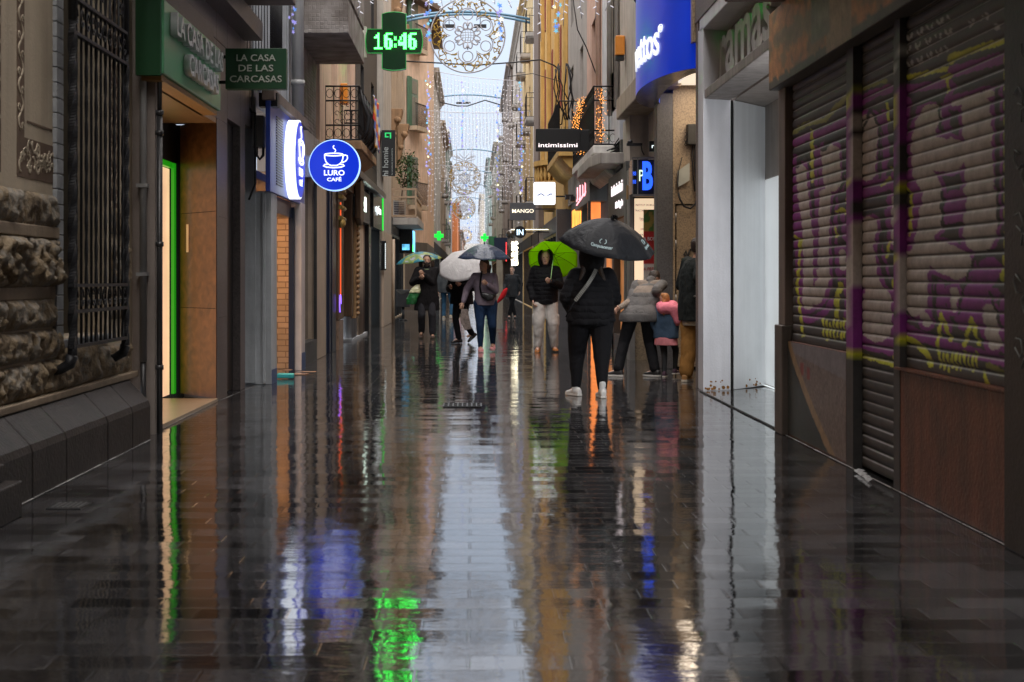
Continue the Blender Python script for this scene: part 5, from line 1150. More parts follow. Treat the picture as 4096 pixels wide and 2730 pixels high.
g = MB(); g.box(2.60, 23.0, 1.1, 3.06, 23.03, 2.62); g.build('poster_sheet', EM('cream_backlit', (.82, .62, .42), .6), t2)
g = MB(); g.box(2.585, 22.99, 1.09, 2.60, 23.035, 2.64); g.box(2.585, 22.99, 2.62, 3.06, 23.035, 2.64); g.build('poster_frame', STEELD, t2)
INKD = M('dark_blue_ink', (.05, .05, .09), bump=0)
for k, (s_, w) in enumerate((('INSTITUT DE BELLESA', .36), ('TRACTAMENTS FACIALS', .38), ('TRACTAMENTS', .24), ('CORPORALS', .20), ('DEPILACIÓ', .19), ('MAQUILLATGE', .22), ('SOL · UVA', .14), ('DEPILACIÓ LÀSER', .3), ('MANICURA', .18))):
    text(s_, .030, (2.80, 22.995, 2.50 - .09 * k - (.01 if k > 2 else 0) - (.02 if k > 3 else 0) - (.04 if k == 2 else 0) + (.0 if k != 3 else .035)), 'F', INKD, t2, ext=.003, width=w, name='letters')
t2 = thing('fruit_poster', 'narrow red poster with fruit picture and white lettering beside the grey pillar', 'poster', (2.85, 22.6, .9))
def fruit(v):
    x, z = v[0], v[2]; n1 = noise.noise(Vector((x * 14, z * 9, 2)))
    if z > 2.08: return (.30, .22, .05) if n1 > 0 else (.06, .16, .03)
    if z < 1.55: return (.6, .55, .5)
    return (.42, .02, .02)
vs = [(2.70 + .3 * i / 16, 22.58, 1.0 + 1.42 * j / 60) for j in range(61) for i in range(17)]
fs = [(j * 17 + i, j * 17 + i + 1, (j + 1) * 17 + i + 1, (j + 1) * 17 + i) for j in range(60) for i in range(16)]
painted(vs, fs, 'poster_sheet', VC('poster_print', rough=.4, grunge=.1), t2, fruit).modifiers.new('thick', 'SOLIDIFY').thickness = .01
WPL = M('plain_white_letter', (.7, .7, .7), bump=0)
for s_, z, m_, w in (('A BON', 1.93, WPL, .2), ('dia és N', 1.72, WPL, .22), ('A PREU', 1.45, M('red_ink', (.45, .02, .02), bump=0), .2)): text(s_, .055, (2.80, 22.57, z), 'F', m_, t2, ext=.003, width=w, name='letters')
t2 = thing('letter_lightbox', 'glass bay sign box with a big glowing blue letter B', 'shop sign', (2.75, 22.5, 2.7))
g = MB(); g.box(2.50, 22.42, 2.66, 3.0, 22.9, 3.2); g.build('box', GL('clear_dark_glass', (.03, .035, .04), .03), t2)
g = MB()
for (a, b) in ((2.50, 2.515), (2.58, 2.595), (2.985, 3.0)): g.box(a, 22.40, 2.63, b, 22.43, 3.24)
g.box(2.50, 22.40, 2.62, 3.0, 22.43, 2.655); g.box(2.50, 22.40, 3.215, 3.0, 22.43, 3.24); g.build('box_frame', M('metal_jamb'), t2)
text('B', .42, (2.735, 22.395, 2.74), 'F', EM('blue_letter', (.02, .10, 1), 1.1), t2, ext=.04, bold=.05, width=.16, name='letter')
text('P', .18, (2.64, 22.40, 2.86), 'F', EM('pale_green_letter', (.6, .8, .55), .9), t2, ext=.02, width=.07, name='letter')
for i, (x, z) in enumerate(((2.535, 2.95), (2.535, 2.82), (2.87, 2.98), (2.87, 3.10))): text('BIB', .06, (x, 22.395, z), 'F', EM('blue_soft_letter', (.03, .12, .9), .8), t2, ext=.01, width=.05, name='letters')
t2 = thing('small_dark_sign', 'small dark sign with white letters behind the grey granite pillar', 'shop sign', (2.8, 22.2, 3.3))
g = MB(); g.box(2.76, 22.3, 3.32, 2.98, 22.36, 3.48); g.build('board', M('black_banner'), t2)
text('ran', .07, (2.86, 22.29, 3.37), 'F', EM('white_soft_letter', (.8, .9, .9), 1.0), t2, width=.13, name='letters')
t2 = thing('flood_bracket', 'black lamp bracket on the wall above the lettered bay box', 'lamp', (2.6, 22.4, 3.5))
g = MB(); g.box(2.42, 22.4, 3.42, 2.66, 22.5, 3.46); g.cyl((2.44, 22.45, 3.46), (2.50, 22.45, 3.50), .03); g.tube([(2.64, 22.45, 3.46), (2.66, 22.45, 3.34), (2.7, 22.5, 3.28)], .01, 6); g.build('arm', BLACKI, t2)
# lingerie shop
DGR = M('dark_slate_cladding', (.10, .105, .10), rough=.45, streak=.3)
WPE = EM('warm_white_letter', (1, .86, .88), .95); OR = EM('orange_lit_wall', (1, .26, .06), .55, .3)
t = thing('lingerie_shop', 'dark slate shopfront with slanting white lit lettering under a concrete awning slab', 'shop front', (2.7, 26, 0))
g = MB(); g.box(2.6, 24.2, 2.42, 3.0, 27.4, 3.25); g.box(2.56, 23.9, 0, 2.7, 24.2, 3.3); g.build('fascia', DGR, t)
text('intimissimi', .20, (2.585, 25.7, 2.86), 'R', WPE, t, width=1.9, name='letters', bold=.02)
text('italian lingerie', .12, (2.585, 25.3, 2.60), 'R', WPE, t, width=1.2, name='letters', bold=.02)
g = MB(); g.box(2.75, 24.2, .3, 2.8, 29.4, 2.42); g.build('shop_window', EM('amber_window', (.75, .30, .10), .20, .6), t)
g = MB(); g.box(2.62, 26.6, 0, 2.75, 26.9, 2.42); g.box(2.62, 24.2, 0, 2.75, 29.4, .3); g.build('frame', STEELD, t)
g = MB(); g.box(2.60, 24.25, 2.0, 2.62, 26.4, 2.38); g.build('notice', M('brown_notice', (.2, .12, .08), bump=0), t)
text('ATRAS', .09, (2.595, 25.2, 2.22), 'R', INKD, t, width=.9, name='letters')
g = MB(); g.prism([(2.25, 25.2), (2.70, 25.2), (2.70, 29.0), (2.12, 29.0), (2.12, 26.2)], 'z', 3.36, 3.56); g.build('awning_slab', CONC, t, bevel=.015)
g = MB(); g.box(2.62, 25.3, 3.3, 3.0, 29.0, 3.8); g.build('dark_wall', DGR, t)
t2 = thing('pink_lettered_sign', 'slate box sign with glowing pink outlined letters above the orange window', 'shop sign', (2.5, 31, 3.0))
g = MB(); g.box(2.44, 29.9, 2.95, 2.8, 34.2, 3.52); g.build('box', DGR, t2)
g = MB()
for k, y in enumerate((33.2, 32.4, 31.6, 30.9)):
    g.tube([(2.43, y, 3.45), (2.43, y, 3.18), (2.43, y + .25, 3.14)], .018, 6)
g.tube([(2.43, 33.5, 3.05), (2.43, 30.8, 3.20)], .015, 6); g.build('glowing_strokes', EM('pink_neon', (1, .35, .4), 1.4), t2)
t2 = thing('orange_shop', 'shop with bright orange lit wall behind the black umbrella', 'shop front', (2.6, 31, 0))
g = MB(); g.box(2.43, 30.2, .0, 2.70, 30.3, 2.94); g.build('lit_wall', OR, t2)
g = MB(); g.box(2.40, 29.8, 0, 2.46, 29.9, 2.95); g.build('frame', STEELD, t2)
g = MB(); g.box(2.6, 34.6, 2.62, 2.64, 37.6, 3.1); g.build('lit_window', EM('amber_bright', (1, .35, .05), 1.0, .8), t2)
g = MB(); g.box(2.62, 30.3, 0, 3.0, 38.2, 3.5); g.build('wall', M('dark_stucco'), t2)
g = MB()
for (x, y, z) in ((2.3, 35.5, 3.3), (2.35, 34.5, 3.2)): g.box(x, y, z, x + .2, y + .25, z + .12)
g.build('spot_lamp', BLACKI, t2)
t2 = thing('grey_stone_pillar', 'grey granite pillar with black scribbles beside the hooded man', 'pillar', (2.4, 38.6, 0))
g = MB(); g.box(2.26, 38.5, 0, 2.66, 39.0, 3.2); g.build('shaft', DGG, t2)
g = MB(); g.box(2.255, 38.49, .98, 2.665, 38.5, 1.0); g.box(2.255, 38.49, 2.1, 2.665, 38.5, 2.115); g.build('joint', HOLE, t2)
g = MB()
for k in range(9): g.tube([(2.32 + k * .035, 38.48, .75 + .12 * math.sin(k * 2.1)), (2.35 + k * .03, 38.48, .95 + .1 * math.cos(k * 3)), (2.33 + k * .035, 38.48, .85 + .1 * math.sin(k))], .008, 4)
g.build('spray_tag', TG, t2)
# upper houses, right
t = block('blue_grey_house', 'blue grey plastered house with white drainpipes above the lingerie shop', 1, 2.62, 25.5, 29.0, 12, BLUG, (5.2, 8.6), 1, 1.0, 2.2, base=3.56)
for y in (25.55, 26.9): g = MB(); g.cyl((2.57, y, 4.4), (2.57, y, 15), .05, n=8); g.build('drainpipe', WHS, t)
t = block('pink_brown_house', 'pink brown plastered house with fairy-lit balcony', 1, 2.6, 29.0, 32.6, 12, PINKS, (4.6, 8.0), 1, 1.0, 2.3, base=3.5)
g = MB(); g.cyl((2.55, 29.05, 3.6), (2.55, 29.05, 15), .05, n=8); g.build('drainpipe', PINKS, t)
t = block('concrete_grey_house', 'grey concrete-rendered house with dark balconies and cables', 1, 2.6, 32.6, 39.1, 12.5, CONC, (4.6, 8.0), 2, 1.0, 2.3, base=3.3)
t = block('orange_yellow_house', 'bright orange yellow house with balustraded round bay and red shutters', 1, 2.6, 39.1, 52.5, 14, YELW, (6.4, 10.2), 3, 1.2, 2.4, M('red_shutter', (.32, .09, .06), rough=.7), None, LITC, YELW)
for y in (39.4, 43.6, 48.0, 52.2): g = MB(); g.box(2.46, y - .25, 5.0, 2.6, y + .25, 13.6); g.box(2.42, y - .32, 13.2, 2.6, y + .32, 13.5); g.build('pilaster', YELW, t, bevel=.02)
g = MB(); g.box(2.4, 52.5, 3.2, 3.0, 56.5, 15.2); g.box(2.6, 52.5, 0, 3.0, 56.5, 3.2); tag(g.build('dark_strip_house', M('brown_grey_strip', (.17, .13, .11), streak=.3)), 'narrow dark brown house strip between the orange yellow and the white house', 'building')
t2 = thing('round_bay', 'yellow round stone bay with balusters above the lit white wave sign', 'balcony', (2.6, 46, 3.6))
def half(g, r, z0, z1, r2=None): 
    r2 = r2 or r; g.grid(lambda u, v: (2.62 - (r + (r2 - r) * v) * math.sin(PI * u), 46 - (r + (r2 - r) * v) * 1.6 * math.cos(PI * u), z0 + (z1 - z0) * v), 24, 2)
def cap(g, r, z): g.add([(2.62, 46, z)] + [(2.62 - r * math.sin(PI * i / 24), 46 - r * 1.6 * math.cos(PI * i / 24), z) for i in range(25)], [(0, i + 1, i + 2) for i in range(24)])
g = MB(); half(g, .68, 4.92, 5.08); cap(g, .68, 5.08); cap(g, .68, 4.92); half(g, .66, 4.15, 4.42); cap(g, .66, 4.42); half(g, .35, 3.5, 4.15, .66); g.build('bay_stone', YELW, t2)
for i in range(13):
    u = PI * (i + .5) / 13; x, y = 2.62 - .6 * math.sin(u), 46 - .96 * math.cos(u)
    g = MB(); g.tube([(x, y, 4.42), (x, y, 4.5), (x, y, 4.62), (x, y, 4.78), (x, y, 4.92)], [.05, .035, .07, .04, .05], 8); g.build('baluster', YELW, t2)
# iron balconies right
t2 = thing('fairy_light_balcony', 'black scroll iron balcony on white stone slab, hung with warm fairy lights', 'balcony', (2.4, 27, 3.8))
g = MB(); g.box(2.66, 26.4, 3.64, 2.22, 32, 3.80); g.prism([(2.66, 3.2), (2.5, 3.3), (2.3, 3.58), (2.24, 3.64), (2.66, 3.64)], 'y', 26.5, 31.9); g.build('stone_slab', WHS, t2, bevel=.02)
g = MB(); railing(g, 1, 2.66, .42, 26.45, 31.95, 3.80, 1.1, .12, .010, 1); g.build('railing', BLACKI, t2)
t3 = thing('fairy_lights', 'thick glowing bunch of orange fairy lights draped over the balcony corner', 'string lights', (2.25, 28.5, 3.8))
FL = EM('warm_fairy_light', (1, .36, .07), 2.6)
g = MB(); q = random.Random(3)
for i in range(400):
    a = q.random(); x = 2.20 - .14 * math.sin(PI * a) + q.gauss(0, .045) - .0; z = 4.95 - 1.12 * a + q.gauss(0, .03); y = 28.6 + q.gauss(0, .2); g.ball((x, y, z), .0055, nu=5, nv=3)
for i in range(130):
    a = q.random(); g.ball((2.36 + q.gauss(0, .05), 26.4 + q.gauss(0, .03), 4.85 - a * 1.0), .006, nu=5, nv=3)
g.build('bulbs', FL, t3)
g = MB()
for k in range(6): g.tube([(2.2 - .14 * math.sin(PI * a / 8) + .03 * math.sin(k + a), 28.6 + .1 * math.cos(k * 2 + a), 4.95 - 1.12 * a / 8) for a in range(9)], .006, 4)
g.build('wire', M('green_wire', (.03, .05, .02), bump=0), t3)
t2 = thing('dark_rail_balcony', 'dark iron balcony on ochre stone slab behind the black lingerie sign', 'balcony', (2.3, 37, 4.5))
g = MB(); g.box(2.62, 35.5, 4.38, 2.12, 41, 4.56); g.prism([(2.62, 4.0), (2.4, 4.1), (2.16, 4.38), (2.62, 4.38)], 'y', 35.6, 40.9); g.build('stone_slab', YELW, t2, bevel=.02)
g = MB(); railing(g, 1, 2.62, .47, 35.55, 40.95, 4.56, 1.2, .13, .011)
for i in range(5): g.tube([(2.2 + .08 * i, 35.55, 5.0 + .12 * math.sin(k * PI / 6)) for k in range(7)], .008, 4)
g.build('railing', BLACKI, t2)
t2 = thing('orange_alarm_box', 'orange alarm box high on the pale wall left of the curved blue sign', 'alarm box', (2.5, 25, 5.2))
g = MB(); g.box(2.44, 24.4, 5.16, 2.60, 24.6, 5.50); g.build('case', M('orange_plastic', (.7, .25, .03), rough=.4, bump=0), t2, bevel=.02)
g = MB(); g.box(2.45, 24.42, 5.08, 2.59, 24.58, 5.157); g.build('base', BLACKI, t2)
# projecting signs
BOXB = M('black_sign_box', (.006, .006, .007), rough=.5, bump=0)
t2 = thing('black_projecting_sign', 'wide black projecting sign with small white lit lettering intimissimi', 'hanging sign', (1.62, 27.5, 3.79))
g = MB(); g.box(1.205, 27.45, 3.786, 2.06, 27.6, 4.216); g.box(2.06, 27.5, 3.80, 2.26, 27.58, 4.20); g.build('sign_box', BOXB, t2, bevel=.006)
text('intimissimi', .082, (1.63, 27.44, 3.86), 'F', WPE, t2, width=.75, bold=.0, name='letters')
g = MB(); g.box(2.26, 27.52, 3.9, 2.62, 27.56, 3.94); g.build('bracket', BLACKI, t2)
t2 = thing('white_wave_sign', 'square glowing white sign with a thin blue wave', 'hanging sign', (1.9, 38, 3.3))
g = MB(); n = 6; pts = []
for (cx, cz, a0) in ((2.15, 3.86, 0), (1.65, 3.86, 90), (1.65, 3.34, 180), (2.15, 3.34, 270)):
    for k in range(n + 1): a = R(a0 + 90 * k / n); pts.append((cx + .04 * math.cos(a), cz + .04 * math.sin(a)))
g.prism(pts, 'y', 38.0, 38.15); g.build('lit_box', EM('white_box_light', (.9, .96, 1), .8), t2)
g = MB(); P = [(1.68 + .43 * i / 16, 37.985, 3.555 + .03 * math.sin(i * .62 - 1.2) ) for i in range(17)]
g.tube(P, [.002 + .012 * abs(math.sin(i * .33)) for i in range(17)], 6); g.tube([(p[0], p[1], p[2] - .018 - .012 * math.sin(i)) for i, p in enumerate(P)], .004, 5); g.build('wave', M('blue_ink', (.01, .05, .35), bump=0), t2)
g = MB(); g.box(2.19, 38.05, 3.5, 2.62, 38.09, 3.54); g.build('bracket', BLACKI, t2)
t2 = thing('grey_projecting_sign', 'grey projecting box sign with cream lit letters MANGO', 'hanging sign', (1.55, 45, 3.17))
g = MB(); g.box(1.15, 44.95, 3.17, 1.96, 45.1, 3.72); g.build('sign_box', M('slate_sign', (.09, .095, .11), rough=.5, bump=0), t2, bevel=.006)
text('MANGO', .115, (1.56, 44.94, 3.40), 'F', EM('cream_letter', (1, .88, .68), .8), t2, width=.68, bold=.01, name='letters')
g = MB(); g.box(1.96, 45.0, 3.5, 2.62, 45.04, 3.54); g.build('bracket', BLACKI, t2)
t2 = thing('round_black_sign', 'round black projecting sign with pale lit letters IN', 'hanging sign', (1.57, 48, 2.7))
g = MB(); g.disc((1.57, 48, 2.885), .205, 'y', 32, th=.1); g.build('disc', BOXB, t2)
text('IN', .19, (1.57, 47.94, 2.79), 'F', EM('ice_letter', (.6, .8, 1), 1.2), t2, width=.22, bold=.02, name='letters')
g = MB(); g.box(1.77, 48, 2.87, 2.62, 48.03, 2.9); g.build('bracket', BLACKI, t2)
t2 = thing('glass_lantern', 'dark faceted lantern with bright reflections left of the round black sign', 'lamp', (1.28, 48.5, 2.7))
g = MB(); g.ball((1.28, 48.5, 2.83), .17, 1.1, 1, .9, 10, 7); g.build('globe', GL('lantern_glass', (.05, .04, .03), .1), t2)
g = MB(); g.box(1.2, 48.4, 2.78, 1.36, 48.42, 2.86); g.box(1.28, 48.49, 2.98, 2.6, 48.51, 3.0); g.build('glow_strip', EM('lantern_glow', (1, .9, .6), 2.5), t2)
t2 = thing('light_column', 'vertical cascade of tiny warm white lights in a shop doorway', 'string lights', (1.62, 56, 2.0))
g = MB()
for i in range(260): g.ball((1.62 + q.uniform(-.13, .13), 56 + q.uniform(-.05, .05), 2.78 - q.random() * .95), .016, nu=5, nv=3)
g.build('bulbs', EM('white_fairy_light', (1, .9, .65), 4), t2)
g = MB(); g.cyl((1.62, 56, 1.85), (1.62, 56, 3.2), .01, n=5); g.cyl((1.62, 56, 3.19), (2.62, 56, 3.19), .01, n=5); g.build('wire', BLACKI, t2)
t2 = thing('sale_sign', 'dark blue projecting shop sign with faint white lettering SALE', 'hanging sign', (1.35, 90, 3.2))
g = MB(); g.box(1.3, 90, 2.6, 2.15, 90.1, 3.9); g.build('board', M('dark_navy_board', (.01, .02, .05), rough=.4), t2)
text('SALE', .16, (1.6, 89.98, 2.75), 'F', EM('ice_letter', (.6, .8, 1), 1.2), t2, width=.5, name='letters')
g = MB(); g.box(2.05, 89.9, 2.4, 2.10, 89.95, 3.6); g.build('red_edge', EM('red_strip', (1, .05, .05), 1.3), t2)
def cross(nm, label, c, a, w, mat, body, th=.2):
    t2 = thing(nm, label, 'pharmacy sign', (c[0], c[1], c[2] - a))
    g = MB(); x, y, z = c; w2 = w
    P = [(-w2, -a), (w2, -a), (w2, -w2), (a, -w2), (a, w2), (w2, w2), (w2, a), (-w2, a), (-w2, w2), (-a, w2), (-a, -w2), (-w2, -w2)]
    g.prism([(x + p[0], z + p[1]) for p in P], 'y', y, y + th); g.build('cross_body', body, t2, bevel=.02); return t2
cross('small_pharmacy_cross', 'distant bright green cross on the right under the light strings', (1.0, 128, 5.0), .36, .13, 0, EM('green_neon', (.05, 1, .15), 1.6))
cross('small_pharmacy_cross', 'distant bright green cross on the left above the shop awnings', (-1.85, 76, 3.6), .25, .1, 0, EM('green_neon', (.05, 1, .15), 1.6))
t2 = thing('green_shopfront', 'dark green shop front box beneath the distant right cross', 'shop front', (1.6, 122, 3))
g = MB(); g.box(1.3, 121, 2.8, 2.0, 124, 4.9); g.build('box', M('dull_green_box', (.03, .16, .07)), t2)
# big LED cross reading 16:46
t = thing('pharmacy_cross', 'large dark green LED pharmacy cross showing 16:46', 'pharmacy sign', (-1.67, 30, 5.7))
x0, z0, U = -1.675, 6.33, 30 / 5689.
g = MB(); a = 114 * U; b = 48 * U; v_ = 117 * U; bul = .04
P = [(-b, -b), (-b, -v_ + bul), (-b * .5, -v_ + .01), (0, -v_), (b * .5, -v_ + .01), (b, -v_ + bul), (b, -b), (a - bul, -b), (a - .01, -b * .5), (a, 0), (a - .01, b * .5), (a - bul, b), (b, b), (b, v_ - bul), (b * .5, v_ - .01), (0, v_), (-b * .5, v_ - .01), (-b, v_ - bul), (-b, b), (-a + bul, b), (-a + .01, b * .5), (-a, 0), (-a + .01, -b * .5), (-a + bul, -b)]
g.prism([(x0 + p[0], z0 + p[1]) for p in P], 'y', 30, 30.18); g.build('cross_body', M('glossy_dark_green', (.003, .03, .012), rough=.12, bump=0, coat=.5), t, bevel=.012)
g = MB(); g.tube([(x0 + p[0], 29.995, z0 + p[1]) for p in P], .008, 5, closed=True); g.build('lit_edge', EM('dim_green_edge', (.02, .35, .08), .15), t)
g = MB(); g.box(-2.65, 30.05, 6.0, -2.26, 30.15, 6.65); g.build('mount_plate', M('grey_plate', (.4, .42, .38), rough=.5), t)
DIG = {'1': ['00100', '01100', '11100', '00100', '00100', '00100', '00100', '00100', '11111'], '6': ['01111', '11000', '11000', '11110', '11011', '11011', '11011', '11011', '01110'],
       '4': ['00011', '00111', '01011', '01011', '10011', '11111', '11111', '00011', '00011'], ':': ['0', '0', '1', '1', '0', '0', '1', '1', '0']}
g = MB(); cx = x0 - 79 * U; ps = .0405 / 1.15
for ch in '16:46':
    d = DIG[ch]; w_ = len(d[0])
    for r_, row in enumerate(d):
        for c_, k in enumerate(row):
            if k == '1':
                for dx in (0, .5):
                    for dz in (0, .5):
                        X_ = cx + (c_ + dx) * ps * (1.0 if ch != ':' else 1.6); Z_ = z0 + .17 - (r_ + dz) * ps * 1.08
                        g.box(X_, 29.98, Z_ - .013, X_ + .013, 29.992, Z_)
    cx += (w_ + 1.0) * ps * (1 if ch != ':' else 1.2)
g.build('led_digits', EM('green_led', (.05, 1, .09), 9), t)
# ================================================================ christmas lights over the street
GOLDW = M('gold_wire', (.50, .32, .04), rough=.5, metal=0, bump=0); SILW = M('silver_tube', (.42, .42, .46), rough=.4, bump=0)
def ornament(Y, cx, cz, r, label):
    t = thing('christmas_bauble', label, 'christmas decoration', (cx, Y, cz - r), 'bauble shaped street lights')
    q = random.Random(int(Y)); rt = .011 * r * (Y / 38.) ** .45
    def T(g, pts, rr=rt * 1.6, closed=False): g.tube([(cx + p[0] * r, Y, cz + p[1] * r) for p in pts], rr, 5, closed)
    g = MB(); T(g, [(math.cos(a * PI / 40), math.sin(a * PI / 40)) for a in range(80)], rt * 2, True); g.build('outer_ring', SILW, t)
    # inner six-lobed outline
    def lobe(a):
        k = abs(math.sin(a * 3 + 0)); return .47 + .27 * k ** .55
    IN = [(lobe(a) * math.sin(a), lobe(a) * math.cos(a)) for a in [i * PI / 60 + PI / 6 * 0 for i in range(120)]]
    IN = [((lobe(a) if 1 else 0) * math.cos(a - PI / 2 + PI / 6 * 1), lobe(a) * math.sin(a - PI / 2 + PI / 6 * 1)) for a in [i * PI / 60 for i in range(120)]]
    g = MB(); T(g, IN, rt * 1.5, True); g.build('lobed_outline', SILW, t)
    # golden mesh between outline and ring
    P = []
    while len(P) < 420:
        a = q.uniform(0, 2 * PI); rr = q.uniform(.45, .98)
        if rr > lobe(a + PI / 2 - PI / 6) + .01: P.append((rr * math.cos(a), rr * math.sin(a)))
    g = MB(); E = set()
    for i, p in enumerate(P):
        for j in sorted(range(len(P)), key=lambda k: (P[k][0] - p[0]) ** 2 + (P[k][1] - p[1]) ** 2)[1:4]:
            E.add((min(i, j), max(i, j)))
    for i, j in E:
        if math.dist(P[i], P[j]) < .14: g.tube([(cx + P[i][0] * r, Y + q.uniform(-.03, .03), cz + P[i][1] * r), (cx + P[j][0] * r, Y + q.uniform(-.03, .03), cz + P[j][1] * r)], rt * 1.15, 3)
    g.build('gold_mesh', GOLDW, t)
    for k in range(6):
        a = PI / 2 + k * PI / 3; c = (.56 * math.cos(a), .56 * math.sin(a))
        g = MB(); T(g, [(c[0] + .14 * math.cos(b * PI / 12), c[1] + .14 * math.sin(b * PI / 12)) for b in range(24)], rt * 1.4, True); g.build('ring', SILW, t)
        u = (math.cos(a), math.sin(a)); w = (-u[1], u[0])
        g = MB(); T(g, [(u[0] * .19, u[1] * .19), (u[0] * .38, u[1] * .38)], rt * 1.8)
        for s in (-1, 1): T(g, [(u[0] * (.26 + .09 * math.sin(b * .55)) + w[0] * s * (.02 + .05 * (1 - math.cos(b * .55))), u[1] * (.26 + .09 * math.sin(b * .55)) + w[1] * s * (.02 + .05 * (1 - math.cos(b * .55)))) for b in range(9)], rt * 1.8)
        g.build('scroll_spoke', SILW, t)
    g = MB(); T(g, [(.19 * math.cos(b * PI / 12), .19 * math.sin(b * PI / 12)) for b in range(24)], rt * 1.6, True)
    for k in range(5):
        x = -.14 + .07 * k; h = math.sqrt(max(0, .19 ** 2 - x * x)); T(g, [(x, -h), (x + .02, 0), (x, h)], rt * .8); T(g, [(-h, x), (0, x + .02), (h, x)], rt * .8)
    g.build('centre_ball', SILW, t)
    g = MB()                                             # ribbon bow above
    for s in (-1, 1):
        T(g, [(s * .02, .98), (s * .12, 1.12), (s * .4, 1.2), (s * .72, 1.36), (s * .62, 1.12), (s * .3, 1.05), (s * .02, 1.0)], rt * 1.4)
        T(g, [(s * .02, 1.0), (s * .2, 1.18), (s * .5, 1.42), (s * .3, 1.5), (s * .05, 1.2)], rt * 1.3)
        for k in range(9): T(g, [(s * (.1 + .06 * k), 1.1 + .02 * k), (s * (.14 + .06 * k), 1.18 + .03 * k)], rt)
    g.build('ribbon_bow', SILW, t)
    g = MB(); T(g, [(0, 1.0), (0, 1.9)], rt * 1.2)
    for s in (-1, 1): T(g, [(s * .45, .9), (s * .45, 1.9)], rt)
    g.build('hanging_wire', SILW, t)
    return t
def xy(Y, px, py): return XP(Y, px), ZP(Y, py)
for (Y, px, py, pr, lb) in ((38, 1871, 143, 149, 'nearest and largest round bauble with gold mesh and six rings'), (92, 1857, 713, 66, 'second round bauble, hanging in mid street behind the curtains of lights'),
                            (134, 1855, 832, 46, 'third round bauble, smaller and half hidden by light strings'), (230, 1863, 945, 26, 'farthest and smallest gold bauble')):
    x, z = xy(Y, px, py); ornament(Y, x, z, pr / 5689. * Y, lb)
ARCH = M('blue_arch_tube', (.09, .20, .30), rough=.4, bump=0)
for k, (Y, xa, ya, xm, ym, xb, yb) in enumerate(((57, 1622, 72, 1860, 48, 2120, 78), (60, 1622, 86, 1860, 58, 2120, 92), (98, 1726, 395, 1860, 380, 2010, 395), (122, 1757, 612, 1860, 598, 1988, 612), (150, 1760, 700, 1860, 682, 1975, 695), (175, 1770, 745, 1860, 735, 1965, 750), (205, 1785, 800, 1870, 790, 1950, 805))):
    A_, M_, B_ = xy(Y, xa, ya), xy(Y, xm, ym), xy(Y, xb, yb); pts = []
    for i in range(21):
        s = i / 20; x = A_[0] + (B_[0] - A_[0]) * s; z = A_[1] + (B_[1] - A_[1]) * s + 4 * s * (1 - s) * (M_[1] - (A_[1] + B_[1]) / 2); pts.append((x, Y, z))
    t = thing('light_arch', ['nearer of the twin blue arch tubes behind the largest bauble', 'farther of the twin blue arch tubes behind the largest bauble', 'blue arch tube between the first and second curtain of lights', 'blue arch tube just above the second bauble', 'blue arch tube crossing the second bauble', 'blue arch tube below the second bauble', 'farthest blue arch tube'][k], 'arch', (0, Y, pts[0][2]), 'blue arch tubes across the street')
    g = MB(); g.tube(pts, .055, 8); g.build('arch_tube', ARCH, t)
    if k in (0, 2):
        for f in ((.40, .50) if k == 2 else (.36, .6)):
            p = pts[int(f * 20)]; g = MB(); g.box(p[0] - .25, Y - .1, p[2] - .62, p[0] + .25, Y + .1, p[2] - .5); g.cyl((p[0], Y, p[2] - .5), (p[0], Y, p[2]), .015, n=5); g.build('street_lamp_head', BLACKI, t)
WIREW = M('pale_wire', (.55, .55, .60), rough=.5, bump=0); BULB = EM('pale_bulb', (.80, .80, .95), .28)
STARS = [EM('violet_star', (.32, .30, .72), .35), EM('blue_star', (.12, .28, .75), .35), EM('warm_star', (1, .85, .5), 1.1), EM('cyan_star', (.2, .55, .75), .35)]
def drop_bm(Y, x, z0, L_, q, s, wob):
    g = MB(); n = max(3, int(L_ / (.35 * s))); P = [(x + q.uniform(-wob, wob), Y, z0 - L_ * i / n) for i in range(n + 1)]
    g.tube(P, .0075 * s, 3, mi=0)
    for i in range(1, n * 2):
        a = i / (n * 2); p = P[min(n, int(a * n))]; z = z0 - L_ * a; sg = q.choice((-1, 1)); px = P[min(n, int(a * n))][0]
        g.cyl((px, Y, z), (px + sg * .05 * s, Y, z - .03 * s), .009 * s, .007 * s, n=4, mi=1)
    return g
def curtain(Y, xa, xb, ya, yb, lens, n, label, s=1.0, seed=1, wob=.012):
    """top cable from pixel (xa,ya) to (xb,yb) at depth Y with n drops"""
    q = random.Random(seed); A_, B_ = xy(Y, xa, ya), xy(Y, xb, yb)
    t = thing('light_curtain', label, 'string lights', (0, Y, A_[1]), 'curtains of string lights')
    g = MB(); g.tube([(A_[0] + (B_[0] - A_[0]) * i / 12, Y, A_[1] + (B_[1] - A_[1]) * i / 12 - .1 * s * math.sin(PI * i / 12)) for i in range(13)], .012 * s, 5); g.build('top_cable', WIREW, t)
    for i in range(n):
        u = (i + .5) / n; L_ = lens(u, q) * Y / 5689.; x = A_[0] + (B_[0] - A_[0]) * u; z = A_[1] + (B_[1] - A_[1]) * u - .1 * s * math.sin(PI * u)
        drop_bm(Y, x, z, L_, q, s, wob * s).build('light_string', [WIREW, BULB], t, fix=False)
    return t
curtain(22.4, 1130, 2460, -75, -80, lambda u, q: q.uniform(90, 245) * (1.0 if u < .2 or u > .72 else .55), 24, 'nearest curtain of icicle lights hanging at the top of the view', 1.0, 11, .05)
curtain(72, 1672, 2093, 272, 325, lambda u, q: q.uniform(260, 300) if u < .8 else q.uniform(330, 480), 30, 'slanting curtain of long light strings below the largest bauble', 1.35, 12)
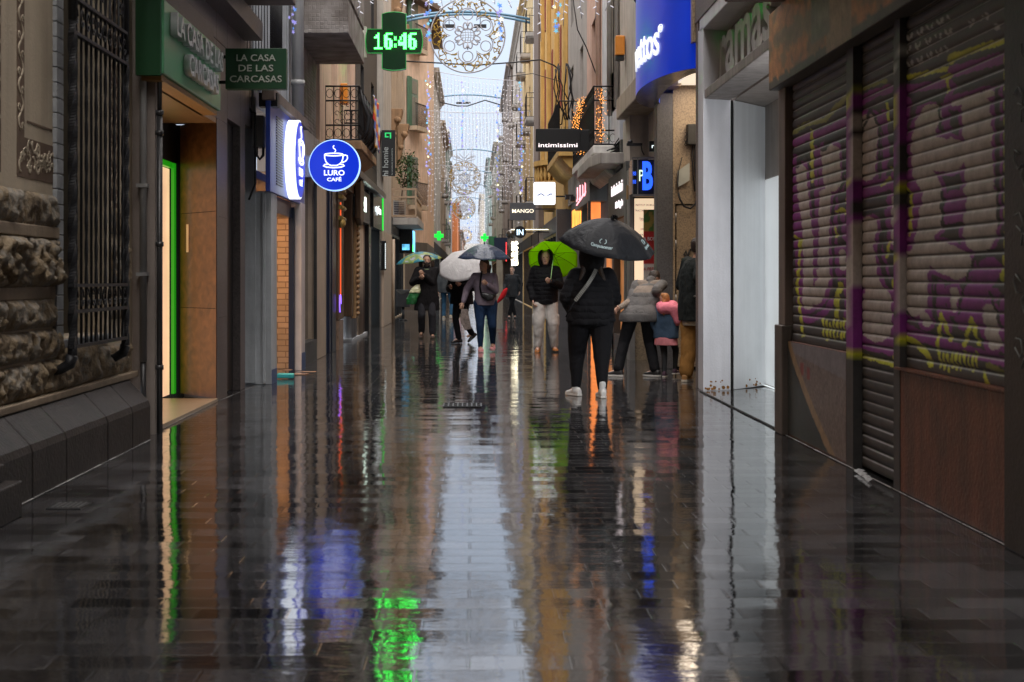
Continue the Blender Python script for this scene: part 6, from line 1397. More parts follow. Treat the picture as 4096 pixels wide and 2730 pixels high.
curtain(64, 1650, 2125, 438, 445, lambda u, q: q.uniform(240, 330) if .2 < u < .8 else q.uniform(330, 470), 34, 'level curtain of long light strings below the slanting one', 1.25, 13)
curtain(90, 1690, 2080, 655, 660, lambda u, q: q.uniform(90, 230), 24, 'curtain of light strings in front of the second bauble', 1.5, 14)
curtain(115, 1715, 2040, 690, 692, lambda u, q: q.uniform(60, 180), 20, 'curtain of light strings crossing behind the second bauble', 1.9, 15)
curtain(145, 1740, 2000, 760, 765, lambda u, q: q.uniform(60, 180), 20, 'curtain of light strings crossing the third bauble', 2.2, 16)
curtain(185, 1765, 1970, 845, 848, lambda u, q: q.uniform(100, 180), 26, 'curtain of light strings before the farthest bauble', 2.6, 17)
curtain(250, 1790, 1950, 900, 903, lambda u, q: q.uniform(70, 130), 24, 'farthest curtain of light strings', 3.2, 18)
def star_string(Y, px, y0, y1, n, label, s=.05, seed=1, clump=0):
    q = random.Random(seed); x, z0 = xy(Y, px, y0); z1 = ZP(Y, y1)
    t = thing('star_string', label, 'string lights', (x, Y, z0), 'hanging strings of stars')
    g = MB(); g.tube([(x, Y, z0 + .3), (x, Y, z1)], .006, 4); g.build('wire', WIREW, t)
    for k in range(n):
        cx = x + q.gauss(0, s * (.45 + clump)); cz = z0 + (z1 - z0) * (k + q.random()) / n; a0 = q.uniform(0, 1.2); ss = s * q.uniform(.7, 1.25); tilt = q.uniform(.5, 1)
        P = [(cx + (ss if i % 2 == 0 else ss * .45) * math.sin(a0 + i * PI / 5) * tilt, cz + (ss if i % 2 == 0 else ss * .45) * math.cos(a0 + i * PI / 5)) for i in range(10)]
        g = MB(); g.prism(P, 'y', Y - .006, Y + .006); g.build('star', STARS[q.choice((0, 0, 0, 1, 1, 3, 2))], t)
star_string(26, 1716, -10, 165, 13, 'near string of violet stars left of the largest bauble', .05, 1, .2)
star_string(26, 1996, -10, 160, 12, 'near string of violet stars right of the largest bauble', .045, 2, .2)
star_string(24, 2232, -10, 135, 9, 'near string of violet stars before the orange yellow house', .05, 3, .2)
star_string(20, 1168, -10, 130, 10, 'near string of violet stars wrapped by the round pale downpipe', .035, 9, .1)
star_string(60, 1712, 285, 700, 40, 'long string of stars along the left side of the light curtains', .07, 4, .3)
star_string(64, 1850, 320, 600, 22, 'long string of stars in the middle of the light curtains', .07, 5)
star_string(70, 1800, 455, 590, 9, 'short string of stars left of the middle one', .06, 6)
star_string(70, 1907, 455, 590, 9, 'short string of stars right of the middle one', .06, 7)
star_string(66, 1990, 350, 800, 34, 'long string of stars right of centre over the light curtains', .07, 8, .2)
star_string(60, 2083, 325, 780, 40, 'long string of stars along the right side of the light curtains', .07, 10, .3)
star_string(110, 1862, 660, 800, 12, 'star string crossing the second bauble', .13, 20, .2)
star_string(120, 1800, 790, 900, 10, 'low star string left of the third bauble', .12, 21, .2)
star_string(120, 1878, 800, 960, 12, 'low star string right of the third bauble', .12, 22, .2)
# bare cables spanning the street
for k, (Y, P, r, lb) in enumerate(((42, ((1470, 238), (1740, 252), (1900, 262), (2060, 250), (2160, 240), (2215, 262), (2262, 300)), .022, 'thick black cable sagging across the street under the largest bauble'),
        (70, ((1760, 410), (1830, 425), (1870, 425), (1940, 402), (2000, 420)), .03, 'loose cable with lamps hung below the blue arch'),
        (31, ((2290, -20), (2310, 120), (2345, 190), (2400, 340)), .014, 'thin dark wire slanting down to the fairy-lit balcony'),
        (40, ((2030, 308), (2130, 295), (2250, 330), (2300, 250), (2330, 160)), .010, 'thin slack wire along the orange yellow house'))):
    g = MB(); g.tube([(XP(Y, p[0]), Y, ZP(Y, p[1])) for p in P], r, 6); tag(g.build('overhead_cable', BLACKI), lb, 'cable', 'cables over the street')
q = random.Random(77)
t = thing('cable_bundle', 'messy bundle of black cables on the grey house front between balcony and orange house', 'cable', (2.5, 40, 3.6))
for k in range(9):
    Y = 38 - k * .3; g = MB(); px0 = 2225 + k * 8
    g.tube([(XP(Y, px0 + q.uniform(-12, 12)), Y, ZP(Y, 265 + j * 45 + q.uniform(-12, 12))) for j in range(6)], .018, 5); g.build('cable', BLACKI, t)
t = thing('cable_bundle', 'thick black cable loops hanging at the corner of the fairy-lit balcony', 'cable', (2.5, 25, 3.6))
for k in range(7):
    Y = 25.6; g = MB(); g.tube([(XP(Y, 2485 + k * 4 + q.uniform(-4, 4)), Y, ZP(Y, y)) for y in (465, 500, 540)] + [(XP(Y, 2470 + q.uniform(-20, 40)), Y, ZP(Y, 585)), (XP(Y, 2440 + q.uniform(-30, 60)), Y, ZP(Y, 600 + q.uniform(-12, 15)))], .013, 5); g.build('cable', BLACKI, t)
# ================================================================ people
def capsule(g, p0, p1, r0, r1, n=12, mi=0):
    p0, p1 = Vector(p0), Vector(p1); d = p1 - p0; L_ = d.length
    d = d / L_ if L_ > 1e-6 else Vector((0, 0, 1)); u = d.orthogonal().normalized(); w = d.cross(u); vs = [p0 - d * r0]; rings = []
    for k in (1, 2, 3): a = -PI / 2 + k * PI / 6; rings.append((p0 + d * r0 * math.sin(a), r0 * math.cos(a)))
    for k in (0, 1, 2): a = k * PI / 6; rings.append((p1 + d * r1 * math.sin(a), r1 * math.cos(a)))
    for c, r in rings:
        for i in range(n): t = 2 * PI * i / n; vs.append(c + u * (r * math.cos(t)) + w * (r * math.sin(t)))
    vs.append(p1 + d * r1); m = len(vs) - 1; fs = [(0, 1 + (i + 1) % n, 1 + i) for i in range(n)]
    for j in range(len(rings) - 1):
        for i in range(n): a = 1 + j * n; fs.append((a + i, a + (i + 1) % n, a + n + (i + 1) % n, a + n + i))
    a = 1 + (len(rings) - 1) * n; fs += [(a + i, a + (i + 1) % n, m) for i in range(n)]
    return g.add(vs, fs, mi, True)
def loft(g, secs, side, front, n=20):
    """closed elliptical loft; secs: (centre, half width, half depth)"""
    vs = []
    for c, a, b in secs:
        c = Vector(c)
        for i in range(n):
            t = 2 * PI * i / n; ct, st = math.cos(t), math.sin(t)
            vs.append(c + side * (a * math.copysign(abs(ct) ** .85, ct)) + front * (b * math.copysign(abs(st) ** .85, st)))
    m = len(secs); fs = [tuple(range(n))[::-1], tuple((m - 1) * n + i for i in range(n))]
    for j in range(m - 1):
        for i in range(n): fs.append((j * n + i, j * n + (i + 1) % n, (j + 1) * n + (i + 1) % n, (j + 1) * n + i))
    return g.add(vs, fs, 0, True)
TX = bpy.data.textures.new('cloth_folds', 'CLOUDS'); TX.noise_scale = .16; TX.noise_depth = 3
def shell(g, name, mat, parent, vox=.012, disp=.018, smooth=3):
    o = g.build(name, mat, parent)
    r = o.modifiers.new('union', 'REMESH'); r.mode = 'VOXEL'; r.voxel_size = vox; r.use_smooth_shade = True
    s = o.modifiers.new('soften', 'SMOOTH'); s.factor = .5; s.iterations = smooth
    if disp:
        d = o.modifiers.new('folds', 'DISPLACE'); d.texture = TX; d.texture_coords = 'GLOBAL'; d.strength = disp; d.mid_level = .5
    return o
def ik(a, b, l1, l2, pole):
    a, b = Vector(a), Vector(b); d = b - a; L_ = min(d.length, (l1 + l2) * .999); dn = d.normalized()
    x = (l1 * l1 - l2 * l2 + L_ * L_) / (2 * L_); h = math.sqrt(max(0, l1 * l1 - x * x)); p = Vector(pole); p = (p - dn * p.dot(dn))
    p = p.normalized() if p.length > 1e-5 else dn.orthogonal().normalized()
    return a + dn * x + p * h
def hand(g, wrist, d, palm, curl, s=1.0, mirror=1):
    """palm, four bent fingers of unequal length and a thumb from the side of the palm"""
    w = Vector(wrist); d = Vector(d).normalized(); pn = Vector(palm); pn = (pn - d * pn.dot(d)).normalized(); sd = d.cross(pn) * mirror
    loft(g, [(w, .022 * s, .016 * s), (w + d * .03 * s, .034 * s, .016 * s), (w + d * .085 * s, .040 * s, .014 * s)], sd, pn, 12)
    for i, (o, L_) in enumerate(((-.030, .9), (-.010, 1.0), (.010, .95), (.029, .75))):
        p = w + d * .085 * s + sd * o * s; a = curl * .5; seg = (.040 * L_, .027 * L_, .022 * L_)
        for k in range(3):
            dd = d * math.cos(a) + pn * math.sin(a); q = p + dd * seg[k] * s; capsule(g, p, q, .0092 * s - .0008 * k * s, .0085 * s - .0008 * k * s, 8); p = q; a += curl
    p = w + d * .025 * s - sd * .028 * s; q = p + (d * .6 - sd * .75 + pn * .35).normalized() * .042 * s; r_ = q + (d * .75 + pn * (.3 + curl * .5) + sd * curl * .35).normalized() * .034 * s
    capsule(g, p, q, .012 * s, .010 * s, 8); capsule(g, q, r_, .010 * s, .0085 * s, 8)
SKIN = M('skin', (.56, .34, .25), rough=.55, var=.12, scale=14, bump=.05, bs=80); SKIN2 = M('tanned_skin', (.48, .28, .19), rough=.55, var=.12, scale=14, bump=.05, bs=80)
HAIRD = M('dark_brown_hair', (.03, .018, .012), rough=.5, var=.5, scale=30, bump=.6, bs=60); HAIRG = M('ginger_hair', (.42, .17, .05), rough=.5, var=.4, scale=25, bump=.6, bs=60)
EYE = M('dark_eye', (.01, .008, .006), rough=.2, bump=0); LIP = M('lip', (.3, .1, .08), rough=.5, bump=0)
class Fig:
    def __init__(s, label, x, y, face, h, feet, hands, lean=(0, 0), fat=1.0, headoff=(0, 0, 0), gaze=None, hip=.525, skin=SKIN, cat='person', group=None, curl=(.5, .5), knee=.35, sw=1.0, elb=.55):
        k = s.k = h / 1.75; s.fat = fat; a = R(face); s.f = Vector((math.sin(a), math.cos(a), 0)); s.r = Vector((math.cos(a), -math.sin(a), 0)); s.o = Vector((x, y, 0)); s.h = h
        s.hip = s.o + Vector((0, 0, hip * h)); le = Vector((lean[0], lean[1], 0)); up = Vector((0, 0, math.sqrt(max(.05, (.295 * h) ** 2 - le.length ** 2))))
        s.chest = s.hip + le + up; s.sp = (s.chest - s.hip).normalized(); hw = .18 * k * sw
        s.sh = {-1: s.chest - s.r * hw, 1: s.chest + s.r * hw}; s.hp = {-1: s.hip - s.r * .09 * k * fat, 1: s.hip + s.r * .09 * k * fat}
        s.neck = s.chest + s.sp * .06 * k; s.head = s.neck + s.sp * .09 * k + Vector((0, 0, .06 * k)) + Vector(headoff)
        ga = R(gaze if gaze is not None else face); s.gf = Vector((math.sin(ga), math.cos(ga), 0)); s.gr = Vector((math.cos(ga), -math.sin(ga), 0))
        s.an = {}; s.kn = {}; s.wr = {}; s.el = {}; s.toe = {}
        for i, sd in enumerate((-1, 1)):
            fx, fy, fz, fa = feet[i]; fd = Vector((math.sin(R(fa)), math.cos(R(fa)), 0)); s.toe[sd] = fd
            s.an[sd] = s.o + Vector((fx, fy, fz + .085 * k)); s.kn[sd] = ik(s.hp[sd], s.an[sd], .245 * h, .245 * h, s.f + fd * .3)
            hx, hy, hz = hands[i]; s.wr[sd] = s.o + Vector((hx, hy, hz)); s.el[sd] = ik(s.sh[sd], s.wr[sd], .165 * h, .155 * h, -s.f * .5 + s.r * sd * elb + Vector((0, 0, -.6)))
        g = MB()
        # skeleton under the clothes: one continuous body
        loft(g, [(s.hip - s.sp * .09 * k, .10 * k * fat, .08 * k * fat), (s.hip, .15 * k * fat, .10 * k * fat), (s.hip + s.sp * .2 * k, .125 * k * fat, .085 * k * fat), (s.hip + s.sp * .38 * k, .155 * k, .10 * k), (s.chest + s.sp * .02 * k, .13 * k, .07 * k)], s.r, s.f)
        capsule(g, s.sh[-1], s.sh[1], .05 * k, .05 * k); capsule(g, s.chest, s.head - Vector((0, 0, .04 * k)), .058 * k, .05 * k)
        for sd in (-1, 1):
            capsule(g, s.hp[sd], s.kn[sd], .075 * k * fat, .052 * k); capsule(g, s.kn[sd], s.an[sd], .052 * k, .034 * k)
            capsule(g, s.an[sd], s.an[sd] + s.toe[sd] * .12 * k - Vector((0, 0, .04 * k)), .034 * k, .025 * k)
            capsule(g, s.sh[sd], s.el[sd], .045 * k, .036 * k); capsule(g, s.el[sd], s.wr[sd], .036 * k, .024 * k)
            d = (s.wr[sd] - s.el[sd]).normalized(); inn = -s.r * sd if curl[0 if sd < 0 else 1] < .9 else s.f * -1 + Vector((0, 0, .1))
            hand(g, s.wr[sd] + d * .01, d, inn, curl[0 if sd < 0 else 1], k, sd)
        H = s.head; gf, gr = s.gf, s.gr; U = Vector((0, 0, 1))
        secs = [(-.115, .030, .034, .035), (-.10, .045, .055, .028), (-.06, .060, .078, .012), (-.01, .070, .088, .004), (.04, .074, .092, -.002), (.08, .066, .084, -.006), (.108, .044, .058, -.008), (.12, .02, .028, -.008)]
        loft(g, [(H + U * z * k + gf * o * k, a * k, b * k) for z, a, b, o in secs], gr, gf, 20)
        capsule(g, H + gf * .085 * k + U * .012 * k, H + gf * .105 * k - U * .022 * k, .009 * k, .014 * k, 8)       # nose
        capsule(g, H + gf * .082 * k - gr * .034 * k + U * .030 * k, H + gf * .082 * k + gr * .034 * k + U * .030 * k, .010 * k, .010 * k, 8)   # brow
        for sd in (-1, 1): capsule(g, H + gr * sd * .072 * k + U * .02 * k, H + gr * sd * .074 * k - U * .025 * k, .014 * k, .010 * k, 8)   # ears
        s.root = shell(g, 'person', skin, None, .006, 0, 2); tag(s.root, label, cat, group)
        for sd in (-1, 1):
            e = MB(); c = H + gf * .083 * k + gr * sd * .030 * k + U * .012 * k; e.ball(c, .0105 * k, 1.2, 1, .65, 10, 6); e.build('eye', EYE, s.root)
        e = MB(); e.tube([H + gf * (.088 - abs(q) * .25) * k + gr * q * k - U * .058 * k for q in (-.024, -.012, 0, .012, .024)], .0055 * k, 6); e.build('mouth', LIP, s.root)
    def top(s, name, mat, hem, aw=.20, dw=.135, waist=None, sleeve=1.0, sr=.062, cuff=.045, collar=0, hemw=None, vox=.012, disp=.02, puff=0, shoulder=.075):
        """jacket or sweater from hem height up, with sleeves"""
        k, F = s.k, s.fat; g = MB(); zc = s.chest.z; hz = hem; secs = []
        n = 9
        for j in range(n + 1):
            u = j / n; z = hz + (zc - hz) * u
            if z < s.hip.z: c = s.hip + Vector((0, 0, z - s.hip.z))
            else: c = s.hip + (s.chest - s.hip) * ((z - s.hip.z) / (zc - s.hip.z))
            w = (hemw or aw) * (1 - u) + aw * u; w *= F if u < .75 else 1 + (F - 1) * .5
            if waist: w *= 1 - (1 - waist) * math.exp(-((u - .45) / .16) ** 2)
            d_ = dw * (F if u < .8 else 1) * (1 + .05 * math.sin(u * PI)); secs.append((c, w * k * (1 if u < .93 else .88), d_ * k * (1 if u < .93 else .8)))
        secs.append((s.chest + s.sp * .045 * k, .13 * k, .085 * k)); loft(g, secs, s.r, s.f, 24)
        capsule(g, s.sh[-1], s.sh[1], shoulder * k, shoulder * k)
        for sd in (-1, 1):
            if sleeve > 0:
                capsule(g, s.sh[sd], s.el[sd], sr * 1.12 * k * (1 + (F - 1) * .3), sr * k * (1 + (F - 1) * .25))
                if sleeve >= 1: capsule(g, s.el[sd], s.el[sd].lerp(s.wr[sd], .94), sr * k, cuff * k)
        if collar: capsule(g, s.chest + s.sp * .03 * k, s.neck + s.sp * .02 * k, collar * k, collar * .9 * k)
        return shell(g, name, mat, s.root, vox, disp)
    def legs(s, name, mat, hipk=1.0, thigh=.092, kn=.068, hemr=.058, top=.12, vox=.012, disp=.018, bot=.02, gather=0):
        k, F = s.k, s.fat; g = MB()
        loft(g, [(s.hip - Vector((0, 0, .10 * k)), .12 * k * F, .10 * k * F), (s.hip - Vector((0, 0, .02)), .175 * k * F * hipk, .125 * k * F), (s.hip + Vector((0, 0, min(.06, max(.01, top * .5)) * k)), .165 * k * F * hipk, .118 * k * F), (s.hip + Vector((0, 0, max(.02, top) * k)), .145 * k * F, .105 * k * F)], s.r, s.f)
        for sd in (-1, 1):
            capsule(g, s.hp[sd], s.kn[sd], thigh * k * F, kn * k * (1 + (F - 1) * .5)); e = s.kn[sd].lerp(s.an[sd], .93)
            capsule(g, s.kn[sd], e, kn * k * (1 + (F - 1) * .5), hemr * k)
        return shell(g, name, mat, s.root, vox, disp)
    def shoes(s, mat, sole=None, L_=.26, w=.047, hi=.05, name='shoe', pitch=(0, 0)):
        k = s.k
        for i, sd in enumerate((-1, 1)):
            a = s.an[sd]; t_ = s.toe[sd].copy(); p = R(pitch[i]); t_ = (t_ * math.cos(p) - Vector((0, 0, 1)) * math.sin(p)).normalized(); up = t_.cross(Vector((t_.y, -t_.x, 0)).normalized()); up = up if up.z > 0 else -up; sdv = t_.cross(up)
            base = a - up * .085 * k; g = MB()
            secs = [(base - t_ * .075 * k + up * .045 * k, .03 * k, .035 * k), (base - t_ * .05 * k + up * .055 * k, .038 * k, .048 * k), (base + up * .052 * k + t_ * .02 * k, .040 * k, .050 * k), (base + t_ * .09 * k + up * .038 * k, w * k, .034 * k), (base + t_ * .15 * k + up * .032 * k, w * k, .028 * k), (base + t_ * (L_ - .075) * k + up * .026 * k, .026 * k, .018 * k)]
            loft(g, secs, sdv, up, 14); capsule(g, a - up * .04 * k, a + up * hi * k, .046 * k, .044 * k); sh = shell(g, name, mat, s.root, .007, 0, 2)
            if sole:
                g = MB(); P = [base + t_ * q * k + sdv * ww * k for q, ww in ((-.085, 0), (-.075, .036), (0, .040), (.09, .052), (.15, .05), (.185, .03), (.192, 0), (.185, -.03), (.15, -.05), (.09, -.052), (0, -.040), (-.075, -.036))]
                n = len(P); g.add([p_ + up * .002 for p_ in P] + [p_ + up * .028 * k for p_ in P], [tuple(range(n))[::-1], tuple(range(n, 2 * n))] + [(j, (j + 1) % n, n + (j + 1) % n, n + j) for j in range(n)]); g.build('sole', sole, sh, bevel=.004)
    def hair(s, mat, kind='short', name='hair', **kw):
        k = s.k; H = s.head; U = Vector((0, 0, 1)); g = MB(); b = -s.gf
        loft(g, [(H + U * .125 * k + b * .01, .03 * k, .04 * k), (H + U * .11 * k + b * .012, .060 * k, .075 * k), (H + U * .07 * k + b * .018, .080 * k, .094 * k), (H + U * .03 * k + b * .030, .082 * k, .086 * k), (H - U * .03 * k + b * .045, .070 * k, .062 * k), (H - U * .06 * k + b * .05, .055 * k, .04 * k)], s.gr, s.gf)
        if kind == 'long':
            q = random.Random(5)
            for sd in (-1, 1):
                for j in range(7):
                    a = H + s.gr * sd * (.06 + .004 * j) * k + b * (.01 + .012 * j) * k + U * .05 * k; c = a + s.gr * sd * q.uniform(.03, .10) * k * (1.0 if sd > 0 else .7) - U * q.uniform(.18, .30) * k + b * .02
                    m_ = a.lerp(c, .5) + s.gr * sd * .03 * k; capsule(g, a, m_, .026 * k, .024 * k); capsule(g, m_, c, .024 * k, .010 * k)
        if kind == 'tail': capsule(g, H + b * .09 * k, H + b * .15 * k - U * .02 * k, .035 * k, .045 * k); capsule(g, H + b * .15 * k - U * .03 * k, H + b * .14 * k - U * .16 * k, .042 * k, .02 * k)
        if kind == 'fringe_long':
            for sd in (-1, 1):
                for j in range(4): a = H + s.gr * sd * .05 * k + b * .05 * k; capsule(g, a, a + s.gr * sd * (.05 + .02 * j) * k - U * (.18 + .05 * j) * k + b * .02 * j, .04 * k, .02 * k)
        return shell(g, name, mat, s.root, .008, .012, 1)
    def hood(s, mat, open_=True, name='hood', r=1.0):
        """raised hood: shell round the head, open at the face"""
        k = s.k * r; H = s.head; U = Vector((0, 0, 1)); b = -s.gf; g = MB(); nu, nv = 20, 16
        def fn(u, v):
            a = (u - .5) * 2 * R(128); e = -PI / 2 * .75 + v * (PI / 2 * 1.75)      # around the back, from neck to crown
            rr = .118 * k; z = math.sin(e) * .150 * k
            if z < 0: z *= 1.05
            c = max(.05, math.cos(e)); d = b * math.cos(a) + s.gr * math.sin(a)
            return H + U * (z + .01) + d * rr * (c ** .55) + b * .005
        g.grid(fn, nu, nv); o = g.build(name, mat, s.root, fix=False); m = o.modifiers.new('thick', 'SOLIDIFY'); m.thickness = .02; m.offset = 1; mm = o.modifiers.new('round', 'SUBSURF'); mm.levels = mm.render_levels = 1
        g = MB(); pts = [fn(0, v / 12) for v in range(13)] + [fn(1, 1 - v / 12) for v in range(13)]; g.tube(pts, .014 * k, 6); capsule(g, s.chest + s.sp * .04, s.neck + s.sp * .02 - s.gf * .02, .085 * k, .075 * k); shell(g, 'hood_rim', mat, s.root, .008, 0, 1)
def umbrella(label, c, axis, Rr, Hh, L_, mats, shaftm, phase=0, spike=.05, group='open umbrellas', handle=None, lettering=None, ribm=None, sc=.07):
    ax = Vector(axis).normalized(); e2 = Vector((0, -1, 0)); e2 = (e2 - ax * e2.dot(ax)).normalized(); e1 = e2.cross(ax) ; c = Vector(c)
    if e1.x < 0: e1 = -e1
    t = thing('umbrella', label, 'umbrella', tuple(c - ax * L_), group)
    def pt(th, q, off=0):
        w = abs(math.sin(4 * (th - R(phase)))) ; rr = Rr * q * (1 - sc * w * w * q); hh = Hh * (1 - q ** 1.9) - .035 * Rr * w * q * q
        return c + e1 * (rr * math.sin(th)) + e2 * (rr * math.cos(th)) + ax * (hh + off)
    g = MB(); nu, nv = 64, 10; vs = [pt(R(phase) + 2 * PI * i / nu, j / nv) for j in range(1, nv + 1) for i in range(nu)]; vs.append(pt(0, 0)); fs = []; mis = []
    for i in range(nu):
        fs.append((len(vs) - 1, i, (i + 1) % nu)); mis.append(i // 8)
        for j in range(nv - 1): fs.append((j * nu + i, (j + 1) * nu + i, (j + 1) * nu + (i + 1) % nu, j * nu + (i + 1) % nu)); mis.append(i // 8)
    g.add(vs, fs, 0, True); g.mi = [m % len(mats) for m in mis]
    o = g.build('canopy', mats, t); m_ = o.modifiers.new('thick', 'SOLIDIFY'); m_.thickness = .003
    for k in range(8):
        th = R(phase) + k * PI / 4; g = MB(); g.tube([pt(th, q / 8, -.008) for q in range(0, 9)], .0035, 5); mid = pt(th, .5, -.01); g.tube([mid, c - ax * (Hh * .1)], .003, 4); g.build('rib', ribm or BLACKI, t)
    g = MB(); g.cyl(c + ax * (Hh + spike), c - ax * L_, .006, n=8); g.build('shaft', shaftm, t)
    g = MB(); g.cyl(c + ax * (Hh + .0), c + ax * (Hh + spike), .012, .006, n=8); g.build('tip', BLACKI, t)
    g = MB(); b = c - ax * L_
    if handle == 'hook': g.tube([b + ax * .10, b, b - ax * .03 + e1 * .01, b - ax * .05 + e1 * .03, b - ax * .04 + e1 * .055, b - ax * .02 + e1 * .06], .011, 8)
    else: g.cyl(b + ax * .08, b, .014, .012, n=10)
    g.build('handle', BLACKI, t)
    if lettering:
        for (s_, thc, q0, wd, cap_) in lettering:
            me = text_mesh(s_, cap_, .002, bold=.02, width=wd)
            for v in me.vertices:
                q = q0 - v.co.y / Rr; th = R(thc) + v.co.x / (Rr * q); v.co = pt(th, q, .006 + v.co.z)
            me.materials.append(M('pale_blue_print', (.40, .52, .55), rough=.6, bump=0)); oo = bpy.data.objects.new('letters', me); COL.objects.link(oo); put(oo, t)
            g = MB()
            for (dx, sg) in ((-.022, -1), (.022, 1)):
                P = [(dx + .022 * sg * math.sin(a * PI / 8) * 1.0 + 0, .022 * math.cos(a * PI / 8)) for a in range(9)]
                P = [pt(R(thc) + p[0] / (Rr * q0), q0 - (p[1] + cap_ + .035) / Rr, .008) for p in P]; g.tube(P, .005, 5)
            g.build('emblem', M('pale_blue_print'), t)
    return t
PUFFB = cloth('black_puffer', (.008, .008, .010), rough=.75, quilt=.075, spec=.15); BLKC = cloth('black_cloth', (.010, .010, .012), rough=.8)
# --- woman seen from behind under the big black umbrella
X0, Y0 = 1.32, 16.0
p = Fig('person seen from behind in black puffer jacket with crossbody strap, white trainers', X0, Y0, 2, 1.66, ((-.16, .08, 0, -32), (.11, -.22, 0, -8)), ((-.20, .14, .93), (.14, .26, 1.12)), fat=1.42, lean=(.01, .02), curl=(1.0, 1.2), sw=1.05)
p.top('puffer_jacket', PUFFB, .80, aw=.20, dw=.135, sr=.078, cuff=.06, hemw=.185, disp=.03, shoulder=.09)
p.legs('trousers', BLKC, hipk=1.2, thigh=.108, kn=.085, hemr=.058)
p.hood(PUFFB, r=1.15); p.hair(HAIRD, 'fringe_long')
WSH = M('white_trainer', (.62, .60, .58), rough=.5, var=.15, scale=20, bump=.1); WSO = M('white_sole', (.6, .58, .55), rough=.5, bump=0)
p.shoes(WSH, WSO, hi=.02, pitch=(0, 0), w=.052)
for sd in (-1, 1):
    g = MB(); capsule(g, p.an[sd] - Vector((0, 0, .02)), p.an[sd] + Vector((0, 0, .075)), .047, .045); g.build('sock', cloth('white_sock', (.6, .6, .6)), p.root)
g = MB(); pts = [(X0 - .19, Y0 - .205, 1.08), (X0 - .13, Y0 - .215, 1.16), (X0 - .06, Y0 - .212, 1.25), (X0 + .0, Y0 - .19, 1.34), (X0 + .05, Y0 - .13, 1.43)]
for a, b in zip(pts, pts[1:]):
    a, b = Vector(a), Vector(b); d = (b - a).normalized(); w = d.cross(Vector((0, -1, 0))).normalized() * .021; g.add([a - w, a + w, b + w, b - w, a - w + Vector((0, -.006, 0)), a + w + Vector((0, -.006, 0)), b + w + Vector((0, -.006, 0)), b - w + Vector((0, -.006, 0))], [(4, 5, 6, 7), (0, 3, 2, 1), (0, 1, 5, 4), (2, 3, 7, 6), (1, 2, 6, 5), (0, 4, 7, 3)])
def strap_mat():
    m, n, l, q = _mat('patterned_strap'); tc = n.new('ShaderNodeTexCoord'); w = n.new('ShaderNodeTexWave'); w.wave_type = 'BANDS'; w.bands_direction = 'DIAGONAL'; w.inputs['Scale'].default_value = 22; w.inputs['Distortion'].default_value = 2
    r = n.new('ShaderNodeValToRGB'); r.color_ramp.interpolation = 'CONSTANT'; r.color_ramp.elements[0].color = (.04, .04, .04, 1); r.color_ramp.elements[1].position = .5; r.color_ramp.elements[1].color = (.26, .25, .22, 1)
    l.new(tc.outputs['Object'], w.inputs[0]); l.new(w.outputs[0], r.inputs[0]); l.new(r.outputs[0], q.inputs['Base Color']); return m
g.build('patterned_strap', strap_mat(), p.root)
g = MB(); g.tube([(X0 - .19, Y0 - .205, 1.08), (X0 - .25, Y0 - .20, .98), (X0 - .29, Y0 - .14, .90)], .007, 5); g.build('thin_strap', BLKC, p.root)
UB = cloth('black_umbrella_cloth', (.008, .009, .012), rough=.6, spec=.25, var=.12)
umbrella('large black umbrella with pale lettering held by the person seen from behind', (XP(15.95, 2427), 15.95, 1.70), (.16, -.27, .95), .555, .30, .80, [UB], BLACKI, phase=10, spike=.05, lettering=[('Computacenter', -12, .86, .25, .030), ('Computacenter', 78, .86, .25, .030)])
g = MB(); foliage(g, (XP(15.9, 2455), 15.87, 2.01), (.035, .035, .03), 120, .03, 0, 4); g.build('pompom', UB, None, fix=False)
bpy.data.objects['pompom'].parent = [o for o in bpy.data.objects if o.name.startswith('umbrella')][-1]; bpy.data.objects['pompom'].matrix_parent_inverse = Matrix.Translation(-bpy.data.objects['pompom'].parent.location)
# --- woman in grey vest bending to the child
X0, Y0 = 2.25, 19.3
p = Fig('person in grey padded coat with short sleeves leaning over towards the child', X0, Y0, 14, 1.70, ((-.30, -.10, 0, -60), (.20, -.12, 0, -50)), ((-.27, -.02, .93), (.40, .10, 1.0)), lean=(.17, .27), fat=1.12, headoff=(.04, .08, -.09), hip=.50, curl=(.7, .5), elb=.15)
GV = cloth('grey_puffer', (.12, .115, .115), rough=.7, quilt=.11, spec=.2); KN = cloth('beige_knit', (.24, .20, .17), rough=.9)
p.top('knit_sweater', KN, 1.0, sr=.052, cuff=.04, disp=.012)
p.top('padded_coat', GV, .74, aw=.20, dw=.14, sleeve=.5, sr=.068, hemw=.265, waist=.80, disp=.018, shoulder=.06, collar=.085)
p.legs('trousers', BLKC, thigh=.10, kn=.078, hemr=.072, top=.0); p.hair(HAIRD, 'tail')
g = MB(); capsule(g, p.head + Vector((.02, -.09, .0)), p.head + Vector((.05, -.10, -.16)), .035, .012); shell(g, 'ponytail', M('auburn_hair', (.12, .045, .02), rough=.5, var=.4, scale=30), p.root, .008, .01, 1)
BSH = M('black_trainer', (.015, .015, .017), rough=.5); p.shoes(BSH, WSO, hi=.05)
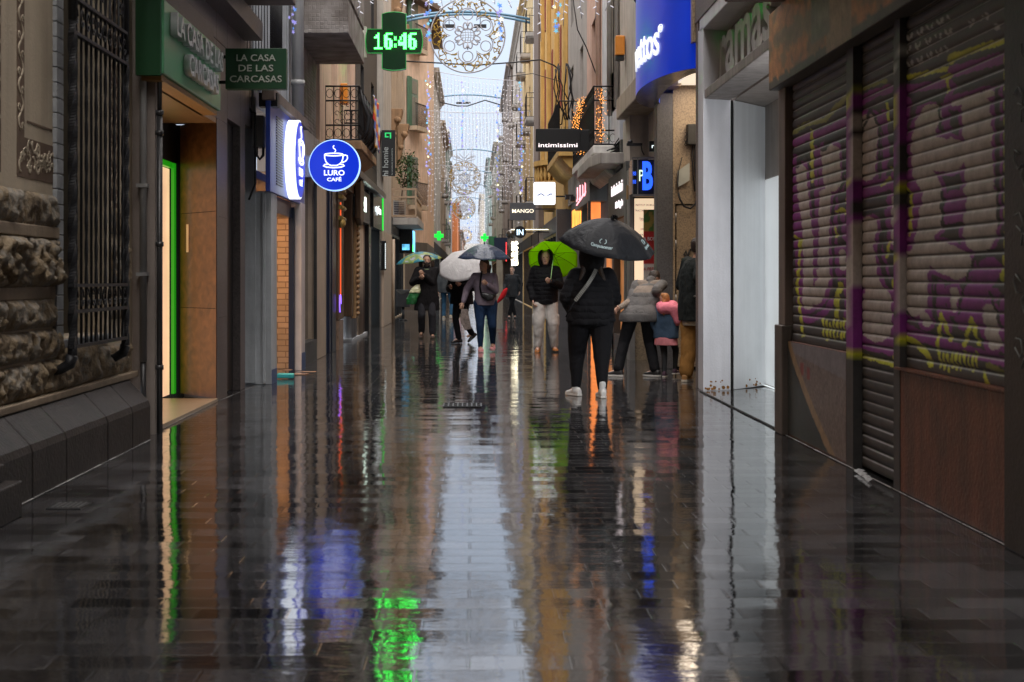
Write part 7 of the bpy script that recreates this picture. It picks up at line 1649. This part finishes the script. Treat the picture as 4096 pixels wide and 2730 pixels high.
# --- child
p = Fig('small child in denim jacket with fluffy pink hood and dark leggings', 2.60, 19.2, 35, 1.12, ((-.03, -.05, 0, 20), (.13, .06, .03, 40)), ((-.14, .02, .62), (.15, .05, .6)), fat=1.15, skin=SKIN, curl=(.5, .5), headoff=(-.03, 0, 0), gaze=-40)
p.top('denim_jacket', cloth('denim', (.06, .10, .16), rough=.85), .52, aw=.20, dw=.16, sr=.07, hemw=.24, vox=.01, disp=.02)
g = MB(); loft(g, [(p.hip + Vector((0, 0, -.16)), .165, .13), (p.hip + Vector((0, 0, -.05)), .15, .12)], p.r, p.f); shell(g, 'pink_hem', cloth('pink_cloth', (.60, .22, .25)), p.root, .01, .01, 1)
p.legs('leggings', cloth('grey_black_leggings', (.03, .032, .035)), thigh=.085, kn=.065, hemr=.05, vox=.009, disp=.01)
g = MB(); capsule(g, p.neck + Vector((-.05, -.09, -.03)), p.neck + Vector((.12, -.09, -.05)), .085, .08); capsule(g, p.neck + Vector((.08, -.10, -.05)), p.neck + Vector((.13, -.10, -.22)), .075, .05); capsule(g, p.neck + Vector((-.07, 0, 0)), p.neck + Vector((.09, 0, 0)), .07, .07); shell(g, 'pink_hood', cloth('fluffy_pink', (.85, .26, .34), rough=.95), p.root, .009, .04, 1)
p.hair(HAIRG, 'fringe_long'); p.shoes(M('dark_purple_trainer', (.05, .02, .04)), WSO, hi=.03)
# --- man in tan trousers
p = Fig('person in dark checked overshirt and tan trousers standing in the granite recess', 2.85, 18.4, 70, 1.86, ((-.12, -.12, 0, 25), (.24, .08, 0, 60)), ((.14, .22, 1.14), (.10, -.20, 1.14)), fat=1.08, lean=(.02, .0), headoff=(.05, 0, -.02), skin=SKIN2, curl=(.9, .9))
p.top('checked_overshirt', cloth('dark_check', (.022, .026, .026), rough=.9, var=.5), .78, aw=.20, dw=.155, sr=.075, cuff=.055, disp=.03)
g = MB(); loft(g, [(Vector((p.hip.x, p.hip.y, .72)), .185, .15), (Vector((p.hip.x, p.hip.y, .80)), .18, .145)], p.r, p.f); shell(g, 'shirt_hem', cloth('cream_knit', (.42, .38, .3)), p.root, .01, .01, 1)
p.legs('trousers', cloth('tan_corduroy', (.24, .12, .035), rough=.85), thigh=.115, kn=.10, hemr=.085, disp=.035); p.shoes(M('tan_boot', (.35, .18, .06), rough=.6), M('pale_rubber', (.5, .45, .38)), hi=.07)
p.hair(HAIRD, 'short')
t = MB(); a = Vector((2.80, 18.12, 1.10)); t.add([a, a + Vector((.17, .02, .06)), a + Vector((.17, .10, .0)), a + Vector((.03, .1, -.03)), a + Vector((0, 0, .006)), a + Vector((.17, .02, .066)), a + Vector((.17, .10, .006)), a + Vector((.03, .1, -.024))], [(0, 3, 2, 1), (4, 5, 6, 7), (0, 1, 5, 4), (1, 2, 6, 5), (2, 3, 7, 6), (3, 0, 4, 7)]); tag(t.build('folded_paper', M('grey_leaflet', (.4, .4, .4), bump=0)), 'grey folded leaflet held by the man in tan trousers', 'paper')
# --- hooded man with green umbrella
X0, Y0 = 1.30, 25.7
p = Fig('person in black hooded puffer jacket and pale grey cargo trousers facing the camera', X0, Y0, 183, 1.80, ((.16, -.02, 0, 172), (-.14, -.10, 0, 190)), ((.095, -.30, 1.27), (-.235, -.10, .95)), fat=1.08, curl=(1.25, .8), headoff=(0, -.01, 0), gaze=183)
p.top('puffer_jacket', PUFFB, .86, aw=.205, dw=.145, sr=.078, cuff=.06, disp=.03, shoulder=.085); p.hood(BLKC)
p.legs('cargo_trousers', cloth('pale_grey_fleece', (.50, .47, .44), rough=.9), thigh=.115, kn=.10, hemr=.07, disp=.03)
for sd in (-1, 1):
    g = MB(); c = p.hp[sd].lerp(p.kn[sd], .85) + p.r * sd * .075; capsule(g, c + Vector((0, 0, .07)), c - Vector((0, 0, .08)), .05, .05); shell(g, 'cargo_pocket', MC['pale_grey_fleece'], p.root, .01, .01, 1)
p.shoes(M('rust_suede_boot', (.36, .13, .03), rough=.8), M('dark_rubber', (.04, .03, .02)), hi=.06, pitch=(0, 8))
GU = cloth('lime_umbrella_cloth', (.40, .62, .01), rough=.6, var=.06)
def translucent(m, col, w=.5):
    n, l = m.node_tree.nodes, m.node_tree.links; p_ = n['Principled BSDF']; out = n['Material Output']; tr = n.new('ShaderNodeBsdfTranslucent'); tr.inputs[0].default_value = (*col, 1); mx = n.new('ShaderNodeMixShader'); mx.inputs[0].default_value = w
    l.new(p_.outputs[0], mx.inputs[1]); l.new(tr.outputs[0], mx.inputs[2]); l.new(mx.outputs[0], out.inputs['Surface'])
translucent(GU, (.50, .85, .02), .6)
hd = Vector((X0 + .075, Y0 - .42, 1.33)); ax = Vector((.12, .72, .68)).normalized(); umbrella('lime green umbrella resting over the shoulder of the hooded man', tuple(hd + ax * .50), tuple(ax), .46, .14, .62, [GU], M('lime_shaft', (.4, .7, .3), bump=0), phase=12, sc=.05)
# --- woman in lilac sweater
X0, Y0 = .215, 25.8
p = Fig('person in lilac grey sweater, blue jeans and pink clogs with black crossbody bag', X0, Y0, 178, 1.66, ((.14, .16, .05, 185), (-.09, -.10, 0, 176)), ((.035, -.27, 1.22), (-.40, -.06, .90)), fat=1.22, lean=(-.02, 0), curl=(1.25, .9), gaze=225, skin=SKIN2)
p.top('sweater', cloth('lilac_knit', (.22, .18, .22), rough=.92, var=.15), .84, aw=.19, dw=.14, sr=.068, cuff=.048, hemw=.165, waist=.92, disp=.018)
p.legs('jeans', cloth('dark_blue_jeans', (.014, .032, .075), rough=.8), thigh=.105, kn=.072, hemr=.05); p.hair(HAIRD, 'tail')
PK = M('pink_clog', (.62, .25, .26), rough=.5, bump=0); p.shoes(PK, M('pink_sole', (.66, .34, .34), bump=0), hi=-.02, w=.056, name='clog', pitch=(12, 0))
g = MB(); c = Vector((X0 + .04, Y0 - .17, 1.02)); loft(g, [(c + Vector((-.13, 0, .04)), .02, .02), (c + Vector((-.10, -.02, .01)), .055, .04), (c + Vector((0, -.03, -.03)), .075, .05), (c + Vector((.10, -.02, -.03)), .055, .04), (c + Vector((.14, 0, 0)), .02, .02)], Vector((0, 0, 1)), Vector((0, 1, 0))); o = shell(g, 'crossbody_bag', M('black_leather', (.012, .012, .013), rough=.35), p.root, .007, 0, 2)
g = MB(); g.tube([c + Vector((-.12, -.02, .05)), (X0 - .10, Y0 - .20, 1.18), (X0 - .08, Y0 - .14, 1.36), (X0 - .06, Y0 - .02, 1.47)], .018, 6); g.build('bag_strap', BLKC, o)
NV = cloth('navy_umbrella_cloth', (.025, .04, .075), rough=.35, spec=.5, var=.15); umbrella('dark navy umbrella held level by the woman in the lilac sweater', (XP(25.6, 1937), 25.75, 1.70), (.015, -.06, 1), .50, .25, .62, [NV], M('wood_shaft', (.35, .22, .12)), phase=22, sc=.04)
t = thing('shopping_bag', 'patterned paper shopping bag hanging from the hand of the woman in the lilac sweater', 'bag', (X0 - .40, Y0 - .08, .4))
g = MB(); o = Vector((X0 - .37, Y0 - .10, .82)); P = [(-.07, -.05), (.05, -.05), (.12, -.40), (.0, -.43), (-.08, -.26)]; g.prism([(o.x + a, o.z + b) for a, b in P], 'y', o.y - .05, o.y + .05); g.build('bag_body', M('patterned_bag', (.20, .16, .14), rough=.7, var=.7, scale=22), t, bevel=.01)
g = MB(); g.tube([o + Vector((-.05, 0, -.05)), o + Vector((-.03, 0, .06)), o + Vector((.04, 0, -.05))], .006, 5); g.build('bag_handle', BLACKI, t)
# --- bearded man with map umbrella
X0, Y0 = -1.03, 31.4
p = Fig('person with long dark hair, beard and long black coat under a map patterned umbrella', X0, Y0, 178, 1.83, ((.13, -.06, 0, 178), (-.12, .10, .05, 186)), ((-.05, -.26, 1.40), (-.16, -.27, 1.33)), fat=1.05, curl=(1.1, 1.25), skin=SKIN2)
p.top('long_coat', cloth('black_wool', (.012, .011, .012)), .62, aw=.20, dw=.14, sr=.075, cuff=.06, hemw=.26, disp=.03, collar=.08)
p.legs('trousers', cloth('charcoal_trousers', (.03, .03, .035)), thigh=.10, kn=.08, hemr=.07, disp=.025); p.hair(HAIRD, 'long')
g = MB(); capsule(g, p.head + p.gf * .07 - Vector((0, 0, .075)), p.head + p.gf * .085 - Vector((0, 0, .12)), .05, .03); capsule(g, p.head + p.gf * .05 + p.gr * .05 - Vector((0, 0, .05)), p.head + p.gf * .05 - p.gr * .05 - Vector((0, 0, .05)), .03, .03); shell(g, 'beard', HAIRD, p.root, .007, .01, 1)
g = MB(); loft(g, [(p.chest + p.f * .09 - Vector((0, 0, .08)), .05, .03), (p.chest + p.f * .075 + Vector((0, 0, .04)), .06, .03)], p.r, p.f); g.build('green_shirt', cloth('olive_shirt', (.08, .10, .06)), p.root)
p.shoes(M('brown_boot', (.06, .035, .025), rough=.4), M('dark_rubber'), hi=.08, pitch=(0, 18))
MU = [cloth('map_teal', (.03, .25, .34), rough=.6), cloth('map_yellow', (.38, .42, .10), rough=.6), cloth('map_teal'), cloth('map_blue', (.05, .22, .36), rough=.6), cloth('map_lilac', (.42, .42, .5), rough=.6), cloth('map_teal'), cloth('map_green', (.18, .30, .10), rough=.6), cloth('map_yellow')]
def map_mat():
    m, n, l, q = _mat('map_print'); tc = n.new('ShaderNodeTexCoord'); a = n.new('ShaderNodeTexNoise'); a.inputs['Scale'].default_value = 3.2; a.inputs['Detail'].default_value = 5; r = n.new('ShaderNodeValToRGB'); e = r.color_ramp.elements
    r.color_ramp.interpolation = 'CONSTANT'; e[0].color = (.03, .23, .32, 1); e[1].position = .62; e[1].color = (.40, .42, .50, 1); k = e.new(.50); k.color = (.38, .42, .10, 1); k = e.new(.57); k.color = (.20, .30, .08, 1)
    l.new(tc.outputs['Object'], a.inputs[0]); l.new(a.outputs[0], r.inputs[0]); l.new(r.outputs[0], q.inputs['Base Color']); q.inputs['Roughness'].default_value = .5; return m
MM = map_mat(); translucent(MM, (.15, .35, .35), .3)
umbrella('umbrella printed with a teal and yellow map over the bearded man', (XP(31.8, 1676), 31.8, 1.72), (-.14, -.05, .98), .52, .20, .62, [MM], M('steel_plate'), phase=5, sc=.05)
t = thing('green_carrier_bag', 'crumpled green and white plastic carrier bag on the arm of the bearded man', 'bag', (X0 - .33, Y0 - .1, .9))
g = MB(); o = Vector((X0 - .30, Y0 - .16, 1.0)); loft(g, [(o + Vector((-.05, 0, -.25)), .10, .05), (o + Vector((-.03, 0, -.12)), .13, .08), (o + Vector((.04, 0, .02)), .11, .07), (o + Vector((.12, 0, .16)), .05, .03)], Vector((1, 0, 0)), Vector((0, 1, 0))); shell(g, 'bag_body', M('green_plastic', (.02, .14, .04), rough=.25, var=.3, spec=.6), t, .012, .07, 1)
g = MB(); loft(g, [(o + Vector((.03, -.02, .01)), .12, .075), (o + Vector((.07, -.02, .10)), .10, .06), (o + Vector((.12, 0, .2)), .035, .03)], Vector((1, 0, 0)), Vector((0, 1, 0))); shell(g, 'bag_top', M('yellow_white_plastic', (.5, .5, .3), rough=.3), t, .012, .05, 1)
# --- person behind the white umbrella
X0, Y0 = -.24, 29.2
p = Fig('person in black coat half hidden behind a white umbrella stepping to the left', X0, Y0, 215, 1.68, ((.22, .12, .09, 245), (-.06, -.02, 0, 240)), ((.0, -.25, 1.2), (-.25, -.15, 1.15)), fat=1.15, lean=(-.03, 0), curl=(1.2, 1.2))
p.top('black_coat', cloth('black_wool'), .80, aw=.21, dw=.15, sr=.08, hemw=.24, disp=.03, collar=.08); p.legs('trousers', BLKC, hemr=.065); p.hair(HAIRD, 'short'); p.shoes(M('black_shoe', (.012, .012, .013), rough=.25), None, hi=.02, pitch=(38, 0))
WU = cloth('white_umbrella_cloth', (.68, .67, .68), rough=.55, var=.1); translucent(WU, (.68, .66, .66), .3)
umbrella('white umbrella tilted forward before the person in the black coat', (XP(28.8, 1850), 28.75, 1.60), (-.22, -.62, .75), .51, .20, .60, [WU], M('steel_plate'), phase=15, sc=.04)
# --- man walking away in grey jacket
X0, Y0 = -.88, 46.7
p = Fig('person walking away in grey hooded jacket, blue jeans and cream shoes', X0, Y0, 10, 1.78, ((-.10, 0, 0, 0), (.16, -.25, .04, 40)), ((-.27, .0, .9), (.28, .02, .9)), fat=1.12)
p.top('grey_jacket', cloth('dark_grey_fleece', (.07, .075, .08)), .86, aw=.21, dw=.15, sr=.08, disp=.03, collar=.09); p.legs('jeans', cloth('mid_blue_jeans', (.03, .08, .14)), hemr=.07); p.hair(M('grey_black_cap', (.03, .03, .03)), 'short', name='cap'); p.shoes(M('cream_shoe', (.5, .42, .3)), WSO, hi=.02)
X0, Y0 = -.60, 50.5
p = Fig('distant person in pale blue top and pink trousers behind the white umbrella', X0, Y0, 10, 1.66, ((-.08, 0, 0, 0), (.10, -.15, 0, 10)), ((-.25, .0, .9), (.25, .02, .9)))
p.top('pale_top', cloth('pale_blue_cloth', (.30, .38, .5)), .86, disp=.03); p.legs('pink_trousers', cloth('pale_pink', (.55, .38, .42)), hemr=.07); p.hair(M('pale_hat', (.5, .5, .55)), 'short', name='hat'); p.shoes(M('cream_shoe'), None)
X0, Y0 = 1.28, 47.0
p = Fig('distant person in dark coat standing by the shops with a closed red umbrella', X0, Y0, 200, 1.70, ((-.10, 0, 0, 180), (.10, 0, 0, 190)), ((.25, -.05, .9), (-.26, -.1, .95)), curl=(.6, 1.2))
p.top('dark_coat', cloth('charcoal_coat', (.03, .032, .036)), .70, disp=.03, hemw=.22); p.legs('trousers', BLKC); p.hair(HAIRD, 'short'); p.shoes(BSH, None)
t = thing('closed_umbrella', 'closed red umbrella pointing down beside the distant person in dark coat', 'umbrella', (.95, 46.6, .4))
g = MB(); g.tube([(1.10, 46.75, 1.0), (1.04, 46.7, .92), (.98, 46.7, .80), (.86, 46.7, .62), (.74, 46.7, .48)], [.03, .07, .09, .06, .01], 9); g.build('canopy', cloth('red_cloth', (.45, .015, .02)), t)
g = MB(); g.cyl((1.10, 46.75, 1.0), (1.20, 46.78, 1.12), .01, n=6); g.build('handle', BLACKI, t)
# litter bins
def bin_(x, y, label):
    t = thing('litter_bin', label, 'litter bin', (x, y, 0), 'black litter bins'); m = M('black_bin_metal', (.02, .02, .022), rough=.4, var=.3)
    g = MB(); g.box(x - .22, y - .14, .42, x + .22, y + .14, .92); g.build('bin_body', m, t, bevel=.02)
    g = MB(); g.box(x - .235, y - .155, .92, x + .235, y + .155, .96); g.build('rim', m, t, bevel=.006)
    g = MB(); g.cyl((x, y, 0), (x, y, .42), .05, n=12); g.cyl((x, y, 0), (x, y, .03), .13, n=16); g.build('post', m, t)
    g = MB(); g.add([(x - .22, y - .16, .95), (x - .05, y - .17, .80), (x + .1, y - .165, .88), (x + .22, y - .16, .95), (x + .2, y - .15, .97), (x - .2, y - .15, .97)], [(0, 1, 2, 3, 4, 5)]); g.build('bin_liner', M('black_plastic'), t)
bin_(XP(45, 1613), 45, 'black litter bin on a post by the left shops'); bin_(XP(62, 2045), 62, 'black litter bin on a post far down the right side')
# cardboard and a turquoise object at the cafe door
CB = M('wet_cardboard', (.26, .15, .09), rough=.6, var=.35, scale=9)
for i, (px, py, w, d_) in enumerate(((1185, 1500, .34, .10), (1235, 1494, .22, .08), (1150, 1490, .12, .10))):
    Y = 5689 * 1.33 / (py - 1114); x = XP(Y, px); g = MB(); g.prism([(x - w / 2, Y - d_), (x + w * .4, Y - d_ * .6), (x + w / 2, Y + d_), (x - w * .4, Y + d_ * .8)], 'z', .006 + i * .01, .012 + i * .012)
    tag(g.build('cardboard_sheet', CB), ['largest wet cardboard sheet on the paving before the cafe', 'wet cardboard strip at the right before the cafe', 'smallest scrap of wet cardboard beside the cafe door'][i], 'litter', 'wet cardboard before the cafe')
t = MB(); t.prism([(-2.60, 18.75), (-2.36, 18.7), (-2.38, 18.9), (-2.60, 18.92)], 'z', .01, .07); tag(t.build('turquoise_mop_cloth', M('turquoise_cloth', (.02, .3, .3), rough=.6), bevel=.015), 'folded turquoise cloth lying in the cafe doorway', 'cloth')
